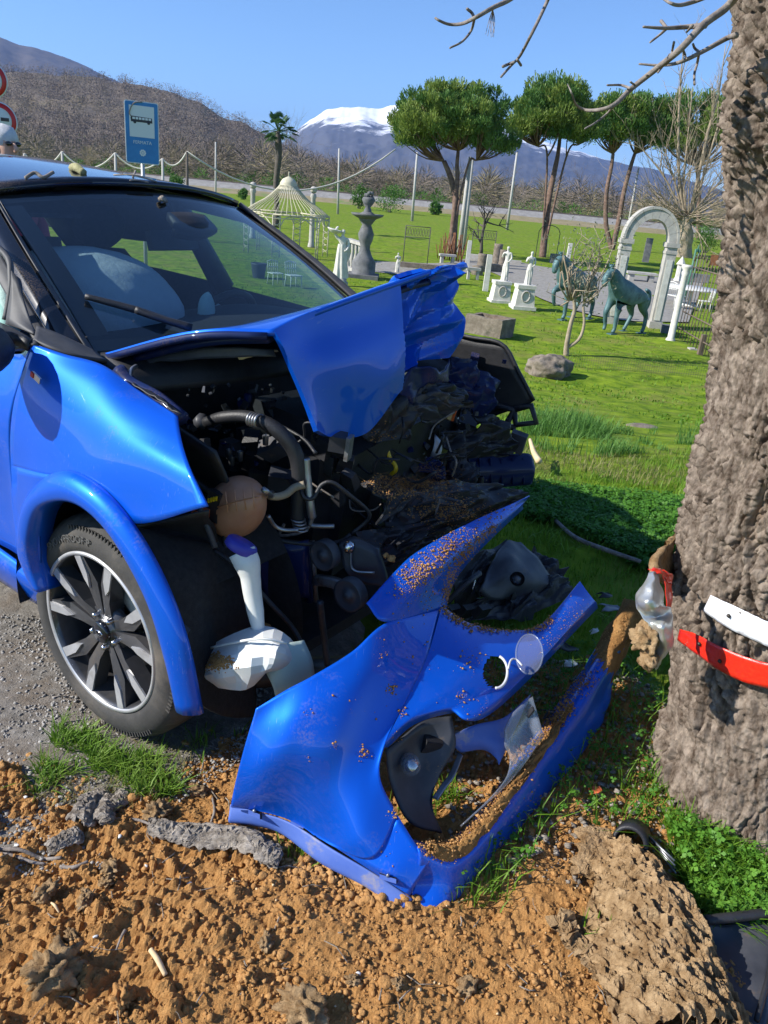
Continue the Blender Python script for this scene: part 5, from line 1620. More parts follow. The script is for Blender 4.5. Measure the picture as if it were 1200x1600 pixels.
# ================================================================== DIRT ON THE BUMPER
from mathutils.bvhtree import BVHTree
def bvh_of(objs):
    bpy.context.view_layer.update()
    V, F = [], []
    for o in objs:
        mw = o.matrix_world
        b_ = len(V)
        V += [mw @ v.co for v in o.data.vertices]
        F += [tuple(i + b_ for i in p.vertices) for p in o.data.polygons]
    return BVHTree.FromPolygons(V, F)
OCT = np.array([(1, 0, 0), (-1, 0, 0), (0, 1, 0), (0, -1, 0), (0, 0, 1), (0, 0, -1)], float)
OCF = np.array([(0, 2, 4), (2, 1, 4), (1, 3, 4), (3, 0, 4), (2, 0, 5), (1, 2, 5), (3, 1, 5), (0, 3, 5)])
IV1, IF1 = ico(2)
IF1 = np.array(IF1)
def lumps(name, P, S, m, seed=0, squash=.75, hi=False, parent=None):
    """many irregular crumbs as one mesh"""
    r = np.random.default_rng(seed)
    P, S = np.asarray(P, float), np.asarray(S, float)
    base, fc = (IV1, IF1) if hi else (OCT, OCF)
    n, k = len(P), len(base)
    q = r.normal(size=(n, 4))
    q /= np.linalg.norm(q, axis=1)[:, None]
    w_, x_, y_, z_ = q.T
    Rm = np.stack([1 - 2 * (y_ * y_ + z_ * z_), 2 * (x_ * y_ - z_ * w_), 2 * (x_ * z_ + y_ * w_), 2 * (x_ * y_ + z_ * w_), 1 - 2 * (x_ * x_ + z_ * z_), 2 * (y_ * z_ - x_ * w_), 2 * (x_ * z_ - y_ * w_), 2 * (y_ * z_ + x_ * w_), 1 - 2 * (x_ * x_ + y_ * y_)], 1).reshape(n, 3, 3)
    sc = S[:, None, None] * r.uniform(.6, 1.25, (n, 1, 3))
    V = base[None] * sc * r.uniform(.72, 1.25, (n, k, 1))
    V = np.einsum('nij,nkj->nki', Rm, V)
    V[:, :, 2] *= squash
    V += P[:, None, :]
    F = (fc[None] + (np.arange(n) * k)[:, None, None]).reshape(-1, 3)
    return rawmesh(name, V, F, m, parent)

bt_ = bvh_of([skin, trim, fog])
def on_bumper(px, py):
    d = ray(px, py)
    h = bt_.ray_cast(Vector(CP), Vector(d).normalized(), 6)
    return h
rd = np.random.default_rng(21)
bp, bs = [], []
def dirt_line(pts, wdt, n, s0, s1, pile=0.0):
    C = cr(np.array([(a, b, 0) for a, b in pts], float), 200)[:, :2]
    for _ in range(int(n * 1.6)):
        c_ = C[rd.integers(0, 200)]
        h = on_bumper(c_[0] + rd.normal() * wdt, c_[1] + rd.normal() * wdt)
        if h[0] is None: continue
        s_ = s0 * .6 * (s1 / s0 / .6) ** (rd.uniform() ** 2.4)
        bp.append(np.array(h[0]) + np.array([0, 0, s_ * .5 + pile * abs(rd.normal())]))
        bs.append(s_)
dirt_line([(698, 940), (705, 905), (735, 860), (775, 825)], 5, 900, .0016, .0055, .004)
dirt_line([(692, 952), (725, 975), (770, 984), (830, 982), (860, 970)], 4, 900, .0016, .005, .003)
dirt_line([(640, 905), (665, 890), (690, 870), (720, 850)], 13, 1100, .0012, .005)
dirt_line([(690, 860), (740, 825), (800, 790)], 14, 500, .0012, .004)
dirt_line([(625, 925), (650, 905), (665, 935)], 16, 260, .0012, .004)
dirt_line([(668, 1325), (705, 1330), (750, 1285), (800, 1220), (850, 1150), (885, 1108)], 7, 3800, .0016, .006, .010)
dirt_line([(870, 1105), (900, 1072), (925, 1062)], 9, 500, .0016, .005, .005)
dirt_line([(940, 1030), (960, 1000), (980, 960), (992, 942)], 12, 1900, .0014, .004, .003)
dirt_line([(850, 1010), (880, 985), (910, 950)], 16, 300, .001, .003)
for px, py, n_, w_ in [(610, 1077, 40, 6), (630, 1113, 16, 4), (480, 1115, 8, 4), (735, 1030, 40, 12), (722, 1088, 26, 5), (568, 1177, 36, 6), (525, 1165, 12, 4), (480, 1185, 8, 4), (600, 1020, 10, 8), (615, 1270, 30, 5), (620, 1150, 12, 5), (745, 1110, 22, 14), (830, 1255, 14, 8), (600, 1330, 8, 12), (560, 1100, 8, 20), (700, 1200, 20, 8), (650, 1000, 40, 40)]:
    dirt_line([(px, py), (px + 1, py), (px, py + 1)], w_, n_, .0012, .005)
dirt = lumps('bumper_soil', bp, bs, M['crumb'], 3)
stuff(dirt, 'orange-brown soil crumbs sprinkled along the edges of the torn bumper', 'soil')
for nm, px, py, s_, z_ in [('soil_clod', 612, 873, .011, .60), ('soil_clod', 603, 868, .008, .6), ('soil_clod', 413, 986, .026, .37)]:
    o = MB().blob((0, 0, 0), (s_, s_, s_ * .9), .5, 2.0, 3, px).build(nm, M['crumb'])
    o.location = atz(px, py, z_)
    tag(o, {612: 'soil clod on the upper corner of the torn bumper', 603: 'small soil clod beside the bumper notch', 413: 'brown soil clod on top of the white washer tank'}[px], 'clod')
wbt = bvh_of([o for o in car.children_recursive if o.name.startswith(('washer_tank', 'torn_plastic', 'front_wing', 'wheel_arch'))])
wp_, wsz = [], []
for _ in range(420):
    px, py = rd.normal(338, 13), rd.normal(1036, 7)
    h = wbt.ray_cast(Vector(CP), Vector(ray(px, py)).normalized(), 6)
    if h[0] is not None and (px - 338) * .3 + 1030 < py + 12:
        wp_.append(np.array(h[0]) + [0, 0, .003]); wsz.append(rd.uniform(.0015, .005))
for cx, cy, sx_, sy_, n_ in [(640, 755, 35, 12, 900), (600, 760, 25, 12, 260), (590, 690, 18, 14, 120), (690, 800, 30, 14, 500), (530, 850, 24, 4, 160), (720, 800, 30, 10, 400)]:
    for _ in range(n_):
        px, py = rd.normal(cx, sx_), rd.normal(cy, sy_)
        h = wbt.ray_cast(Vector(CP), Vector(ray(px, py)).normalized(), 6)
        if h[0] is not None:
            wp_.append(np.array(h[0]) + [0, 0, .003]); wsz.append(rd.uniform(.001, .0042))
stuff(lumps('spilled_soil', wp_, wsz, M['crumb'], 5), 'brown soil spilled over the smashed parts in the engine bay', 'soil')
# brown needles caught in the nose
nd = []
for _ in range(700):
    px, py = rd.normal(645, 34), rd.normal(748, 13)
    h = wbt.ray_cast(Vector(CP), Vector(ray(px, py)).normalized(), 6)
    if h[0] is None: continue
    P = np.array(h[0]) + [0, 0, .004]
    a_ = rd.normal(size=3) * [1, 1, .35]
    a_ /= np.linalg.norm(a_)
    s_ = np.cross(a_, rd.normal(size=3)); s_ /= np.linalg.norm(s_)
    l_ = rd.uniform(.012, .035)
    nd.append([P - a_ * l_, P - a_ * l_ + s_ * .001, P + a_ * l_ + s_ * .001, P + a_ * l_])
nd = np.array(nd)
M['needle'] = mat('brown_needles', (0.16, 0.07, 0.025), (0.26, 0.13, 0.05), rough=0.8, scale=20)
stuff(rawmesh('dry_needles', nd, np.arange(len(nd) * 4).reshape(-1, 4), M['needle']), 'brown dry needles caught in the smashed nose of the car', 'needles')

# ================================================================== DEBRIS ON THE GROUND
def gpt(px, py, up=0.0):
    P = atz(px, py, 0.015)
    P[2] = (soil_z(P[0], P[1]) if P[1] < 2.7 and abs(P[0]) < 1.45 else 0) + up
    return P
def barkslab(pts_a, pts_b, label, m='barkpiece', th=.014, noise=.010, lift=.012, cat='bark', nm='bark_slab'):
    A = [gpt(a, b, lift) for a, b in pts_a]
    Bq = [gpt(a, b, lift * .6) for a, b in pts_b]
    Mi = [(p + q) / 2 + np.array([0, 0, .012]) for p, q in zip(A, Bq)]
    base = np.mean(A + Bq, 0)
    o = thing(nm, label, cat, base)
    Gs = grid([A, Mi, Bq], 44, 70)
    us, vs = np.meshgrid(np.arange(44) / 43., np.arange(70) / 69., indexing='ij')
    ln_ = np.linalg.norm(A[-1] - A[0])
    e1_, e2_, ec = vor(us * 6 + .5 * fb(us * 5, vs * 9, 2, 3), vs * ln_ * 14 + fb(us * 5, vs * 9, 2, 4), int(base[0] * 900) + 7)
    Gs[..., 2] += .006 * np.clip((e2_ - e1_) / .35, 0, 1) ** .6 - .004 +   .003 * fb(us * 14, vs * ln_ * 10, 4, 6) + .0015 * fb(us * 60, vs * ln_ * 160, 2, 9)
    ragged = .007 * fb(vs * ln_ * 40, us * 3, 3, 8)
    Gs[..., 0] += ragged
    Gs[..., 1] += .006 * fb(vs * ln_ * 35 + 9, us * 3, 3, 11)
    MB().surf(Gs, -th).build('slab', M[m], o, world=True, smooth=False)
    return o
barkslab([(112, 1290), (128, 1262), (150, 1225), (168, 1208)], [(140, 1300), (146, 1275), (160, 1250), (172, 1225)], 'broad grey slab of torn bark lying by the grass patch')
barkslab([(150, 1288), (158, 1262), (166, 1240)], [(170, 1306), (170, 1275), (172, 1248)], 'narrow grey bark strip pressed against the broad slab')
barkslab([(172, 1258), (185, 1240), (205, 1222), (218, 1214)], [(180, 1266), (196, 1250), (214, 1234), (226, 1222)], 'short slanting piece of bark right of the broad slab')
barkslab([(232, 1300), (280, 1304), (330, 1306), (385, 1318), (420, 1338), (434, 1345)], [(238, 1312), (285, 1322), (325, 1328), (378, 1336), (408, 1356), (424, 1366)], 'long curved strip of grey bark in front of the bumper', lift=.02)
barkslab([(78, 1322), (95, 1312), (120, 1306)], [(84, 1330), (100, 1322), (124, 1314)], 'small pale bark sliver left of the slabs')
def stick(label, pts, r_, m='twig', nm='stick', cat='stick', up=.006):
    P = [gpt(a, b, up) for a, b in pts]
    o = MB().tube(P, r_, 7, 5 * len(P)).build(nm, M[m])
    base = np.mean(P, 0)
    me = o.data
    co = np.zeros(len(me.vertices) * 3)
    me.vertices.foreach_get('co', co)
    me.vertices.foreach_set('co', (co.reshape(-1, 3) - base).ravel())
    o.location = base
    return tag(o, label, cat)
stick('thin twig joining the bark slabs to the long bark strip', [(146, 1288), (180, 1284), (215, 1288), (240, 1296)], [.005, .004, .004, .003])
stick('straight grey twig at the left edge of the soil', [(-20, 1322), (30, 1330), (65, 1333), (96, 1340)], [.006, .005, .005, .004])
stick('second grey twig crossing the left edge of the soil', [(-20, 1328), (20, 1336), (50, 1345), (70, 1346)], [.005, .004, .004, .003])
stick('curled twig below the left twigs', [(94, 1350), (115, 1357), (138, 1350)], [.004, .005, .003])
stick('short pale split stick lying on open soil', [(236, 1500), (247, 1515), (259, 1530)], [.0055, .006, .005], 'palewood')
stick('mossy bent twig left of the bumper corner', [(330, 1285), (335, 1265), (332, 1240)], [.003, .004, .003])
stick('fine forked twig in the middle of the soil', [(182, 1485), (190, 1470), (196, 1458)], [.002, .003, .004])
stick('pale shaving on the soil at left', [(80, 1410), (86, 1416), (92, 1422)], [.002, .0035, .002], 'palewood')
stick('long dark fallen branch in the shade between car and tree', [(868, 818), (900, 845), (950, 865), (1000, 882)], [.010, .012, .012, .010], up=.03)
stick('dark fallen twig behind the broken headlamp', [(835, 875), (860, 880), (868, 882)], [.006, .010, .009], up=.02)
stick('pale broken stump of branch standing in the grass behind the car', [(842, 722), (834, 708), (828, 688)], [.022, .018, .012], 'palewood', up=.02)
stick('twig shadowing the gravel left of the wheel', [(-10, 1050), (12, 1042), (30, 1040), (56, 1035)], [.003, .003, .003, .002])
stick('forked twig on the gravel by the wheel', [(8, 1032), (14, 1048), (20, 1060)], [.002, .003, .003])
ck_ = [(310, 1228, .022, 'knobbly pale wood chunk left of the bumper corner'), (248, 1272, .030, 'ragged pale wood lump right of the bark slabs'), (172, 1352, .022, 'upright splinter of pale rotten wood'),
       (165, 1378, .014, 'small rotten wood splinter under the upright one'), (72, 1395, .022, 'crumbly wood lump at the left of the soil'), (132, 1412, .018, 'curved pale wood shell on the soil'),
       (112, 1468, .014, 'small torn wood lump in the lower left'), (88, 1535, .045, 'large crumbly lump of rotten wood in the lower left corner'), (190, 1570, .026, 'dark crumbly clod at the bottom left'),
       (470, 1585, .040, 'grey wood lump at the bottom edge of the picture'), (730, 1540, .020, 'pale angular wood chip at bottom centre'), (415, 1480, .016, 'hollow pale wood flake right of centre'),
       (440, 1435, .020, 'orange soil clod below the bumper tip'), (552, 1535, .013, 'pale flake of wood near the bottom centre'), (620, 1545, .012, 'small brown wood flake at bottom centre'), (385, 1530, .018, 'dark clod in the middle of the soil'),
       (300, 1345, .012, 'small clod in front of the long bark strip'), (240, 1240, .012, 'brown clod above the ragged wood lump'), (330, 1225, .012, 'crumbly clod beside the knobbly chunk')]
for q, (px, py, s_, lb) in enumerate(ck_):
    o = MB().blob((0, 0, 0), (s_ * 1.15, s_ * .85, s_ * .75), .75, 2.6, 4, q + 1, rot=rotm(.2 * q, .3, q)).build('wood_chunk' if 'wood' in lb else 'soil_clod', M['rawwood'] if 'wood' in lb else M['crumb'])
    o.location = gpt(px, py, s_ * .35)
    tag(o, lb, 'wood chunk' if 'wood' in lb else 'clod')
# white chips: each a thing
chips = [(26, 1317, 'beside the left twigs'), (8, 1316, 'at the left edge above the twigs'), (68, 1254, 'left of the broad bark slab'), (135, 1215, 'in the grass patch by the wheel'), (150, 1472, 'right of the large crumbly lump'), (228, 1352, 'below the long bark strip'), (40, 1245, 'near the left edge under the grass patch'), (296, 1380, 'on bare soil below the bumper corner'), (188, 1318, 'under the thin twig'), (560, 1525, 'near the bottom centre')]
for q, (px, py, lb) in enumerate(chips):
    o = MB().blob((0, 0, 0), (.006, .0045, .002), .5, 2, 2, q, rot=rotm(0, 0, q)).build('white_chip', M['whiteplastic'])
    o.location = gpt(px, py, .004)
    tag(o, 'tiny white chip ' + lb, 'chip', 'white chips scattered on the soil')
# rotten log, lower right
lg = grid([[gpt(905, 1335, .03), gpt(960, 1322, .05), gpt(1010, 1345, .04), gpt(1052, 1372, .02)],
           [gpt(925, 1390, .05), gpt(975, 1385, .10), gpt(1030, 1395, .09), gpt(1085, 1420, .03)],
           [gpt(905, 1460, .03), gpt(985, 1450, .10), gpt(1060, 1455, .11), gpt(1112, 1480, .03)],
           [gpt(930, 1540, .03), gpt(1005, 1530, .09), gpt(1090, 1530, .10), gpt(1150, 1560, .02)],
           [gpt(960, 1640, .03), gpt(1040, 1640, .09), gpt(1120, 1640, .09), gpt(1200, 1660, .02)]], 200, 150)
lx, ly = lg[..., 0], lg[..., 1]
al, ac = lx * .62 - ly * .78, lx * .78 + ly * .62                     # along / across the grain
f1, f2, ci = vor(al * 26 + .5 * fb(al * 30, ac * 30, 2, 3), ac * 46 + .5 * fb(al * 30, ac * 30, 2, 4), 5)
g1_, g2_, c2_ = vor(al * 60, ac * 90, 6)
lg[..., 2] += -.034 * (ci > .35) * np.exp(-(f1 / (.16 + .22 * ci)) ** 2) + .010 * fb(al * 20, ac * 70, 4, 8) + .006 * fb(al * 90, ac * 120, 3, 9) - .010 * (c2_ > .6) * np.exp(-(g1_ / .3) ** 2) + .02 * fb(al * 6, ac * 9, 2, 10)
log = thing('rotten_log', 'big crumbling slab of rotten tan wood in the lower right corner', 'log', lg[60, 50] * [1, 1, 0])
MB().surf(lg).build('pitted_wood', M['rawwood'], log, world=True, smooth=False)
barkslab([(862, 1445), (900, 1490), (950, 1550), (985, 1620)], [(884, 1440), (930, 1482), (985, 1540), (1030, 1610)], 'long splintered plank of pale wood beside the rotten log', 'rawwood', .02, .012, .02, 'plank', 'splintered_plank')
barkslab([(905, 1312), (925, 1305), (950, 1310)], [(900, 1370), (925, 1375), (950, 1380)], 'dark rotten wood flake in the shade behind the log', 'rawwood', .02, .015, .02, 'wood flake', 'wood_flake')
# dark plastic panel at the right edge
dp = thing('broken_undertray', 'broken dark plastic panel with soil on it at the lower right edge', 'car part', gpt(1160, 1530))
MB().patch([[gpt(1095, 1455, .05), gpt(1150, 1450, .05), gpt(1205, 1445, .05)], [gpt(1105, 1475, .02), gpt(1150, 1480, .02), gpt(1205, 1485, .03)], [gpt(1120, 1560, .02), gpt(1160, 1570, .02), gpt(1200, 1580, .02)], [gpt(1140, 1640, .01), gpt(1165, 1640, .01), gpt(1190, 1640, .01)]], 18, 14, .006, .006, 14).build('panel', M['darkplastic'], dp, world=True)
MB().tube([gpt(1095, 1458, .065), gpt(1150, 1452, .07), gpt(1205, 1447, .07)], .012, 7, 12).build('panel_lip', M['blackplastic'], dp, world=True)
MB().tube([gpt(1205, 1450, .05), gpt(1200, 1520, .03), gpt(1180, 1600, .02)], .006, 6, 12).build('panel_edge', M['blackplastic'], dp, world=True)
# dark round duct with bright ribs
du = thing('broken_duct', 'dark round plastic duct with shiny ribs half buried beside the trunk', 'car part', gpt(1010, 1320))
MB().lathe([(.035, -.05), (.045, -.05), (.046, .03), (.036, .035), (.034, -.04)], 26, 'z', gpt(985, 1318, .035), rot=rotm(R(65), 0, R(-30))).build('tube', M['blackplastic'], du, world=True)
for q in range(4):
    MB().tube([gpt(1010 + 5 * q, 1318 + 3 * q, .055 - .006 * q), gpt(1050 + 2 * q, 1358 + 3 * q, .05 - .006 * q)], .0035, 6).build('rib', M['steel'], du, world=True)
# broken headlamp behind the bumper
hd_ = thing('broken_headlamp', 'broken dark grey headlamp housing lying in the shade behind the bumper', 'car part', atz(800, 910, .05))
MB().patch([[atz(748, 925, .18), atz(785, 850, .24), atz(815, 848, .22)], [atz(760, 935, .14), atz(800, 880, .22), atz(845, 880, .17)], [atz(790, 938, .10), atz(830, 910, .14), atz(868, 912, .10)], [atz(800, 945, .05), atz(840, 930, .07), atz(872, 922, .05)]], 20, 20, .01, .012, 12).build('housing', M['darkplastic'], hd_, world=True)
MB().lathe([(.028, .01), (.030, .0), (.020, -.015), (0, -.02)], 24, 'z', atz(808, 905, .20), rot=rotm(R(40), R(10), 0)).build('lamp_bowl', M['blackplastic'], hd_, world=True)
MB().lathe([(0, .012), (.012, .008), (.018, -.006)], 20, 'z', atz(808, 905, .20), rot=rotm(R(40), R(10), 0)).build('bulb', M['clearplastic'], hd_, world=True)
MB().patch([[atz(742, 905, .24), atz(750, 892, .26)], [atz(738, 925, .2), atz(748, 900, .24)]], 4, 4, .003).build('chrome_tab', M['chrome'], hd_, world=True)
MB().tube([atz(700, 940, .2), atz(730, 910, .25), atz(750, 895, .27)], .012, 6).build('mounting_arm', M['darkplastic'], hd_, world=True)
for q in range(3):
    MB().box(atz(705 + 24 * q, 955, .10), (.07, .03, .05), rotm(.4, .2, .8), .9).build('grille_bar', M['blackplastic'], hd_, smooth=False, world=True)
for q, (aa, bb, m_) in enumerate([([(700, 905, .22), (740, 870, .24), (790, 845, .22)], [(715, 950, .10), (755, 935, .08), (800, 925, .06)], 'blackplastic'),
                                  ([(795, 930, .10), (840, 905, .12), (885, 900, .12)], [(800, 965, .03), (850, 950, .03), (895, 935, .04)], 'blackplastic'),
                                  ([(735, 935, .10), (790, 925, .10), (830, 930, .08)], [(725, 975, .02), (780, 970, .02), (835, 965, .02)], 'darkplastic'),
                                  ([(830, 860, .16), (860, 870, .14), (885, 890, .12)], [(825, 900, .08), (850, 905, .07), (880, 915, .06)], 'darkplastic')]):
    A2, B2 = np.array([atz(*p) for p in aa]), np.array([atz(*p) for p in bb])
    g_ = facet(grid([A2, (A2 + B2) / 2 + np.array([0, 0, .02]), B2], 24, 30), lambda p: 1, .022, 4, 6, 90 + q, (.3, -.4, 1))
    MB().surf(facet(g_, lambda p: 1, .008, 9, 13, 95 + q, (.3, -.4, 1)), .005).build('torn_backing', M[m_], hd_, world=True, auto=14)
# plastic and foil scraps between bumper and tree
def scrap(px, py, s_, m, lb, q, z=.04):
    P = atz(px, py, z)
    o = thing('plastic_scrap', lb, 'scrap', P)
    MB().patch([[P + [-s_, -s_ * .5, 0], P + [s_ * .3, -s_ * .7, .01]], [P + [-s_ * .6, 0, .02], P + [s_, 0, .01]], [P + [-s_, s_ * .7, 0], P + [s_ * .5, s_ * .5, .02]]], 10, 10, .003, s_ * .35, 22, q).build('sheet', M[m], o, world=True)
scrap(958, 955, .05, 'alu', 'bluish crumpled plastic sheet between the bumper bar and the trunk', 1, .12)
scrap(890, 1040, .028, 'whiteplastic', 'torn white plastic scrap under the bumper bar', 2)
scrap(928, 990, .016, 'whiteplastic', 'small white shred beside the bumper lip', 3)
scrap(945, 935, .03, 'blackplastic', 'black bent plastic strip at the end of the bumper bar', 4, .15)
scrap(860, 1120, .03, 'blackplastic', 'small black plastic plate inside the lower lip of the bumper', 5, .10)
scrap(880, 1015, .05, 'blackplastic', 'flat black plastic shard under the middle bar', 6, .03)
scrap(930, 1240, .016, 'orange', 'tiny red-orange lamp fragment in the shade by the trunk', 7)
# twigs and bits fallen on the roof
def roofpt(px, py):
    h = rbt.ray_cast(Vector(CP), Vector(ray(px, py)).normalized(), 8)
    return np.array(h[0]) + [0, 0, .006] if h[0] is not None else None
rbt = bvh_of([roof, ws])
def rooftwig(pts, r_, lb, m='twig', nm='fallen_twig', cat='twig'):
    P = [roofpt(a, b) for a, b in pts]
    P = [p for p in P if p is not None]
    if len(P) < 2: return
    o = thing(nm, lb, cat, np.mean(P, 0))
    MB().tube([p + np.array([0, 0, .012 * (i % 2)]) for i, p in enumerate(P)], r_, 7, 5 * len(P)).build('stem', M[m], o, world=True)
    return o
M['mosstwig'] = mat('lichen_twig', (0.25, 0.24, 0.11), (0.4, 0.37, 0.2), rough=0.9, scale=60, bump=.4)
rooftwig([(113, 265), (120, 270), (131, 273)], [.014, .016, .013], 'thick stub of lichen-covered branch lying on the car roof', 'mosstwig')
rooftwig([(40, 281), (55, 279), (68, 280), (84, 278)], .006, 'knotty dark twig on the left of the car roof')
rooftwig([(178, 276), (210, 282), (245, 287)], .003, 'long thin twig near the far edge of the car roof')
rooftwig([(203, 285), (215, 290), (232, 288), (250, 298)], .003, 'tangled fine twigs in the middle of the car roof')
rooftwig([(205, 292), (208, 280), (212, 275)], .004, 'short upright twig with a pale tip on the car roof')
rooftwig([(249, 315), (254, 318), (260, 318)], [.008, .011, .007], 'small bark crumb at the top of the windscreen', 'barkpiece')
# ================================================================== BACKGROUND
M['whitestone'] = mat('white_statue_stone', (0.66, 0.64, 0.58), (0.52, 0.50, 0.44), rough=0.85, scale=7, bump=0.2)
M['palestone'] = mat('pale_carved_stone', (0.46, 0.44, 0.40), (0.34, 0.32, 0.29), rough=0.9, scale=5, bump=0.3, c3=(0.2, 0.19, 0.16), s3=3.0, t3=(0.58, 0.75))
M['greystone'] = mat('grey_weathered_stone', (0.085, 0.09, 0.095), (0.17, 0.17, 0.172), rough=0.85, scale=5, bump=0.3)
M['roughstone'] = mat('rough_brown_stone', (0.13, 0.105, 0.078), (0.25, 0.21, 0.165), rough=0.95, scale=7, detail=9, bump=0.9, bscale=18, c3=(0.085, 0.08, 0.055), s3=3, t3=(0.55, 0.7))
M['bronze'] = mat('blue_green_bronze', (0.045, 0.105, 0.115), (0.115, 0.21, 0.215), rough=0.55, metal=0.15, scale=5, detail=8, bump=0.3, bscale=14, c3=(0.03, 0.05, 0.05), s3=4)
M['creamiron'] = mat('cream_painted_iron', (0.58, 0.54, 0.40), (0.46, 0.42, 0.30), rough=0.7, scale=9)
M['whiteiron'] = mat('white_painted_iron', (0.66, 0.66, 0.62), (0.55, 0.54, 0.5), rough=0.6, scale=9)
M['darkiron'] = mat('dark_wrought_iron', (0.05, 0.055, 0.05), (0.09, 0.08, 0.07), rough=0.7, scale=9)
M['greeniron'] = mat('green_painted_iron', (0.05, 0.15, 0.10), (0.07, 0.2, 0.13), rough=0.6, scale=9)
M['concrete'] = mat('pole_concrete', (0.36, 0.35, 0.33), (0.46, 0.45, 0.43), rough=0.9, scale=4)
M['gateiron'] = mat('weathered_gate_iron', (0.10, 0.075, 0.055), (0.17, 0.125, 0.09), rough=0.8, scale=8)
M['polewood'] = mat('dark_pole_wood', (0.07, 0.06, 0.05), (0.12, 0.1, 0.085), rough=0.9, scale=8)
M['pinebark'] = mat('red_brown_pine_bark', (0.105, 0.062, 0.045), (0.22, 0.145, 0.11), rough=0.95, scale=6, bump=0.6, c3=(0.05, 0.045, 0.045), s3=1.2)
M['palebark'] = mat('pale_brown_bark', (0.26, 0.20, 0.135), (0.40, 0.33, 0.24), rough=0.95, scale=6, bump=0.5)
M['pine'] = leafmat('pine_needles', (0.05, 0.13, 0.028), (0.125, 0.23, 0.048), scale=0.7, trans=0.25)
M['pinelight'] = leafmat('sunlit_pine_needles', (0.14, 0.215, 0.04), (0.23, 0.30, 0.065), scale=0.7, trans=0.25)  # lighter copy of the needles, sunlight put into the colour
M['palm'] = leafmat('palm_fronds', (0.035, 0.09, 0.03), (0.07, 0.14, 0.045), scale=1.0)
M['olive'] = leafmat('olive_leaves', (0.15, 0.17, 0.12), (0.26, 0.27, 0.19), scale=3)
M['shrub'] = leafmat('green_shrub_leaves', (0.05, 0.14, 0.02), (0.11, 0.22, 0.035), scale=0.6)
M['signblue'] = mat('sign_blue', (0.012, 0.16, 0.44), (0.02, 0.2, 0.5), rough=0.4, scale=6)
M['signwhite'] = mat('sign_white', (0.60, 0.63, 0.67), rough=0.4)
M['signred'] = mat('sign_red', (0.50, 0.012, 0.012), rough=0.4)
M['signblack'] = mat('sign_black', (0.02, 0.02, 0.03), rough=0.4)
M['galv'] = mat('galvanised_steel', (0.35, 0.37, 0.39), (0.45, 0.46, 0.48), rough=0.5, metal=0.6, scale=9)
M['skin'] = mat('skin', (0.48, 0.27, 0.19), (0.55, 0.32, 0.23), rough=0.6, scale=12, sss=0.1)
M['whitehair'] = mat('white_hair', (0.62, 0.62, 0.62), (0.5, 0.5, 0.5), rough=0.7, scale=40, bump=.4)
M['maroon'] = mat('maroon_jacket', (0.16, 0.015, 0.04), (0.24, 0.03, 0.07), rough=0.85, scale=12, bump=.3)
M['trouser'] = mat('dark_trousers', (0.03, 0.035, 0.05), rough=0.9)

def hgt(P, py_top, px=None):
    """height above base P that shows at image row py_top"""
    lo, hi = 0.0, 60.0
    for _ in range(50):
        m_ = (lo + hi) / 2
        if projpx(P + np.array([0, 0, m_]))[1] > py_top: lo = m_
        else: hi = m_
    return lo

def pxm(P):
    """metres per photograph pixel at P"""
    return (np.asarray(P) - CP) @ FWD / FPX

def skinned(name, verts, edges, m, parent=None, sub=2, root=0):
    me = bpy.data.meshes.new(name)
    keys = list(verts)
    me.from_pydata([verts[k][:3] for k in keys], [(keys.index(a), keys.index(b)) for a, b in edges], [])
    o = bpy.data.objects.new(name, me)
    COL.objects.link(o)
    o.modifiers.new('s', 'SKIN')
    for i, k in enumerate(keys):
        sv_ = me.skin_vertices[0].data[i]
        rr = verts[k][3]
        sv_.radius = (rr, rr) if np.isscalar(rr) else rr
        sv_.use_root = (i == root)
    md = o.modifiers.new('u', 'SUBSURF')
    md.levels = md.render_levels = sub
    dg = bpy.context.evaluated_depsgraph_get()
    dg.update()
    me2 = bpy.data.meshes.new_from_object(o.evaluated_get(dg))
    bpy.data.objects.remove(o)
    me2.name = name
    me2.polygons.foreach_set('use_smooth', [True] * len(me2.polygons))
    me2.materials.clear()
    me2.materials.append(m)
    ob = bpy.data.objects.new(name, me2)
    COL.objects.link(ob)
    if parent: ob.parent = parent
    return ob

def face_cam(P, extra=0.0):
    """yaw that turns local -y towards the camera"""
    d = CP - np.asarray(P)
    return math.atan2(d[1], d[0]) + math.pi / 2 + extra

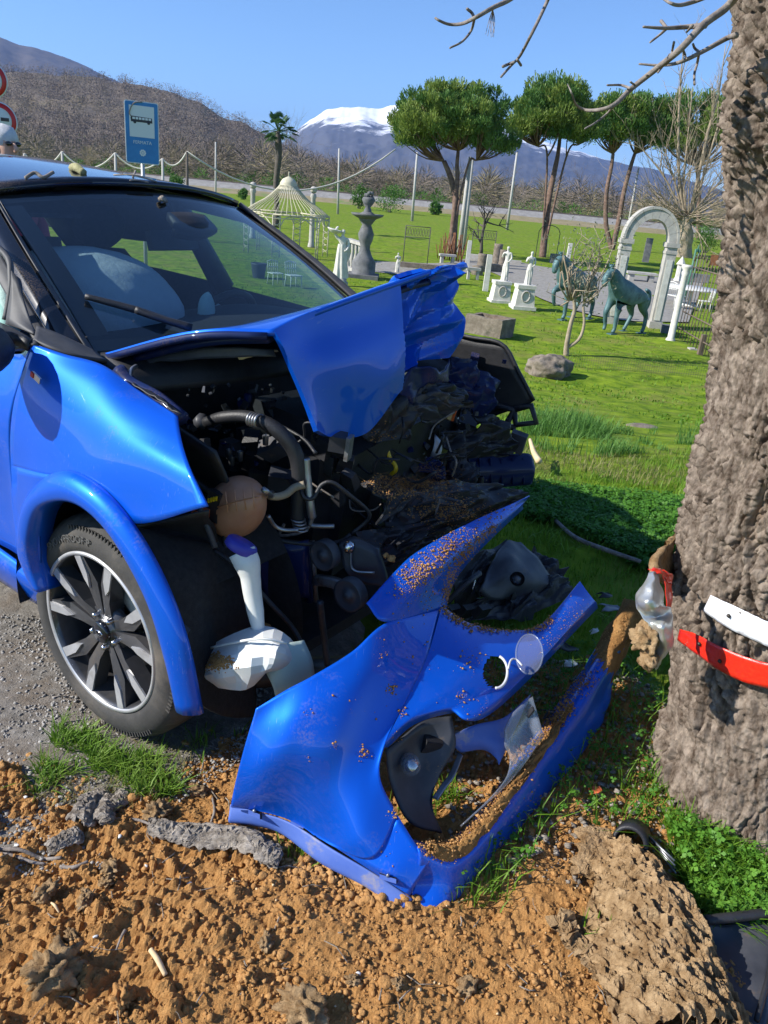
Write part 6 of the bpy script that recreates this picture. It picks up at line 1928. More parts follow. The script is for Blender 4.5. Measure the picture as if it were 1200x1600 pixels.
# ---- trough and rock on the lawn
A, B_, C_ = G(725, 520), G(780, 531), G(814, 526)
ex, ey = (B_ - A)[:2], (C_ - B_)[:2]
wd, dp_ = np.linalg.norm(ex), min(np.linalg.norm(ey), np.linalg.norm(ex) * .75)
ht = hgt(B_, 501)
tr_ = thing('stone_trough', 'rough rectangular stone trough on the lawn behind the smashed car', 'trough', A, rz=math.atan2(ex[1], ex[0]))
th_ = .10 * wd
for nm, c_, s_ in [('front_wall', (wd / 2, th_ / 2, ht / 2), (wd, th_, ht)), ('back_wall', (wd / 2, dp_ - th_ / 2, ht / 2), (wd * .99, th_, ht * .98)),
                   ('end_wall', (th_ / 2, dp_ / 2, ht / 2), (th_, dp_ - 2 * th_, ht * .97)), ('end_wall', (wd - th_ / 2, dp_ / 2, ht / 2), (th_, dp_ - 2 * th_, ht * .98)),
                   ('earth_fill', (wd / 2, dp_ / 2, ht * .38), (wd - 2 * th_, dp_ - 2 * th_, ht * .7))]:
    g_ = MB()
    n_ = 8
    h_ = np.array(s_) / 2
    for ax in range(3):
        for sg in (-1, 1):
            u_, v_ = np.meshgrid(np.linspace(-1, 1, n_), np.linspace(-1, 1, n_), indexing='ij')
            P = np.zeros((n_, n_, 3))
            P[..., ax] = sg
            P[..., (ax + 1) % 3] = u_ * sg
            P[..., (ax + 2) % 3] = v_
            P = P * h_ + np.array(c_)
            for i in range(n_):
                for j in range(n_):
                    P[i, j] += np.array(mn.noise_vector(Vector(P[i, j]) * 5)) * .02
            g_.surf(P[::-1])
    g_.build(nm, M['soil'] if nm == 'earth_fill' else M['roughstone'], tr_)
P = G(858, 588)
k_ = pxm(P)
rock = MB().blob((0, 0, 0), (35 * k_, 30 * k_, 24 * k_), .35, 1.1, 5, 3, flat=-12 * k_).build('boulder', M['roughstone'])
rock.location = P + np.array([0, .1, 10 * k_])
tag(rock, 'low brown boulder at the foot of the olive tree', 'boulder')
P = G(1005, 668)
fs = MB().blob((0, 0, 0), (26 * pxm(P), 18 * pxm(P), 5 * pxm(P)), .15, 1.2, 4, 6).build('flat_stone', M['roughstone'])
fs.location = P
tag(fs, 'flat pale stone slab half sunk in the tall grass', 'stone')

# ---- olive tree
def limb(mb, p0, d0, L, r0, r1, rg, bend=.25, n=5, sides=6):
    P = [np.array(p0)]
    d = np.array(d0, float) / np.linalg.norm(d0)
    for _ in range(n - 1):
        d = d + rg.normal(size=3) * bend
        d /= np.linalg.norm(d)
        P.append(P[-1] + d * L / (n - 1))
    mb.tube(P, np.linspace(r0, r1, n), sides)
    return P, d
def leaves(C, n, size, spread, rg, wr=.35, up=.2):
    """n leaf quads around each centre"""
    C = np.repeat(np.asarray(C), n, 0) + rg.normal(size=(len(C) * n, 3)) * spread
    a = rg.normal(size=C.shape) + [0, 0, up]
    a /= np.linalg.norm(a, axis=1)[:, None]
    b = np.cross(a, rg.normal(size=C.shape))
    b /= np.linalg.norm(b, axis=1)[:, None]
    s = size * rg.uniform(.6, 1.3, (len(C), 1))
    return np.stack([C - a * s, C + b * s * wr, C + a * s, C - b * s * wr], 1)
P = G(884, 556)
k_ = pxm(P)
ol = thing('olive_tree', 'small sparse grey-green olive tree with forked trunk beside the boulder', 'tree', P)
rg = np.random.default_rng(31)
tb = MB()
def OP(px, py, dy=0.0): return aty(px, py, P[1] + dy) - P
tb.tube([OP(884, 558), OP(886, 535), OP(892, 505), OP(898, 480), OP(890, 440), OP(880, 400)], [5 * k_, 4 * k_, 3.4 * k_, 3 * k_, 2 * k_, 1 * k_], 7, 20)
tb.tube([OP(884, 545), OP(905, 530), OP(913, 505), OP(912, 475), OP(925, 450), OP(945, 420), OP(960, 380)], [3 * k_, 2.6 * k_, 2.2 * k_, 2 * k_, 1.6 * k_, 1.2 * k_, .6 * k_], 7, 20)
tips = []
for q in range(26):
    x0, y0 = rg.uniform(870, 945), rg.uniform(400, 480)
    pp_ = [OP(x0, y0, rg.uniform(-.2, .2))]
    for _ in range(3):
        pp_.append(pp_[-1] + np.array([rg.normal() * 12 * k_, rg.normal() * 10 * k_, rg.uniform(2, 22) * k_]))
        tips.append(pp_[-1])
    tb.tube(pp_, [1.0 * k_, .8 * k_, .5 * k_, .3 * k_], 5)
    st_ = OP(898 + (x0 - 905) * .3, 470) if x0 < 912 else OP(912, 475)
    tb.tube([st_, (st_ + pp_[0]) / 2 + rg.normal(size=3) * 3 * k_, pp_[0]], [1.4 * k_, 1.2 * k_, 1.0 * k_], 5)
tb.build('trunk', M['palebark'], ol)
Q = leaves(tips, 11, 2.6 * k_, np.array([9, 9, 12]) * k_, rg)
rawmesh('crown', Q, np.arange(len(Q) * 4).reshape(-1, 4), M['olive'], ol)

# ---- bronze horses
def horse(label, P, h, rz, raised, group):
    o = thing('bronze_horse', label, 'horse statue', P, group, rz)
    s = h / 2.12
    v = dict(pel=(-.62, 0, 1.34, .36), mid=(-.15, 0, 1.26, .37), che=(.40, 0, 1.32, .38), nb=(.68, 0, 1.60, .30), nm=(.84, 0, 1.86, .23), po=(1.02, 0, 2.0, .15), hd=(1.20, 0, 1.84, .135), hm=(1.25, 0, 1.64, .105), mu=(1.24, 0, 1.48, .085),
             fa=(.52, .17, 1.05, .16), fb=(.56, .17, .62, .085), fc=(.54, .17, .18, .065), fd=(.62, .17, .04, .07),
             ga=(.54, -.17, 1.05, .16), gb=(.90 if raised else .74, -.17, .92 if raised else .66, .085), gc=(.78 if raised else .62, -.17, .52 if raised else .24, .062), gd=(.68 if raised else .66, -.17, .44 if raised else .08, .062),
             ha=(-.62, .17, 1.12, .25), hb=(-.60, .2, .86, .16), hc=(-.92, .2, .58, .082), he=(-.90, .2, .16, .062), hf=(-.82, .2, .04, .068),
             ia=(-.58, -.17, 1.12, .25), ib=(-.46, -.2, .86, .16), ic=(-.66, -.2, .56, .082), ie=(-.46, -.2, .18, .062), jf=(-.38, -.2, .05, .068))
    v = {k: (a[0] * s, a[1] * s, a[2] * s, a[3] * s) for k, a in v.items()}
    e = [('pel', 'mid'), ('mid', 'che'), ('che', 'nb'), ('nb', 'nm'), ('nm', 'po'), ('po', 'hd'), ('hd', 'hm'), ('hm', 'mu'),
         ('che', 'fa'), ('fa', 'fb'), ('fb', 'fc'), ('fc', 'fd'), ('che', 'ga'), ('ga', 'gb'), ('gb', 'gc'), ('gc', 'gd'),
         ('pel', 'ha'), ('ha', 'hb'), ('hb', 'hc'), ('hc', 'he'), ('he', 'hf'), ('pel', 'ia'), ('ia', 'ib'), ('ib', 'ic'), ('ic', 'ie'), ('ie', 'jf')]
    skinned('body', v, e, M['bronze'], o)
    mn_ = MB()
    rg = np.random.default_rng(4)
    for q in range(16):
        t_ = q / 15
        b_ = np.array([1.10 - .42 * t_, 0, 2.10 - .44 * t_]) * s
        mn_.tube([b_, b_ + np.array([-.06, .05 * rg.normal(), .03]) * s, b_ + np.array([-.16, .08 * rg.normal(), -.12 - .06 * rg.uniform()]) * s], [.045 * s, .05 * s, .012 * s], 6, 6)
    mn_.build('mane', M['bronze'], o)
    MB().tube([np.array(q_) * s for q_ in [(-.88, 0, 1.42), (-1.06, 0, 1.30), (-1.10, .02, .95), (-1.02, .02, .6)]], [.05 * s, .085 * s, .08 * s, .02 * s], 8, 14).build('tail', M['bronze'], o)
    er = MB()
    for sg in (-1, 1):
        er.tube([np.array([1.07, sg * .07, 2.10]) * s, np.array([1.10, sg * .08, 2.22]) * s], [.03 * s, .006 * s], 5)
    er.build('ears', M['bronze'], o)
    for q, kk in enumerate([('fd',), ('jf',), ('hf',)]):
        x_, y_, z_ = v[kk[0]][:3]
        MB().box((x_, y_, .012), (.3 * s, .2 * s, .03)).build('foot_plate', M['bronze'], o, smooth=False)
    return o
HG = 'two blue-green bronze horses on the lawn'
P = G(968, 524)
horse('blue-green bronze horse walking left, right of the olive tree', P + np.array([.1, .35, 0]), hgt(P, 418) * .99, R(216), False, HG)
P = G(872, 500)
horse('blue-green bronze horse with raised foreleg, left of the olive tree', P + np.array([.35, .4, 0]), hgt(P, 396) * .99, R(222), True, HG)

# ---- statues
def figure(verts_scale, arms=0):
    s = verts_scale
    v = dict(hip=(0, 0, .52, (.085, .065)), wa=(.012, 0, .64, (.062, .05)), ch=(0, 0, .76, (.082, .058)), nk=(0, 0, .855, .030), hd0=(.0, -.005, .885, .036), hd=(.004, -.01, .935, .050), tp=(.004, -.005, .975, .036),
             l1=(.05, -.02, .42, .062), l2=(.055, -.05, .26, .042), l3=(.045, -.02, .06, .028), l4=(.05, -.07, .02, .022),
             r1=(-.045, 0, .42, .064), r2=(-.05, -.005, .26, .044), r3=(-.05, .01, .06, .028), r4=(-.055, -.05, .02, .022),
             s1=(.105, 0, .79, .036), s2=(.135, -.01, .66, .028), s3=(.09, -.08, .57, .022), s4=(.04, -.095, .55, .022),
             t1=(-.105, 0, .79, .036))
    if arms == 0: v.update(t2=(-.14, -.01, .66, .028), t3=(-.11, -.07, .76, .022), t4=(-.06, -.085, .80, .022))
    else: v.update(t2=(-.17, -.02, .88, .028), t3=(-.14, -.03, 1.0, .022), t4=(-.10, -.03, 1.02, .02))
    e = [('hip', 'wa'), ('wa', 'ch'), ('ch', 'nk'), ('nk', 'hd0'), ('hd0', 'hd'), ('hd', 'tp'), ('hip', 'l1'), ('l1', 'l2'), ('l2', 'l3'), ('l3', 'l4'), ('hip', 'r1'), ('r1', 'r2'), ('r2', 'r3'), ('r3', 'r4'), ('ch', 's1'), ('s1', 's2'), ('s2', 's3'), ('s3', 's4'), ('ch', 't1'), ('t1', 't2'), ('t2', 't3'), ('t3', 't4')]
    v = {k: (a[0] * s, a[1] * s, a[2] * s, tuple(q * s for q in a[3]) if isinstance(a[3], tuple) else a[3] * s) for k, a in v.items()}
    return v, e
def drape(h, r0, r1, z0, z1, folds=9, amp=.12, n=60, seed=0):
    rows = []
    for i in range(16):
        t_ = i / 15
        rr = r0 + (r1 - r0) * t_
        row = []
        for j in range(n):
            a_ = 2 * math.pi * j / n
            f = 1 + amp * (1 - t_ * .6) * math.sin(a_ * folds + 2.5 * t_ + seed) + .05 * mn.noise(Vector((math.cos(a_) * 2, math.sin(a_) * 2, t_ * 3 + seed)))
            row.append((rr * f * math.cos(a_), rr * f * .8 * math.sin(a_), (z0 + (z1 - z0) * t_)))
        rows.append(row)
    return np.array(rows) * h
def pedestal(label, P, wd, ht, rz, group=None):
    o = thing('pedestal', label, 'pedestal', P, group, rz)
    MB().box((0, 0, ht * .07), (wd, wd, ht * .14)).build('plinth', M['whitestone'], o, smooth=False)
    MB().box((0, 0, ht * .50), (wd * .86, wd * .86, ht * .72), taper=.82).build('die', M['whitestone'], o, smooth=False)
    MB().box((0, 0, ht * .93), (wd * .80, wd * .80, ht * .14)).build('cornice', M['whitestone'], o, smooth=False)
    MB().tube([(wd * .17 * math.cos(a_), -wd * .40 - .0 * a_, ht * .55 + wd * .22 * math.sin(a_)) for a_ in np.linspace(0, 2 * math.pi, 24)], wd * .035, 6).build('wreath', M['palestone'], o)
    return o
def statue(label, P, ht, rz, group=None, cloth=True):
    o = thing('statue', label, 'statue', P, group, rz)
    v, e = figure(ht)
    skinned('figure', v, e, M['whitestone'], o)
    if cloth: MB().surf(drape(ht, .10, .088, .01, .46, seed=ht), closed=True).build('drapery', M['whitestone'], o)
    MB().lathe([(.0, .03 * ht), (.13 * ht, .03 * ht), (.14 * ht, 0)], 20).build('base', M['whitestone'], o)
    return o
SG = 'white statues on pedestals along the path'
P = G(781, 474); k_ = pxm(P)
pedestal('white pedestal with wreath, left of the two by the path', P + np.array([0, .2, 0]), 33 * k_, hgt(P, 440), face_cam(P, .25), SG)
Hh = hgt(P, 441)
statue('white female statue on the left pedestal', P + np.array([.05, .2, Hh]), hgt(P, 384) - Hh, face_cam(P, -.2), SG)
P = G(817, 484); k_ = pxm(P)
pedestal('white pedestal with wreath, right one beside the raised bronze hoof', P + np.array([0, .2, 0]), 36 * k_, hgt(P, 446), face_cam(P, .25), SG)
Hh = hgt(P, 447)
statue('white couple statue half hidden behind the raised-hoof horse', P + np.array([.05, .2, Hh]), hgt(P, 392) - Hh, face_cam(P, .3), SG)
P = G(620, 426)
statue('small white statue peeping over the bonnet', P, hgt(P, 394), face_cam(P, 0), SG)
# robed figure carrying a shell basin
P = G(531, 446); k_ = pxm(P)
an = thing('robed_statue', 'white robed statue lifting a shell basin on its shoulder', 'statue', P + np.array([0, .0, 0]), rz=face_cam(P, .1))
Ht = hgt(P, 358)
z0 = hgt(P, 434) / Ht
v, e = figure(Ht * (1 - z0) * 1.02, 1)
v = {k: (a[0], a[1], a[2] + z0 * Ht, a[3]) for k, a in v.items()}
skinned('figure', v, e, M['whitestone'], an)
dg_ = drape(Ht, .135, .075, z0, .74, 8, .14)
MB().surf(dg_, closed=True).build('robe', M['whitestone'], an)
MB().patch([[np.array((.04, .06, .78)) * Ht, np.array((.13, .08, .82)) * Ht], [np.array((.06, .09, .62)) * Ht, np.array((.17, .10, .66)) * Ht], [np.array((.06, .08, .45)) * Ht, np.array((.13, .10, .42)) * Ht]], 10, 8, .03 * Ht).build('wing', M['whitestone'], an)
MB().lathe([(.0, -.06 * Ht), (.06 * Ht, -.05 * Ht), (.13 * Ht, .0), (.14 * Ht, .02 * Ht), (.12 * Ht, .02 * Ht), (.05 * Ht, -.02 * Ht), (0, -.03 * Ht)], 24, 'z', np.array((-.16, -.03, .97)) * Ht, rot=rotm(0, R(12), 0)).build('shell_basin', M['whitestone'], an)
MB().lathe([(.15 * Ht, 0), (.15 * Ht, z0 * Ht * .5), (.12 * Ht, z0 * Ht * .6), (.12 * Ht, z0 * Ht), (0, z0 * Ht)], 24).build('base', M['palestone'], an)

# ---- grey fountain
P = G(567, 434); k_ = pxm(P); Ht = hgt(P, 300)
fo_ = thing('fountain', 'tall dark grey tiered stone fountain with urn on top', 'fountain', P)
pf = [(28, 0), (28, 4), (24, 6), (24, 26), (20, 30), (15, 36), (10, 46), (10, 52), (14, 60), (16, 70), (11, 80), (9, 84), (13, 88), (18, 94), (16, 100), (9, 104)]
sc_ = Ht / 134
MB().lathe([(r_ * .82 * sc_, z_ * sc_) for r_, z_ in pf], 36).build('column', M['greystone'], fo_)
MB().box((0, 0, 3 * sc_), (52 * sc_, 52 * sc_, 7 * sc_)).build('plinth', M['greystone'], fo_, smooth=False)
MB().lathe([(9 * sc_, 92 * sc_), (16 * sc_, 94 * sc_), (25 * sc_, 98 * sc_), (27 * sc_, 101 * sc_), (24 * sc_, 101 * sc_), (0, 97 * sc_)], 40).build('basin', M['greystone'], fo_)
MB().lathe([(7 * sc_, 100 * sc_), (6 * sc_, 107 * sc_), (4 * sc_, 111 * sc_), (8 * sc_, 116 * sc_), (11 * sc_, 122 * sc_), (9 * sc_, 126 * sc_), (0, 127 * sc_)], 30).build('urn', M['greystone'], fo_)
fr_ = MB()
for q in range(9):
    fr_.blob((5 * sc_ * math.cos(q * 2.4), 5 * sc_ * math.sin(q * 2.4), (126 + 3 * (q % 3)) * sc_), (3.2 * sc_,) * 3, .2, 2, 2, q)
fr_.build('carved_fruit', M['greystone'], fo_)
# balustrade beside it
P0, P1 = G(543, 424), G(562, 432)
P0, P1 = G(541, 421), G(566, 431)
ba = thing('balustrade', 'short pale stone balustrade beside the grey fountain', 'balustrade', P0, rz=math.atan2(*(P1 - P0)[:2][::-1]))
Lb = np.linalg.norm((P1 - P0)[:2]) * 1.1; hb = hgt(P0, 372)
MB().box((Lb / 2, 0, hb * .95), (Lb, .22, hb * .1)).build('rail', M['palestone'], ba, smooth=False)
MB().box((Lb / 2, 0, hb * .07), (Lb, .22, hb * .14)).build('foot', M['palestone'], ba, smooth=False)
for q in range(5):
    MB().lathe([(.05, hb * .14), (.05, hb * .2), (.09, hb * .38), (.045, hb * .62), (.06, hb * .8), (.06, hb * .9)], 12, 'z', (Lb * (q + .5) / 5, 0, 0)).build('baluster', M['palestone'], ba)

# ---- wrought-iron pavilion
P = G(447, 398); Ht = hgt(P, 268); k_ = pxm(P)
ga = thing('garden_pavilion', 'cream wrought-iron garden pavilion with ribbed dome', 'pavilion', P)
Rp = 66 * k_; he = hgt(P, 322); hr = hgt(P, 334)
NS = 6
def pc_(q, r=1.0, z=0.0, off=.35): return np.array([Rp * r * math.cos(off + q * 2 * math.pi / NS), Rp * r * math.sin(off + q * 2 * math.pi / NS), z])
for q in range(NS):
    a_, b_ = pc_(q), pc_(q + 1)
    t_ = (b_ - a_) / np.linalg.norm(b_ - a_)
    lp = MB()
    wl_ = .26
    for off_ in (0, wl_):
        lp.tube([a_ + t_ * off_, a_ + t_ * off_ + [0, 0, hr]], .022, 5)
    for z_ in np.arange(.15, hr, .22):
        lp.tube([a_ + [0, 0, z_], a_ + t_ * wl_ + [0, 0, z_ + .12]], .012, 4)
        lp.tube([a_ + t_ * wl_ + [0, 0, z_], a_ + [0, 0, z_ + .12]], .012, 4)
    lp.build('lattice_post', M['creamiron'], ga)
    ar = MB()
    ar.tube([a_ + [0, 0, hr], b_ + [0, 0, hr]], .03, 5)
    ar.tube([a_ + [0, 0, hr - .12], b_ + [0, 0, hr - .12]], .02, 5)
    m_ = (a_ + b_) / 2
    ar.tube([a_ + t_ * wl_ + [0, 0, hr * .72], a_ * .72 + b_ * .28 + [0, 0, hr * .93], m_ + [0, 0, hr * .97], a_ * .28 + b_ * .72 + [0, 0, hr * .93], b_ + [0, 0, hr * .72]], .02, 5, 16)
    ar.build('arch', M['creamiron'], ga)
rb2 = MB()
for q in range(48):
    a_ = q * 2 * math.pi / 48
    u_ = np.array([math.cos(a_), math.sin(a_), 0])
    rb2.tube([u_ * Rp * .98 + [0, 0, hr], u_ * Rp * .75 + [0, 0, hr + (Ht - hr) * .18], u_ * Rp * .48 + [0, 0, hr + (Ht - hr) * .36], u_ * Rp * .25 + [0, 0, hr + (Ht - hr) * .60], u_ * Rp * .17 + [0, 0, hr + (Ht - hr) * .72]], .011, 4, 10)
tag(rb2.build('dome_ribs', M['creamiron'], ga), kind='stuff')
cp_ = MB()
cp_.lathe([(Rp * .27, hr + (Ht - hr) * .58), (Rp * .20, hr + (Ht - hr) * .66), (Rp * .20, hr + (Ht - hr) * .72), (Rp * .14, hr + (Ht - hr) * .82), (Rp * .03, hr + (Ht - hr) * .88), (0, hr + (Ht - hr) * .9)], 20)
cp_.build('cupola', M['creamiron'], ga)
MB().tube([(0, 0, hr + (Ht - hr) * .88), (0, 0, Ht * 1.0)], [.03, .012], 6).build('finial', M['creamiron'], ga)
for nm, px, py0, py1, lb in [('ball_column', 398, 372, 284, 'pale stone column with ball finial at the left of the pavilion'), ('ball_column', 490, 386, 291, 'pale stone column with ball finial at the right of the pavilion')]:
    P = G(px - 4, py0); k_ = pxm(P); Ht = hgt(P, py1)
    o = thing(nm, lb, 'column', P, 'ball-topped columns by the pavilion')
    MB().lathe([(5.5 * k_, 0), (5 * k_, Ht * .05), (4 * k_, Ht * .08), (3.6 * k_, Ht * .8), (5 * k_, Ht * .83), (4 * k_, Ht * .88)], 20).build('shaft', M['palestone'], o)
    MB().lathe([(0, Ht)] + [(5.2 * k_ * math.sin(a_), Ht - 5.2 * k_ * (1 - math.cos(a_))) for a_ in np.linspace(.2, 3.0, 10)], 20).build('ball', M['palestone'], o)

# ---- stone arch
P0, P1 = G(953, 505), G(1021, 512)
ax_ = (P1 - P0)[:2]; Lw = np.linalg.norm(ax_)
Ht = hgt((P0 + P1) / 2, 321); hi_ = hgt(P1, 378)
arch = thing('stone_arch', 'pale carved stone arch standing behind the bronze horses', 'arch', P0, rz=math.atan2(ax_[1], ax_[0]))
pw_ = Lw * .26; dp2 = pw_ * 1.25
for q, x_ in enumerate((0, Lw)):
    MB().box((x_, 0, hi_ * .47), (pw_ * .86, dp2 * .9, hi_ * .94)).build('pier', M['palestone'], arch, smooth=False)
    MB().box((x_, 0, hi_ * .04), (pw_ * 1.1, dp2 * 1.05, hi_ * .08)).build('pier_base', M['palestone'], arch, smooth=False)
    MB().box((x_, 0, hi_ * .965), (pw_ * 1.12, dp2 * 1.08, hi_ * .05)).build('impost', M['palestone'], arch, smooth=False)
    MB().box((x_, 0, hi_ * .88), (pw_ * .98, dp2 * .98, hi_ * .03)).build('necking', M['palestone'], arch, smooth=False)
    MB().box((x_, -dp2 * .46, hi_ * .45), (pw_ * .5, .03, hi_ * .7)).build('panel', M['whitestone'], arch, smooth=False)
Ro = Lw / 2 + pw_ * .42; Ri = Lw / 2 - pw_ * .42
sy2 = (Ht - hi_) / Ro
NV = 9
for q in range(NV):
    a0_, a1_ = math.pi * q / NV, math.pi * (q + 1) / NV - .008
    for nm, ro, ri, dd in [('voussoir', Ro * .93, Ri, dp2 * .9), ('hood_mould', Ro, Ro * .925, dp2 * 1.04)]:
        n_ = 6
        V, F = [], []
        for i in range(n_ + 1):
            a_ = a0_ + (a1_ - a0_) * i / n_
            for rr, yy in ((ri, -dd / 2), (ro, -dd / 2), (ro, dd / 2), (ri, dd / 2)):
                V.append((Lw / 2 + rr * math.cos(a_), yy, hi_ * .99 + rr * math.sin(a_) * sy2))
        for i in range(n_):
            for j in range(4):
                F.append((i * 4 + j, i * 4 + (j + 1) % 4, i * 4 + 4 + (j + 1) % 4, i * 4 + 4 + j))
        F += [(0, 1, 2, 3), tuple(n_ * 4 + j for j in (3, 2, 1, 0))]
        MB().add(V, F).build(nm, M['palestone'], arch, smooth=False)

# ---- gate column, iron gate, white table and chairs
P = G(1047, 533); Ht = hgt(P, 414); k_ = pxm(P)
gc_ = thing('white_column', 'slim white column with capital holding the iron gate', 'column', P)
MB().lathe([(7.5 * k_, 0), (7 * k_, Ht * .03), (5.2 * k_, Ht * .05), (4.8 * k_, Ht * .86), (6.2 * k_, Ht * .9), (5 * k_, Ht * .93), (8 * k_, Ht * .97), (8 * k_, Ht), (0, Ht)], 20).build('shaft', M['whitestone'], gc_)
P0, P1 = G(1057, 530), G(1100, 558)
fg = thing('iron_gate', 'rusty wrought-iron bar gate between the white column and the trunk', 'gate', P0)
ga_h = hgt(P0, 398)
dv_ = P1 - P0
for q in range(13):
    b_ = dv_ * (q / 10.0); b_[2] = 0
    hh_ = ga_h * (.93 + .05 * math.sin(q * .7))
    MB().tube([b_ + [0, 0, .05], b_ + [0, 0, hh_]], .010, 5).build('bar', M['gateiron'] if q % 3 else M['darkiron'], fg)
    MB().tube([b_ + [0, 0, hh_], b_ + [0, 0, hh_ + .14]], [.028, .002], 5).build('spike', M['gateiron'], fg)
for z_ in (.14, .34, .86):
    MB().tube([dv_ * -.02 + [0, 0, ga_h * z_], dv_ * 1.25 + [0, 0, ga_h * z_]], .016, 5).build('cross_bar', M['gateiron'], fg)
MB().box((dv_[0] * .86, dv_[1] * .86, ga_h * .10), (.10, .10, ga_h * .24)).build('gate_post', M['gateiron'], fg, smooth=False)
MB().box((dv_[0] * .6, dv_[1] * .6, -.02), (dv_[0] * 1.5, .2, .10), rotm(0, 0, 0)).build('threshold', M['palestone'], fg, smooth=False)
P = G(1072, 470); Ht = hgt(P, 385)
MBg = thing('green_post', 'green iron post rising behind the gate', 'post', P)
for dx in (-.06, .06):
    MB().tube([(dx, 0, 0), (dx, 0, Ht * .95)], .035, 6).build('upright', M['greeniron'], MBg)
MB().tube([(0, 0, Ht * .9), (0, 0, Ht * 1.04)], [.05, .005], 6).build('spear_tip', M['greeniron'], MBg)
P = G(1075, 478); hb = hgt(P, 449)
tbl = thing('garden_table', 'round white metal garden table behind the gate', 'table', P)
MB().lathe([(0, hb), (.85, hb), (.87, hb - .03), (.85, hb - .05), (0, hb - .05)], 32).build('top', M['whiteiron'], tbl)
MB().lathe([(.06, hb - .05), (.05, .1), (.35, .03), (.36, 0)], 16).build('pedestal_leg', M['whiteiron'], tbl)
def ironchair(label, P, h, rz, grp):
    o = thing('garden_chair', label, 'chair', P, grp, rz)
    s = h / .92
    for sx_, sy_ in ((-1, -1), (1, -1), (-1, 1), (1, 1)):
        MB().tube([(sx_ * .24 * s, sy_ * .24 * s, 0), (sx_ * .21 * s, sy_ * .2 * s, .45 * s)], .02 * s, 5).build('leg', M['whiteiron'], o)
    MB().box((0, 0, .46 * s), (.5 * s, .48 * s, .03 * s)).build('seat', M['whiteiron'], o, smooth=False)
    bk = MB()
    for x_ in np.linspace(-.22, .22, 6): bk.tube([(x_ * s, .22 * s, .46 * s), (x_ * s, .30 * s, (.92 - .3 * x_ * x_) * s)], .014 * s, 4)
    bk.tube([(-.24 * s, .30 * s, .88 * s), (0, .31 * s, .93 * s), (.24 * s, .30 * s, .88 * s)], .02 * s, 5, 10)
    bk.tube([(-.24 * s, .26 * s, .68 * s), (.24 * s, .26 * s, .68 * s)], .014 * s, 5)
    bk.build('backrest', M['whiteiron'], o)
    return o
CG = 'white metal garden chairs'
P = G(1052, 482); ironchair('white wrought-iron chair between the arch and the white column', P, hgt(P, 441), face_cam(P, 2.4), CG)
P = G(1098, 486); ironchair('white wrought-iron chair behind the gate bars', P, hgt(P, 455), face_cam(P, -1.2), CG)
P = G(430, 445); ironchair('white chair seen through the windscreen, next to the blue pot', P, hgt(P, 408), face_cam(P, .5), CG)
P = G(458, 450); ironchair('white chair seen through the windscreen, further right of the pot', P, hgt(P, 410), face_cam(P, .5), CG)
P = G(404, 434); k_ = pxm(P); hb = hgt(P, 411)
pot = MB().lathe([(9 * k_, 0), (12 * k_, hb * .9), (12.5 * k_, hb), (11 * k_, hb), (9 * k_, hb * .7), (0, hb * .7)], 28).build('plant_pot', mat('slate_blue_pot', (0.035, 0.045, 0.06), (0.05, 0.06, 0.08), rough=.6, scale=4))
pot.location = P
tag(pot, 'dark slate-blue plant pot seen through the windscreen', 'pot')
P = G(1058, 440); k_ = pxm(P)
lt = thing('stone_lantern', 'white pointed stone post behind the white column', 'post', P)
MB().lathe([(7 * k_, 0), (5 * k_, .2), (5 * k_, hgt(P, 415)), (7.5 * k_, hgt(P, 413)), (0, hgt(P, 400))], 8).build('shaft', M['whitestone'], lt, smooth=False)

# ---- stone yard behind the bonnet
def slab(label, px, py, wpx, hpx_, dpx, m, rz=0, nm='stone_block', cat='stone block', tp=1.0, grp='stone pieces in the yard', z0=0.0):
    P = G(px, py); k_ = pxm(P)
    o = MB().box((0, 0, hpx_ * k_ / 2), (wpx * k_, dpx * k_, hpx_ * k_), taper=tp).build(nm, M[m], smooth=False)
    o.location = P + np.array([0, 0, z0 * k_]); o.rotation_euler = (0, 0, face_cam(P, rz))
    return tag(o, label, cat, grp)
def drum(label, px, py, rpx, hpx_, m='roughstone', z0=0.0, nm='column_drum', cat='column drum'):
    P = G(px, py); k_ = pxm(P)
    o = MB().lathe([(rpx * k_, 0), (rpx * k_ * 1.02, hpx_ * k_ * .1), (rpx * k_ * .94, hpx_ * k_ * .9), (rpx * k_, hpx_ * k_), (0, hpx_ * k_)], 18).build(nm, M[m])
    o.location = P + np.array([0, 0, z0 * k_])
    return tag(o, label, cat, 'stone pieces in the yard')
def bench(label, px, py, wpx, hpx_):
    P = G(px, py); k_ = pxm(P)
    o = thing('stone_bench', label, 'bench', P, None, face_cam(P, .2))
    MB().box((0, 0, hpx_ * k_ * .9), (wpx * k_, wpx * .45 * k_, hpx_ * k_ * .22)).build('seat', M['palestone'], o, smooth=False)
    for sg in (-1, 1):
        MB().box((sg * wpx * k_ * .33, 0, hpx_ * k_ * .4), (wpx * k_ * .16, wpx * .35 * k_, hpx_ * k_ * .8)).build('leg', M['palestone'], o, smooth=False)
bench('pale stone bench below the rusty rods', 698, 412, 26, 14)
bench('pale stone bench right of the bonnet tip', 738, 437, 22, 18)
bench('long grey stone bench seen through the arch', 1000, 440, 46, 14)
slab('low rough stone wall at the left of the yard', 655, 420, 60, 8, 14, 'roughstone', nm='low_wall', cat='wall', grp=None)
drum('upright stone column drum left in the stacked group', 752, 424, 8, 26)
drum('taller stone column drum at the back of the stack', 775, 415, 7, 32)
drum('short stone column drum right in the stack', 784, 420, 6.5, 28)
drum('small stone drum lying at the front of the stack', 745, 430, 9, 14)
slab('rectangular stone block under the stacked drums', 770, 425, 36, 12, 16, 'roughstone', .2)
slab('grey stone block beside the pine foot', 742, 408, 20, 10, 10, 'palestone', -.1)
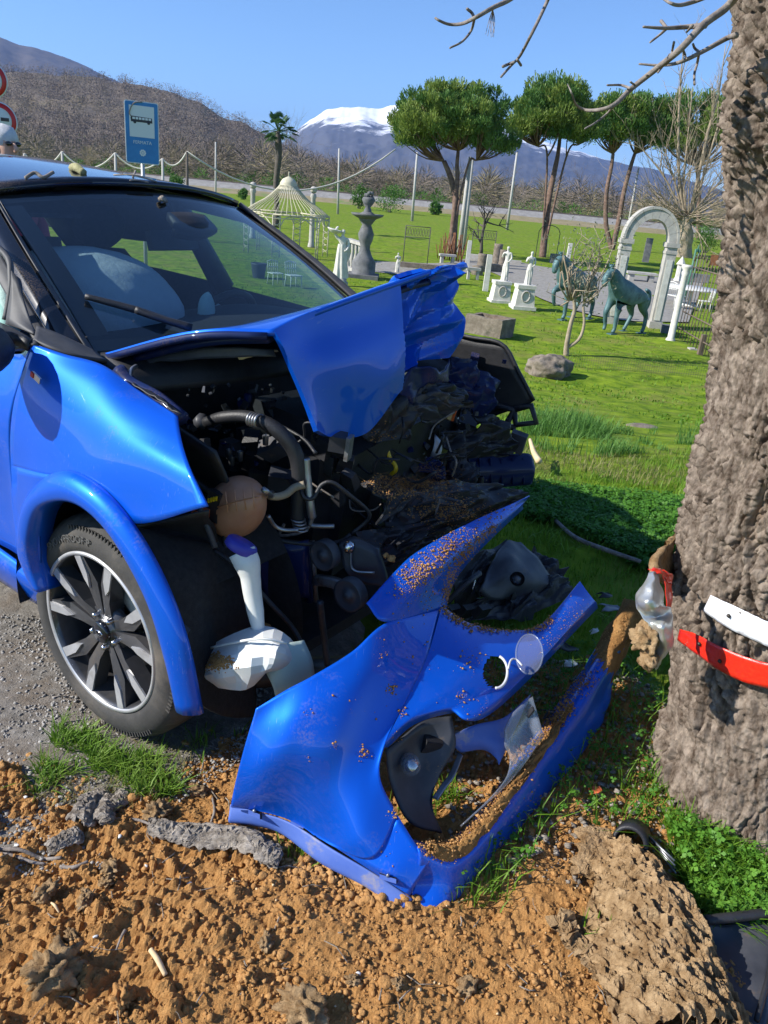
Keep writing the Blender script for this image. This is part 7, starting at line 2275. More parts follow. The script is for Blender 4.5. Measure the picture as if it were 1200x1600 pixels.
slab('thin pale slab behind the white statue', 805, 412, 18, 5, 10, 'palestone')
slab('dark stone urn base beside the second pine', 870, 412, 22, 14, 14, 'greystone', .2)
slab('dark headstone-like slab seen inside the arch', 1008, 410, 10, 36, 5, 'greystone', .1)
slab('grey low block right of the arch foot', 1042, 520, 20, 12, 16, 'greystone', .1)
slab('broad grey counter behind the gate', 1085, 440, 40, 12, 14, 'greystone')
slab('rusty box hanging behind the gate', 1115, 415, 14, 16, 4, 'rusty', 0, 'rusty_box', 'box', grp=None)
for px, py, py1, lb in [(758, 455, 398, 'leaning white concrete post in front of the stone stack'), (729, 421, 376, 'thin white concrete post left of the stone stack'), (884, 425, 380, 'thin pale post right of the second pine')]:
    P = G(px, py); hh_ = hgt(P, py1)
    o = MB().box((0, 0, hh_ / 2), (.16, .16, hh_), taper=.9).build('concrete_post', M['whitestone'], smooth=False)
    o.location = P
    tag(o, lb, 'post', 'white concrete posts')
# rusty rods bundled round the pine foot
P = G(706, 408); k_ = pxm(P); hh_ = hgt(P, 372)
rr0 = thing('rusty_rods', 'bundle of rusty iron rods leaning round the foot of the big pine', 'rods', P)
rg = np.random.default_rng(6)
for q in range(34):
    x_ = rg.uniform(-22, 20) * k_; y_ = rg.uniform(-.5, .5)
    MB().tube([(x_, y_, 0), (x_ + rg.normal() * .15, y_ + rg.normal() * .1, hh_ * rg.uniform(.6, 1.25))], .018, 4).build('rod', M['rusty'], rr0)
def trellis(label, px, py, wpx, py1, arch_=False):
    P = G(px, py); k_ = pxm(P); hh_ = hgt(P, py1); w_ = wpx * k_ / 2
    o = thing('wire_trellis', label, 'trellis', P, 'wire garden arches', face_cam(P, 0))
    for sg in (-1, 1):
        MB().tube([(sg * w_, 0, 0), (sg * w_, 0, hh_ * (.8 if arch_ else 1))], .018, 5).build('upright', M['darkiron'], o)
    t_ = MB()
    if arch_:
        t_.tube([(-w_, 0, hh_ * .8), (-w_ * .7, 0, hh_ * .94), (0, 0, hh_), (w_ * .7, 0, hh_ * .94), (w_, 0, hh_ * .8)], .018, 5, 16)
    else:
        for z_ in (1.0, .72): t_.tube([(-w_, 0, hh_ * z_), (w_, 0, hh_ * z_)], .014, 5)
        for q in range(9):
            x_ = -w_ + 2 * w_ * (q + .5) / 9
            t_.tube([(x_ + w_ * .08 * math.cos(a_), 0, hh_ * .86 + hh_ * .10 * math.sin(a_)) for a_ in np.linspace(0, 2 * math.pi, 10)], .009, 4)
    t_.build('scrollwork', M['darkiron'], o)
trellis('dark iron frame with scrollwork left of the big pine', 648, 414, 38, 354)
trellis('dark iron frame with scrollwork right of the big pine', 752, 408, 36, 360)
trellis('dark wire arch at the foot of the second pine', 852, 405, 32, 352, True)

# ---- pines
def pine(label, trunks, crown, seed, light=0.3, ncl=95, group='umbrella pines across the garden', pyr=1.0):
    """trunks: list of pixel polylines with pixel radii; crown: list of (px,py,rx,ry) lobes"""
    rg = np.random.default_rng(seed)
    P = G(*trunks[0][0][0]); Y = P[1]; k_ = pxm(P)
    o = thing('umbrella_pine', label, 'pine tree', P, group)
    tm = MB(); lm = MB()
    tipsT = []
    for pts, r0, r1 in trunks:
        Q = [aty(a, b, Y + .2 * i) - P for i, (a, b) in enumerate(pts)]
        Q[0][2] = min(Q[0][2], -.1)
        tm.tube(Q, np.linspace(r0, r1, len(Q)) * k_, 9, 6 * len(Q))
        tipsT.append(Q[-1]); tipsT.append(Q[-2])
    tm.build('trunk', M['pinebark'], o)
    dark, lite, cl = [], [], []
    area = sum(c[2] * c[3] for c in crown)
    for cx, cy, rx, ry in crown:
        n = int(ncl * rx * ry / area)
        for _ in range(n):
            u = rg.normal(size=3); u /= np.linalg.norm(u)
            if u[2] < -.25: u[2] *= .35
            rad = rg.uniform(.45, 1) ** .5
            C = aty(cx, cy, Y) - P + np.array([u[0] * rx * k_, u[1] * rx * k_ * .9, u[2] * ry * k_]) * rad
            cl.append((C, rg.uniform(8, 15) * k_))
    for C, s in cl:
        b_ = tipsT[np.argmin([np.linalg.norm((C - t_)) for t_ in tipsT])]
        if rg.uniform() < .55:
            m_ = b_ * .5 + C * .5 + np.array([0, 0, -.10 * np.linalg.norm(C - b_)])
            lm.tube([b_, m_, C], np.array([1.3, .9, .4]) * k_, 5, 6)
        n = 230
        u = rg.normal(size=(n, 3)) * [1, 1, .55]
        u /= np.linalg.norm(u, axis=1)[:, None]
        c_ = C + u * s * rg.uniform(.3, 1, (n, 1)) ** .5
        a = u * .7 + np.array([0, 0, 1.0]) + rg.normal(size=(n, 3)) * .3
        a /= np.linalg.norm(a, axis=1)[:, None]
        sd_ = np.cross(a, rg.normal(size=(n, 3))); sd_ /= np.linalg.norm(sd_, axis=1)[:, None]
        ln_ = rg.uniform(3.0, 6.0, (n, 1)) * k_
        w_ = .7 * k_
        q_ = np.stack([c_ - sd_ * w_ * .5, c_ + sd_ * w_ * .5, c_ + a * ln_ + sd_ * w_, c_ + a * ln_ - sd_ * w_], 1)
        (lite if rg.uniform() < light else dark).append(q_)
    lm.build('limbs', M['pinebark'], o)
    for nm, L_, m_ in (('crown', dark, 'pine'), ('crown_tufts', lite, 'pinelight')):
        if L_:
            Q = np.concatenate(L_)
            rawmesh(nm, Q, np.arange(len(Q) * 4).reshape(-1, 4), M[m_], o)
    return o
pine('biggest umbrella pine, with a forked red trunk, left of the others', [([(707, 398), (709, 355), (712, 315), (705, 280), (694, 252)], 7, 3.5), ([(711, 320), (714, 290), (714, 260), (716, 235)], 4, 2.5), ([(714, 272), (730, 262), (745, 250)], 2.2, 1.2)],
     [(680, 195, 62, 48), (735, 190, 58, 50), (705, 175, 55, 38), (770, 220, 40, 28), (650, 215, 36, 28)], 41, .5, 230)
pine('umbrella pine with pale single trunk beside the biggest one', [([(848, 402), (852, 360), (858, 310), (867, 265), (872, 240), (876, 205)], 6, 2.5), ([(870, 258), (885, 245), (905, 225)], 2, 1), ([(868, 262), (855, 245), (840, 228)], 2, 1)],
     [(868, 180, 58, 48), (835, 195, 40, 35), (900, 200, 42, 42), (870, 165, 45, 32)], 42, .5, 210)
pine('slim umbrella pine with two dark trunks', [([(957, 390), (947, 350), (948, 300), (955, 262), (958, 240)], 4, 2.5), ([(957, 385), (966, 350), (975, 300), (985, 262), (992, 240)], 4.5, 2.5)],
     [(950, 200, 36, 40), (992, 195, 40, 40), (970, 180, 36, 25), (1022, 205, 28, 38)], 43, .3, 170)
pine('broad light-green pine behind the pollarded tree', [([(1092, 375), (1092, 320), (1090, 260)], 4, 3)],
     [(1085, 195, 52, 45), (1125, 205, 40, 50), (1055, 215, 30, 40)], 44, .75, 140)

# ---- pollarded tree with torn trunk and whippy shoots
def bare(mb, p, d, L, r, lev, rg, spread=.55, kids=(3, 3, 3, 2), bend=.10, sides=5):
    P, d2 = limb(mb, p, d, L, r, r * .45, rg, bend, 5, sides if lev < 2 else 3)
    if lev >= len(kids): return
    for q in range(kids[lev]):
        t_ = rg.uniform(.35, 1.0) if q else 1.0
        i = min(int(t_ * 4), 3); f = t_ * 4 - i
        b_ = P[i] * (1 - f) + P[min(i + 1, 4)] * f
        nd_ = d2 + rg.normal(size=3) * spread + [0, 0, .12]
        bare(mb, b_, nd_, L * rg.uniform(.45, .72), r * .5, lev + 1, rg, spread, kids, bend, sides)
P = G(1066, 402); Y = P[1]; k_ = pxm(P)
po = thing('pollarded_tree', 'bare pollarded tree with torn tan trunk and pale whip shoots right of the arch', 'tree', P)
tm = MB()
def PP(px, py, dy=0): return aty(px, py, Y + dy) - P
tt = grid([[PP(1066, 405) + np.array([math.cos(a_) * 13 * k_, math.sin(a_) * 13 * k_, 0]) for a_ in np.linspace(0, 2 * math.pi, 25)[:-1]],
           [PP(1069, 375) + np.array([math.cos(a_) * 12 * k_, math.sin(a_) * 12 * k_, 0]) for a_ in np.linspace(0, 2 * math.pi, 25)[:-1]],
           [PP(1072, 340) + np.array([math.cos(a_) * 9 * k_, math.sin(a_) * 9 * k_, 0]) for a_ in np.linspace(0, 2 * math.pi, 25)[:-1]]], 24, 24)
tt = crumple(tt, lambda p: 1, 3.0 * k_, 1.6)
tm.surf(tt, closed=True)
rg = np.random.default_rng(12)
for px, py in [(1052, 330), (1060, 325), (1050, 345)]:
    tm.tube([PP(1066, 350), PP(px + 2, py + 8, -.1), PP(px, py, -.1)], np.array([3, 2, 1]) * k_, 6, 8)
tm.build('trunk', M['palebark'], po)
sm = MB()
for pts, r0 in [([(1072, 345), (1062, 290), (1060, 200), (1064, 120), (1068, 75)], 3.2), ([(1072, 345), (1068, 290), (1074, 220), (1082, 140)], 2.6), ([(1076, 345), (1088, 290), (1108, 200), (1122, 150), (1134, 70)], 3.4), ([(1078, 345), (1095, 290), (1118, 210), (1132, 170)], 2.8), ([(1070, 345), (1040, 280), (1005, 235), (985, 215)], 1.6), ([(1078, 345), (1110, 300), (1150, 260)], 1.8), ([(1070, 345), (1050, 270), (1030, 210)], 1.6)]:
    Q = [PP(a, b, .15 * i) for i, (a, b) in enumerate(pts)]
    sm.tube(Q, np.linspace(r0, .5, len(Q)) * k_, 6, 20)
    C = cr(Q, 30)
    for q in range(14):
        i = rg.integers(8, 29)
        d_ = C[i] - C[i - 1]; d_ /= np.linalg.norm(d_)
        bare(sm, C[i], d_ + rg.normal(size=3) * .5 + [0, 0, .3], rg.uniform(18, 46) * k_, .8 * k_, 0, rg, .4, (3, 2), .06, 4)
for q in range(60):
    d_ = rg.normal(size=3) * [1, .7, .45] + [0, 0, .55]
    bare(sm, PP(1072, 342) + rg.normal(size=3) * 4 * k_, d_, rg.uniform(40, 95) * k_, 1.0 * k_, 0, rg, .35, (3, 3, 2), .12, 4)
sm.build('shoots', M['palebark'], po)

# ---- bare trees beyond
M['barebark'] = mat('grey_bare_bark', (0.13, 0.105, 0.09), (0.21, 0.175, 0.15), rough=.95, scale=3)
def baretree(label, px, py, py1, seed, Y=None, kids=(5, 4, 4, 3), sp_=.55, r=.10, grp='bare trees beyond the garden', m='barebark'):
    rg = np.random.default_rng(seed)
    P = G(px, py) if Y is None else aty(px, py, Y)
    if Y is not None: P[2] = -1.05
    hh_ = hgt(P, py1)
    o = thing('bare_tree', label, 'tree', P, grp)
    mb = MB()
    bare(mb, (0, 0, -.1), (rg.normal() * .08, 0, 1), hh_ * .55, r * hh_ * .16, 0, rg, sp_, kids, .07, 6)
    V = np.vstack(mb.v); top = V[:, 2].max()
    mb.v = [V * (hh_ / top)]
    mb.build('branches', M[m], o)
    return o
baretree('dark knobbly bare tree between the two big pines', 752, 398, 310, 51, kids=(6, 4, 3), sp_=.8, r=.22, m='polewood')
for q, (px, py1, Y, lb) in enumerate([(345, 195, 140, 'small bare tree on the slope right of the bus stop sign'), (455, 160, 150, 'tall feathery bare tree behind the palm'), (478, 172, 165, 'thin bare tree right of the palm'), (580, 235, 150, 'bare tree left of the big pine, under the snowy peak'),
                                      (605, 245, 160, 'thin bare tree close to the big pine'), (690, 255, 140, 'bare tree showing beneath the big pine crown'), (800, 245, 150, 'bare tree between the first two pines'), (905, 240, 140, 'spreading bare tree behind the second pine'), (920, 265, 160, 'low bare tree right of the second pine'), (1020, 262, 130, 'bare tree above the stone arch'),
                                      (270, 215, 130, 'tan bushy bare tree beside the bus stop sign post'), (140, 210, 130, 'tan bushy bare tree left of the bus stop sign'), (820, 255, 130, 'fine bare tree behind the leaning pole'), (500, 215, 170, 'faint bare tree at the foot of the snowy mountain')]):
    baretree(lb, px, 330, py1, 60 + q, Y=Y, r=.055, kids=(5, 5, 4, 3), m='wood_b' if 'tan' in lb else 'barebark')
rg = np.random.default_rng(77)
sp1, sp2, sp3 = [], [], []
for q in range(420):
    px = rg.uniform(-60, 1300)
    Y = rg.uniform(126, 230)
    P = aty(px, 300, Y); P[2] = -1.2
    h_ = rg.uniform(2.5, 8.5)
    (sp1 if rg.uniform() < .62 else sp2).append((P, h_, h_ * rg.uniform(.5, 1.0)))
feathers('valley_thicket', sp1, M['wood_a'], 'grey bare thicket along the railway in the valley', 'thicket', n=300, seed=8, fl=.8, fw=.35)
feathers('valley_tan_scrub', sp2, M['wood_b'], 'tan dry scrub along the railway in the valley', 'scrub', n=300, seed=9, fl=.8, fw=.35)
for q in range(60):
    px = rg.uniform(-40, 1200)
    Y = rg.uniform(126, 150)
    P = aty(px, 300, Y); P[2] = -1.2
    sp3.append((P, rg.uniform(1.8, 4.0), rg.uniform(2, 5)))
feathers('green_undergrowth', sp3, M['shrub'], 'fresh green undergrowth behind the railway', 'undergrowth', n=260, seed=10, fl=.6, fw=1.2)

# ---- green shrubs on the bank
def bush(label, px, py, wpx, hpx_, seed, m='shrub', n=1500):
    rg = np.random.default_rng(seed)
    P = G(px, py); k_ = pxm(P)
    o = thing('green_shrub', label, 'shrub', P, 'green shrubs on the bank')
    cl = rg.normal(size=(26, 3)); cl /= np.linalg.norm(cl, axis=1)[:, None]
    C = cl * rg.uniform(.3, 1, (26, 1)) ** .5 * np.array([wpx / 2, wpx / 2, hpx_ * .48]) * k_ * .85 + np.array([0, 0, hpx_ * .5 * k_])
    Q = leaves(C, n // 26, 1.5 * k_, np.array([wpx, wpx, hpx_]) * .10 * k_, rg, .5)
    rawmesh('foliage', Q, np.arange(len(Q) * 4).reshape(-1, 4), M[m], o)
    st_ = MB()
    for q in range(6): st_.tube([(rg.normal() * .1, 0, -.1), C[q] * .8], [.05, .02], 4)
    st_.build('stems', M['twig'], o)
for q, a in enumerate([('rounded green shrub on the bank left of the fountain top', 560, 326, 34, 34), ('large green shrub on the bank right of the fountain top', 608, 332, 62, 40), ('small green shrub on the bank by the big pine', 680, 336, 22, 20), ('tiny conifer-green shrub on the bank above the fountain', 548, 306, 22, 26),
                       ('green shrub right of the arch behind the pollarded tree', 1100, 395, 44, 50), ('small green shrub left of the pavilion dome', 380, 312, 16, 16), ('low green shrub behind the bus stop sign', 275, 300, 26, 24), ('round green shrub in the gap right of the second pine', 1010, 336, 30, 24)]):
    bush(*a, 90 + q)

# ---- palm
P = G(431, 392); k_ = pxm(P)
P = aty(431, 340, 46.0); P[2] = -1.05; k_ = pxm(P)
pm = thing('palm_tree', 'fan palm with shaggy dark trunk behind the pavilion', 'palm tree', P)
Hp = hgt(P, 205)
tp_ = MB()
Q = [(math.sin(i * 1.3) * .05, 0, Hp * i / 8) for i in range(9)]
tp_.tube(Q, [5 * k_, 4.4 * k_, 4 * k_, 4 * k_, 4.2 * k_, 4.6 * k_, 5 * k_, 5.2 * k_, 3 * k_], 10, 40)
tk_ = tp_.build('trunk', M['polewood'], pm)
rg = np.random.default_rng(15)
for q in range(30):
    el = rg.uniform(-.7, 1.35); az_ = rg.uniform(0, 2 * math.pi)
    d_ = np.array([math.cos(az_) * math.cos(el), math.sin(az_) * math.cos(el), math.sin(el)])
    L_ = rg.uniform(14, 22) * k_
    b_ = np.array([0, 0, Hp])
    c_ = b_ + d_ * L_
    sd_ = np.cross(d_, [0, 0, 1]); sd_ /= np.linalg.norm(sd_) + 1e-9
    up_ = np.cross(sd_, d_)
    fr = MB()
    fr.tube([b_, c_], [.6 * k_, .4 * k_], 4)
    V, F = [], []
    for j in range(15):
        t_ = -1.5 + 3.0 * j / 14
        dd = d_ * math.cos(t_) + sd_ * math.sin(t_)
        ll = 13 * k_ * (1 - .25 * abs(t_))
        dd = dd + np.array([0, 0, -.25])
        n0 = np.cross(dd, up_); n0 /= np.linalg.norm(n0) + 1e-9
        i0 = len(V)
        V += [c_ - n0 * .25 * k_, c_ + n0 * .25 * k_, c_ + dd * ll * .6 + n0 * .7 * k_, c_ + dd * ll + [0, 0, -.15 * ll], c_ + dd * ll * .6 - n0 * .7 * k_]
        F += [(i0, i0 + 1, i0 + 2, i0 + 3, i0 + 4)]
    fr.add(V, F)
    fr.build('frond', M['palm'], pm, smooth=False)

# ---- poles, rope, wires
def pole(label, px, py0, py1, Y, r_, m='concrete', lean=None, grp='poles across the valley'):
    P = aty(px, py0, Y); P[2] = tz(P[0], P[1])
    T = aty(px if lean is None else lean, py1, Y)
    o = MB().tube([(0, 0, -.2), (T - P)], [r_, r_ * .7], 8).build('utility_pole', M[m])
    o.location = P
    return tag(o, label, 'pole', grp), T
pole('thin white pole right of the bus stop sign', 337, 285, 222, 60, .08)
pole('pole below the snowy peak', 530, 300, 232, 75, .11)
pole('pole left of the big pine trunk', 647, 312, 238, 75, .13, lean=652)
pole('front one of the paired poles leaning beside the big pine', 720, 372, 245, 40, .13, lean=735)
pole('rear one of the paired poles beside the big pine', 727, 368, 250, 42, .11, lean=738)
pole('leaning pole between the first two pines', 797, 325, 238, 75, .13, lean=808)
pole('white pole above the left side of the stone arch', 985, 338, 262, 60, .09, lean=998)
ropeP = []
for px, py, m_, lb in [(38, 240, 'concrete', 'thin pole holding the rope near the old man'), (97, 237, 'concrete', 'thin pale rope pole left of the bus stop sign'), (180, 239, 'concrete', 'rope pole just left of the bus stop sign'), (254, 248, 'concrete', 'rope pole hidden at the bus stop sign'), (292, 237, 'polewood', 'dark wooden rope pole right of the bus stop sign')]:
    o, T = pole(lb, px + 1, 300, py, 32, .07, m_, px, 'poles carrying the rope')
    ropeP.append(T)
ropeP.append(aty(618, 233, 36))
rp = MB()
M['rope'] = mat('pale_rope', (0.5, 0.48, 0.42), rough=.9)
for a_, b_, sg in zip(ropeP[:-1], ropeP[1:], (.45, .55, .45, .35, 1.5)):
    rp.tube([a_ * (1 - t_) + b_ * t_ - np.array([0, 0, 4 * sg * t_ * (1 - t_)]) for t_ in np.linspace(0, 1, 16)], .035, 5)
ro_ = rp.build('slack_rope', M['rope'])
tag(ro_, 'pale slack rope strung in curves from pole to pole across the left background', 'rope')

# ---- bus stop sign
c_ = aty(222, 208, 13.0)
sg_ = thing('bus_stop_sign', 'blue bus stop sign with white panel and bus symbol on a steel pole', 'sign', (c_[0], c_[1], tz(c_[0], c_[1])), rz=face_cam(c_, .18))
k_ = pxm(c_)
zc = c_[2] - tz(c_[0], c_[1])
def rrect(w_, h_, r_, n=5):
    P = []
    for cx, cy, a0_ in ((w_ - r_, h_ - r_, 0), (-w_ + r_, h_ - r_, 90), (-w_ + r_, -h_ + r_, 180), (w_ - r_, -h_ + r_, 270)):
        P += [(cx + r_ * math.cos(R(a0_ + 90 * i / n)), cy + r_ * math.sin(R(a0_ + 90 * i / n))) for i in range(n + 1)]
    return P
w_, h_ = 25.5 * k_, 44 * k_
tl = R(-3.0)
hold = MB().extrude(rrect(w_, h_, .03), .012, None, (0, 0, zc)).build('border', M['signwhite'], sg_, smooth=False)
MB().extrude(rrect(w_ * .955, h_ * .972, .025), .012, None, (0, -.004, zc)).build('plate', M['signblue'], sg_, smooth=False)
MB().extrude(rrect(w_ * .74, h_ * .50, .004), .006, None, (0, -.010, zc + h_ * .36)).build('white_panel', M['signwhite'], sg_, smooth=False)
bs_ = MB()
bs_.extrude([(-.64 * w_, -.02 * h_), (-.66 * w_, .10 * h_), (-.60 * w_, .16 * h_), (.60 * w_, .14 * h_), (.62 * w_, -.02 * h_)], .003, None, (0, -.0145, zc + h_ * .36))
bus = bs_.build('bus_symbol', M['signblack'], sg_, smooth=False)
for q in range(6):
    MB().extrude(rrect(w_ * .075, h_ * .035, .003), .003, None, (-.48 * w_ + .19 * w_ * q, -.0165, zc + h_ * .455)).build('bus_window', M['signwhite'], bus, smooth=False)
for x_ in (-.42, .40):
    MB().lathe([(0, -.002), (.085 * w_, -.002), (.085 * w_, .002)], 16, 'y', (x_ * w_, -.0155, zc + h_ * .335)).build('bus_wheel', M['signblack'], bus)
def flat_text(txt, size, loc, m, parent, name):
    cu = bpy.data.curves.new('t', 'FONT')
    cu.body = txt; cu.size = size; cu.align_x = 'CENTER'; cu.align_y = 'CENTER'; cu.extrude = .001
    to = bpy.data.objects.new('t', cu); COL.objects.link(to)
    dg = bpy.context.evaluated_depsgraph_get(); dg.update()
    me = bpy.data.meshes.new_from_object(to.evaluated_get(dg))
    bpy.data.objects.remove(to)
    me.materials.clear(); me.materials.append(m)
    ob = bpy.data.objects.new(name, me); COL.objects.link(ob)
    ob.parent = parent; ob.location = loc; ob.rotation_euler = (R(90), 0, 0)
    return ob
flat_text('FERMATA', h_ * .15, (0, -.0115, zc - h_ * .31), M['signwhite'], sg_, 'lettering')
em = MB()
for q in range(9):
    a_ = q * 2 * math.pi / 9
    em.extrude(rrect(.055 * w_, .05 * w_, .01), .003, np.array(rotm(0, -a_, 0)), (.14 * w_ * math.cos(a_), -.0115, zc - h_ * .64 + .14 * w_ * math.sin(a_)))
em.extrude(rrect(.07 * w_, .07 * w_, .02), .003, None, (0, -.0115, zc - h_ * .64))
em.build('round_emblem', M['signwhite'], sg_, smooth=False)
MB().tube([(0, .03, 0), (0, .03, zc + h_ * .8)], .03, 10).build('pole', M['galv'], sg_)
MB().tube([(-.62 * w_, -.02, zc + h_ * .50), (-.72 * w_, -.02, zc + h_ * .62), (-.45 * w_, -.02, zc + h_ * .92), (.05 * w_, -.02, zc + h_ * .99)], .008, 5, 12).build('dead_vine', M['twig'], sg_)
# round red-ring signs at the left edge
c_ = aty(-18, 124, 11.0)
rs2 = thing('round_road_signs', 'two round white road signs with red rings at the upper left edge', 'sign', (c_[0], c_[1], tz(c_[0], c_[1])), rz=face_cam(c_, .1))
b0 = np.array([c_[0], c_[1], tz(c_[0], c_[1])])
k_ = pxm(c_)
zz1 = c_[2] - b0[2]; zz2 = aty(-10, 187, 11.0)[2] - b0[2]
for q, z_ in enumerate((zz1, zz2)):
    x_ = 0 if q == 0 else 9 * k_
    pl2 = MB().lathe([(0, -.010), (27 * k_, -.010), (27.5 * k_, 0), (27 * k_, .01)], 40, 'y', (x_, 0, z_)).build('plate', M['signwhite'], rs2)
    MB().lathe([(19 * k_, -.014), (25.5 * k_, -.014), (25.5 * k_, -.010)], 40, 'y', (x_, 0, z_)).build('red_ring', M['signred'], pl2)
    if q: MB().box((x_ + 9 * k_, -.014, z_ + 2 * k_), (12 * k_, .003, 5 * k_)).build('car_symbol', M['signblack'], pl2, smooth=False)
MB().tube([(4 * k_, .03, 0), (4 * k_, .03, zz1 + .3)], .03, 8).build('pole', M['galv'], rs2)

# ---- old man behind the car
hc = aty(8, 229, 5.6)
gz = tz(hc[0], hc[1])
man = thing('person', 'white-haired person in maroon jacket looking over the car roof', 'person', (hc[0], hc[1], gz), rz=face_cam(hc, .55))
Hm = hc[2] + .12 - gz
s = Hm / 1.75
v = dict(hip=(0, 0, .95, (.15, .11)), wa=(0, 0, 1.10, (.14, .10)), ch=(0, 0, 1.32, (.165, .11)), nk0=(0, 0, 1.45, .07), nk=(0, -.015, 1.51, .055), jw=(0, -.03, 1.56, .066), hd=(0, -.015, 1.64, (.078, .092)), tp=(0, 0, 1.71, (.066, .075)),
         l1=(.09, 0, .85, .085), l2=(.10, 0, .48, .055), l3=(.10, .02, .10, .04), l4=(.10, -.12, .04, .035), r1=(-.09, 0, .85, .085), r2=(-.10, 0, .48, .055), r3=(-.10, .02, .10, .04), r4=(-.10, -.12, .04, .035),
         s1=(.19, 0, 1.40, .06), s2=(.23, .02, 1.13, .045), s3=(.23, -.06, .90, .034), s4=(.22, -.09, .82, .03), t1=(-.19, 0, 1.40, .06), t2=(-.23, .02, 1.13, .045), t3=(-.23, -.06, .90, .034), t4=(-.22, -.09, .82, .03))
e = [('hip', 'wa'), ('wa', 'ch'), ('ch', 'nk0'), ('nk0', 'nk'), ('nk', 'jw'), ('jw', 'hd'), ('hd', 'tp'), ('hip', 'l1'), ('l1', 'l2'), ('l2', 'l3'), ('l3', 'l4'), ('hip', 'r1'), ('r1', 'r2'), ('r2', 'r3'), ('r3', 'r4'), ('ch', 's1'), ('s1', 's2'), ('s2', 's3'), ('s3', 's4'), ('ch', 't1'), ('t1', 't2'), ('t2', 't3'), ('t3', 't4')]
def scl(v, s, g=1.0):
    return {k: (a[0] * s, a[1] * s, a[2] * s, tuple(q * s * g for q in a[3]) if isinstance(a[3], tuple) else a[3] * s * g) for k, a in v.items()}
for i, sgx in enumerate((1, -1)):                                     # five fingers a hand
    hk = 's4' if sgx > 0 else 't4'
    for f in range(5):
        nm_ = f'{hk}{f}'
        yy = -.09 - .018 * (f - 2) if f < 4 else -.13
        v[nm_] = (sgx * .22, yy, .755, .010); v[nm_ + 'b'] = (sgx * .215, yy - .012, .715 - .008 * (f in (1, 2)) + .02 * (f == 4), .008)
        e += [(hk, nm_), (nm_, nm_ + 'b')]
skinned('body', scl(v, s), e, M['skin'], man)
jk = {k: v[k] for k in ('hip', 'wa', 'ch', 'nk0', 's1', 's2', 's3', 't1', 't2', 't3')}
skinned('jacket', scl(jk, s, 1.22), [x for x in e if x[0] in jk and x[1] in jk], M['maroon'], man)
lg_ = {k: v[k] for k in ('hip', 'l1', 'l2', 'l3', 'r1', 'r2', 'r3')}
skinned('trousers', scl(lg_, s, 1.25), [x for x in e if x[0] in lg_ and x[1] in lg_], M['trouser'], man)
MB().blob(np.array((0, .018, 1.675)) * s, np.array((.098, .108, .095)) * s, .10, 3, 3, 3).build('hair', M['whitehair'], man)
MB().tube([np.array(q_) * s for q_ in [(0, -.105, 1.65), (0, -.128, 1.615), (0, -.11, 1.60)]], [.010 * s, .016 * s, .010 * s], 8, 8).build('nose', M['skin'], man)
gl_ = MB()
for sgx in (1, -1): gl_.blob(np.array((sgx * .034, -.100, 1.648)) * s, np.array((.024, .010, .016)) * s, .0, 1, 2)
gl_.tube([np.array((-.06, -.098, 1.652)) * s, np.array((.06, -.098, 1.652)) * s], .004 * s, 5)
gl_.build('dark_glasses', M['blackgloss'], man)
MB().tube([np.array((-.025, -.092, 1.572)) * s, np.array((0, -.098, 1.570)) * s, np.array((.025, -.092, 1.572)) * s], .005 * s, 6).build('mouth', M['maroon'], man)
for sgx in (1, -1): MB().blob(np.array((sgx * .085, .0, 1.63)) * s, np.array((.012, .022, .034)) * s, .05, 1, 2).build('ear', M['skin'], man)

# ---- low wire mesh edging the garden lawn
P0, P1 = G(882, 572), G(1100, 592)
wf_ = thing('wire_edging', 'low thin wire mesh fence edging the lawn right of the boulder', 'fence', P0)
we = MB()
for q in range(61):
    b_ = (P1 - P0) * (q / 60)
    b_[2] = tz(*(P0 + b_)[:2]) - P0[2]
    we.tube([b_, b_ + [0, 0, .22]], .0022, 3, caps=False)
for z_ in (.06, .14, .22):
    we.tube([(P1 - P0) * t_ * [1, 1, 0] + [0, 0, tz(*(P0 + (P1 - P0) * t_)[:2]) - P0[2] + z_] for t_ in np.linspace(0, 1, 20)], .0022, 3)
tag(we.build('mesh', M['darkiron'], wf_), kind='stuff')
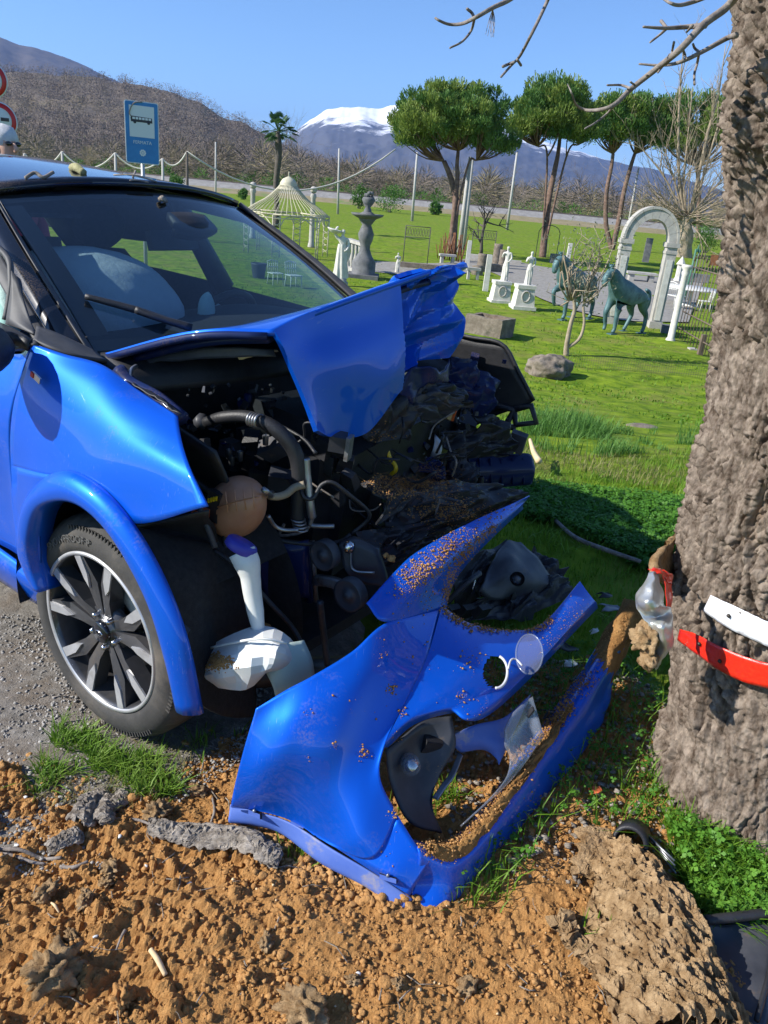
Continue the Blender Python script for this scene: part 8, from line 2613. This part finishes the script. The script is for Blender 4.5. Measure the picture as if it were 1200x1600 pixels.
# ================================================================== GROUND COVER
def inpoly(poly, X, Y):
    return polymask(poly, X, Y) > 0
def gheight(X, Y):
    Z = tz(X, Y).astype(float)
    i = np.clip(np.round((X - SX0) / (SX1 - SX0) * (SNX - 1)).astype(int), 0, SNX - 1)
    j = np.clip(np.round((Y - SY0) / (SY1 - SY0) * (SNY - 1)).astype(int), 0, SNY - 1)
    near = (X > SX0) & (X < SX1) & (Y > SY0) & (Y < SY1)
    H = np.where(near, np.maximum(SZ[i, j], -.035), Z - np.where(Y < 3.4, .03, .0))
    return np.where((Y < 2.8) & (polymask(grav_poly, X, Y) > .0), np.maximum(H, Z + .002), H)
def blades(name, X, Y, h, wd, lean, m, label, cat='grass', seed=0, z0=None):
    r = np.random.default_rng(seed)
    n = len(X)
    Z = gheight(X, Y) - .004 if z0 is None else z0
    b = np.stack([X, Y, Z], 1)
    a = r.uniform(0, 2 * np.pi, n)
    s = np.stack([np.cos(a), np.sin(a), np.zeros(n)], 1)
    l = np.stack([-np.sin(a), np.cos(a), np.zeros(n)], 1) * (lean * r.normal(size=n))[:, None]
    hh = (h * r.uniform(.55, 1.35, n))[:, None]
    w2 = (wd * r.uniform(.6, 1.3, n))[:, None] / 2
    up = np.array([0, 0, 1.0])
    m1 = b + (up * .6 + l * .35) * hh
    t = b + (up * .95 + l) * hh
    V = np.stack([b - s * w2, b + s * w2, m1 + s * w2 * .8, m1 - s * w2 * .8, t + s * w2 * .12, t - s * w2 * .12], 1)
    o = np.arange(n)[:, None] * 6
    F = np.concatenate([o + [0, 1, 2, 3], o + [3, 2, 4, 5]])
    return stuff(rawmesh(name, V, F, m), label, cat)
def leafcover(name, X, Y, hmin, hmax, size, m, label, cat, seed=0):
    """three-leaflet leaves held above the ground"""
    r = np.random.default_rng(seed)
    n = len(X)
    c = np.stack([X, Y, gheight(X, Y) + r.uniform(hmin, hmax, n)], 1)
    nrm = r.normal(size=(n, 3)) * .45 + [0, 0, 1]
    nrm /= np.linalg.norm(nrm, axis=1)[:, None]
    u = np.cross(nrm, r.normal(size=(n, 3))); u /= np.linalg.norm(u, axis=1)[:, None]
    v = np.cross(nrm, u)
    s = (size * r.uniform(.6, 1.3, n))[:, None]
    Q = []
    for k in range(3):
        a = 2 * np.pi * k / 3
        d = u * math.cos(a) + v * math.sin(a)
        e = -u * math.sin(a) + v * math.cos(a)
        dn = nrm * s * .18
        Q.append(np.stack([c, c + d * s * .6 + e * s * .46 - dn * .3, c + d * s * 1.05 - dn, c + d * s * .6 - e * s * .46 - dn * .3], 1))
    Q = np.concatenate(Q)
    return stuff(rawmesh(name, Q, np.arange(len(Q) * 4).reshape(-1, 4), m), label, cat)
rv = np.random.default_rng(55)
def sample(n, x0, x1, y0, y1, fall=None):
    X, Y = rv.uniform(x0, x1, n), rv.uniform(y0, y1, n)
    if fall:
        k = rv.uniform(size=n) < 1 / (1 + (np.hypot(X, Y) / fall) ** 2)
        X, Y = X[k], Y[k]
    return X, Y
cloverp = [G(*p) for p in [(760, 800), (830, 748), (900, 735), (1000, 765), (1090, 770), (1090, 900), (1000, 890), (880, 830)]]
tallp = [G(*p) for p in [(790, 640), (860, 618), (960, 628), (1090, 625), (1090, 700), (1000, 712), (930, 715), (840, 705)]]
dryp = [G(*p) for p in [(780, 690), (880, 706), (960, 712), (1100, 712), (1100, 760), (1000, 760), (900, 730), (830, 745)]]
dryp2 = [G(*p) for p in [(850, 600), (980, 600), (1090, 610), (1090, 640), (960, 640), (860, 626)]]
X, Y = sample(200000, -.6, 4.6, 2.1, 10.5, 3.2)
ncar = (((X - CO[0]) * CFW[0] + (Y - CO[1]) * CFW[1]) < .1) & (np.abs((X - CO[0]) * CLF[0] + (Y - CO[1]) * CLF[1]) < .8)
soilm = polymask(soil_poly, X, Y) > -.03
gravm = polymask(grav_poly, X, Y) > -.03
ok = ~ncar & ~soilm & ~gravm
X, Y = X[ok], Y[ok]
nz = np.array([mn.noise(Vector((x * 1.7, y * 1.7, 0))) for x, y in zip(X, Y)])
it, ic, idr = inpoly(tallp, X, Y), inpoly(cloverp, X, Y), inpoly(dryp, X, Y) | inpoly(dryp2, X, Y)
dry = (idr & (nz > -.15)) | ((nz > .42) & ~ic)
far = Y > 7.2
g = ~dry & ~it
blades('lawn_grass', X[g], Y[g], np.where(ic, .05, np.where(far, .03, .055))[g], np.where(far, .010, .006)[g], .6, M['grass'], 'short green grass of the lawn behind the car', seed=1)
g = dry & ~it
blades('dry_grass', X[g], Y[g], .045, .006, .8, M['drygrass'], 'dry yellowish grass patches in the lawn', seed=2)
xt, yt = sample(60000, .3, 4.2, 3.4, 7.5)
k = inpoly(tallp, xt, yt)
xt, yt = xt[k], yt[k]
nt_ = np.array([mn.noise(Vector((x * 3, y * 3, 5))) for x, y in zip(xt, yt)])
M['tallgrass'] = leafmat('tall_grass_blades', (0.07, 0.19, 0.03), (0.15, 0.29, 0.06), scale=2)
n2_ = vn(xt * 1.3, yt * 1.3, 8)
k = (nt_ + .5 * n2_ + .35 * vn(xt * 9, yt * 9, 9) > .12) & (rv.uniform(size=len(xt)) < .8)
blades('tall_grass', xt[k], yt[k], (.07 + .09 * np.clip(.5 + n2_[k], 0, 1.2)) * rv.uniform(.6, 1.3, k.sum()), .006, .7, M['tallgrass'], 'tufts of taller fresh grass behind the front of the car', seed=3)
xc, yc = sample(60000, .2, 2.6, 2.3, 4.4)
k = inpoly(cloverp, xc, yc)
leafcover('clover_patch', xc[k], yc[k], .015, .07, .016, M['clover'], 'dense bright green clover patch between car and trunk', 'clover', 4)
# short far lawn tufts
xf, yf = sample(90000, -7, 9, 8, 30, 9)
kf = np.array([mn.noise(Vector((x * .9, y * .9, 3))) for x, y in zip(xf, yf)]) > -.1
blades('far_lawn_tufts', xf[kf], yf[kf], .04, .022, .7, M['grass'], 'short grass tufts of the garden lawn further back', seed=5)
# shaded plants under bumper and round the trunk
shp = [atz(*p) for p in [(690, 1090), (800, 1010), (960, 980), (1040, 1100), (1060, 1260), (1010, 1310), (880, 1290), (800, 1400), (700, 1400), (780, 1290), (860, 1160)]]
xs_, ys_ = sample(30000, -.2, 1.3, 1.15, 2.6)
k = inpoly(shp, xs_, ys_)
leafcover('shaded_weeds', xs_[k][:800], ys_[k][:800], .01, .06, .012, M['clover'], 'low green weeds in the shade between bumper and trunk', 'weeds', 6)
blades('shaded_grass', xs_[k][800:1700], ys_[k][800:1700], .07, .004, .7, M['grass'], 'grass growing in the shade under the bumper', seed=7)
# bright tuft at the foot of the trunk
tfp = [atz(*p) for p in [(1030, 1290), (1080, 1310), (1150, 1340), (1260, 1380), (1270, 1470), (1130, 1455), (1090, 1430), (1060, 1360)]]
xs_, ys_ = sample(50000, .6, 1.35, 1.15, 1.9)
k = inpoly(tfp, xs_, ys_)
M['weed'] = leafmat('bright_weed_leaves', (0.08, 0.24, 0.02), (0.17, 0.36, 0.05), scale=9)
leafcover('trunk_foot_weeds', xs_[k][:1300], ys_[k][:1300], .01, .08, .012, M['weed'], 'bright green chickweed at the foot of the trunk', 'weeds', 8)
blades('trunk_foot_grass', xs_[k][1300:3000], ys_[k][1300:3000], .075, .005, .9, M['grass'], 'long grass blades at the foot of the trunk', seed=9)
# tuft beside the wheel
M['wheelgrass'] = leafmat('fresh_grass_blades', (0.10, 0.22, 0.015), (0.22, 0.34, 0.05), scale=14)
wtp = [atz(*p) for p in [(55, 1140), (120, 1120), (200, 1150), (250, 1180), (230, 1225), (110, 1225), (60, 1190)]]
xs_, ys_ = sample(60000, -.9, -.2, 1.3, 1.85)
pm_ = polymask(wtp, xs_, ys_)
k = pm_ + .22 * vn(xs_ * 13, ys_ * 13, 4) + .08 * vn(xs_ * 40, ys_ * 40, 5) > .04
blades('wheel_side_grass', xs_[k][:1700], ys_[k][:1700], .038, .0042, 1.0, M['wheelgrass'], 'patch of short grass beside the front wheel', seed=10)
k = (pm_ > -.10) & (pm_ < .02)
blades('wheel_side_dry_grass', xs_[k][:700], ys_[k][:700], .022, .003, 1.2, M['drygrass'], 'dry grass bits round the patch by the wheel', seed=11)
# small tufts in the soil
xs_, ys_ = [], []
for px, py, n_, s_ in [(925, 1470, 26, .016), (690, 1250, 120, .03), (470, 1340, 60, .03), (520, 1330, 50, .03), (760, 1395, 90, .035), (720, 1390, 60, .03), (1000, 1250, 80, .04), (310, 1165, 50, .04), (640, 1270, 40, .03)]:
    P = atz(px, py, 0)
    xs_ += list(P[0] + rv.normal(size=n_) * s_); ys_ += list(P[1] + rv.normal(size=n_) * s_)
blades('soil_tufts', np.array(xs_), np.array(ys_), .05, .0038, .8, M['grass'], 'sparse grass tufts poking out of the torn soil', seed=12)

# ---- crumbs on the soil, stones on the verge
xs_, ys_ = sample(80000, -1.3, 1.3, .6, 2.1)
d_ = polymask(soil_poly, xs_, ys_)
k = d_ > -.04
xs_, ys_ = xs_[k], ys_[k]
cl_ = np.array([mn.fractal(Vector((x * 4, y * 4, 6)), 1, 2, 3) for x, y in zip(xs_, ys_)])
k = rv.uniform(size=len(xs_)) < np.clip(.35 + cl_ * .9, .06, 1)
xs_, ys_ = xs_[k], ys_[k]
sz = .0017 * (6.5 ** (rv.uniform(size=len(xs_)) ** 2.6))
zz = gheight(xs_, ys_)
stuff(lumps('soil_crumbs', np.stack([xs_, ys_, zz + sz * .3], 1), sz, M['crumb'], 13), 'loose orange-brown soil crumbs strewn over the torn ground', 'soil')
big = rv.choice(len(xs_), 260, replace=False)
sb_ = rv.uniform(.006, .014, 260)
stuff(lumps('soil_lumps', np.stack([xs_[big], ys_[big], zz[big] + sb_ * .25], 1), sb_, M['crumb'], 14, hi=True), 'larger crumbly soil lumps strewn over the torn ground', 'soil')
bit = rv.choice(len(xs_), 420, replace=False)
sc2 = rv.uniform(.0016, .005, 420)
stuff(lumps('wood_bits', np.stack([xs_[bit], ys_[bit], zz[bit] + .003], 1), sc2, M['palewood'], 15, squash=.4), 'tiny pale wood splinters scattered on the soil', 'splinters')
# clods piled against the bumper trim
P0 = [atz(*p) for p in [(385, 1295), (450, 1318), (520, 1365), (600, 1410), (400, 1330), (480, 1360)]]
cx_, cy_ = [], []
for P in P0:
    cx_ += list(P[0] + rv.normal(size=60) * .035); cy_ += list(P[1] + rv.normal(size=60) * .025)
cx_, cy_ = np.array(cx_), np.array(cy_)
sc3 = rv.uniform(.003, .012, len(cx_))
stuff(lumps('bumper_side_clods', np.stack([cx_, cy_, gheight(cx_, cy_) + sc3 * .4], 1), sc3, M['crumb'], 16, hi=True), 'orange soil clods pushed up along the bumper edge', 'soil')
gx_, gy_ = sample(26000, -1.6, -.3, 1.15, 2.4)
k = (polymask(grav_poly, gx_, gy_) > -.05)
gx_, gy_ = gx_[k], gy_[k]
sg2 = .0018 * (5.0 ** (rv.uniform(size=len(gx_)) ** 2.6))
stuff(lumps('gravel_stones', np.stack([gx_, gy_, tz(gx_, gy_) + .002 + sg2 * .35], 1), sg2, M['stonechip'], 17), 'small grey gravel stones on the verge beside the wheel', 'gravel')
# debris in the shade by the trunk
dx_, dy_ = sample(3200, .25, 1.05, 1.4, 2.5)
dsz = .002 + .014 * rv.uniform(size=3200) ** 3
stuff(lumps('dark_debris', np.stack([dx_, dy_, gheight(dx_, dy_) + .01], 1), dsz, M['barkpiece'], 18, squash=.5), 'bits of bark and dirt in the shade between bumper and trunk', 'debris')
# twig litter on soil and verge
tl_ = MB()
for q in range(320):
    x_, y_ = rv.uniform(-1.25, 1.0), rv.uniform(.85, 2.0)
    z_ = float(gheight(np.array([x_]), np.array([y_]))[0]) + .006
    a_, l_ = rv.uniform(0, 6.28), .006 + .035 * rv.uniform() ** 2
    dv_ = np.array([math.cos(a_), math.sin(a_), rv.normal() * .15]) * l_
    c_ = np.array([x_, y_, z_])
    tl_.tube([c_ - dv_, c_ + rv.normal(size=3) * l_ * .12, c_ + dv_], rv.uniform(.0006, .0018), 4)
stuff(tl_.build('twig_litter', M['barkpiece']), 'tiny twigs and bark fibres littering the soil and verge', 'litter')
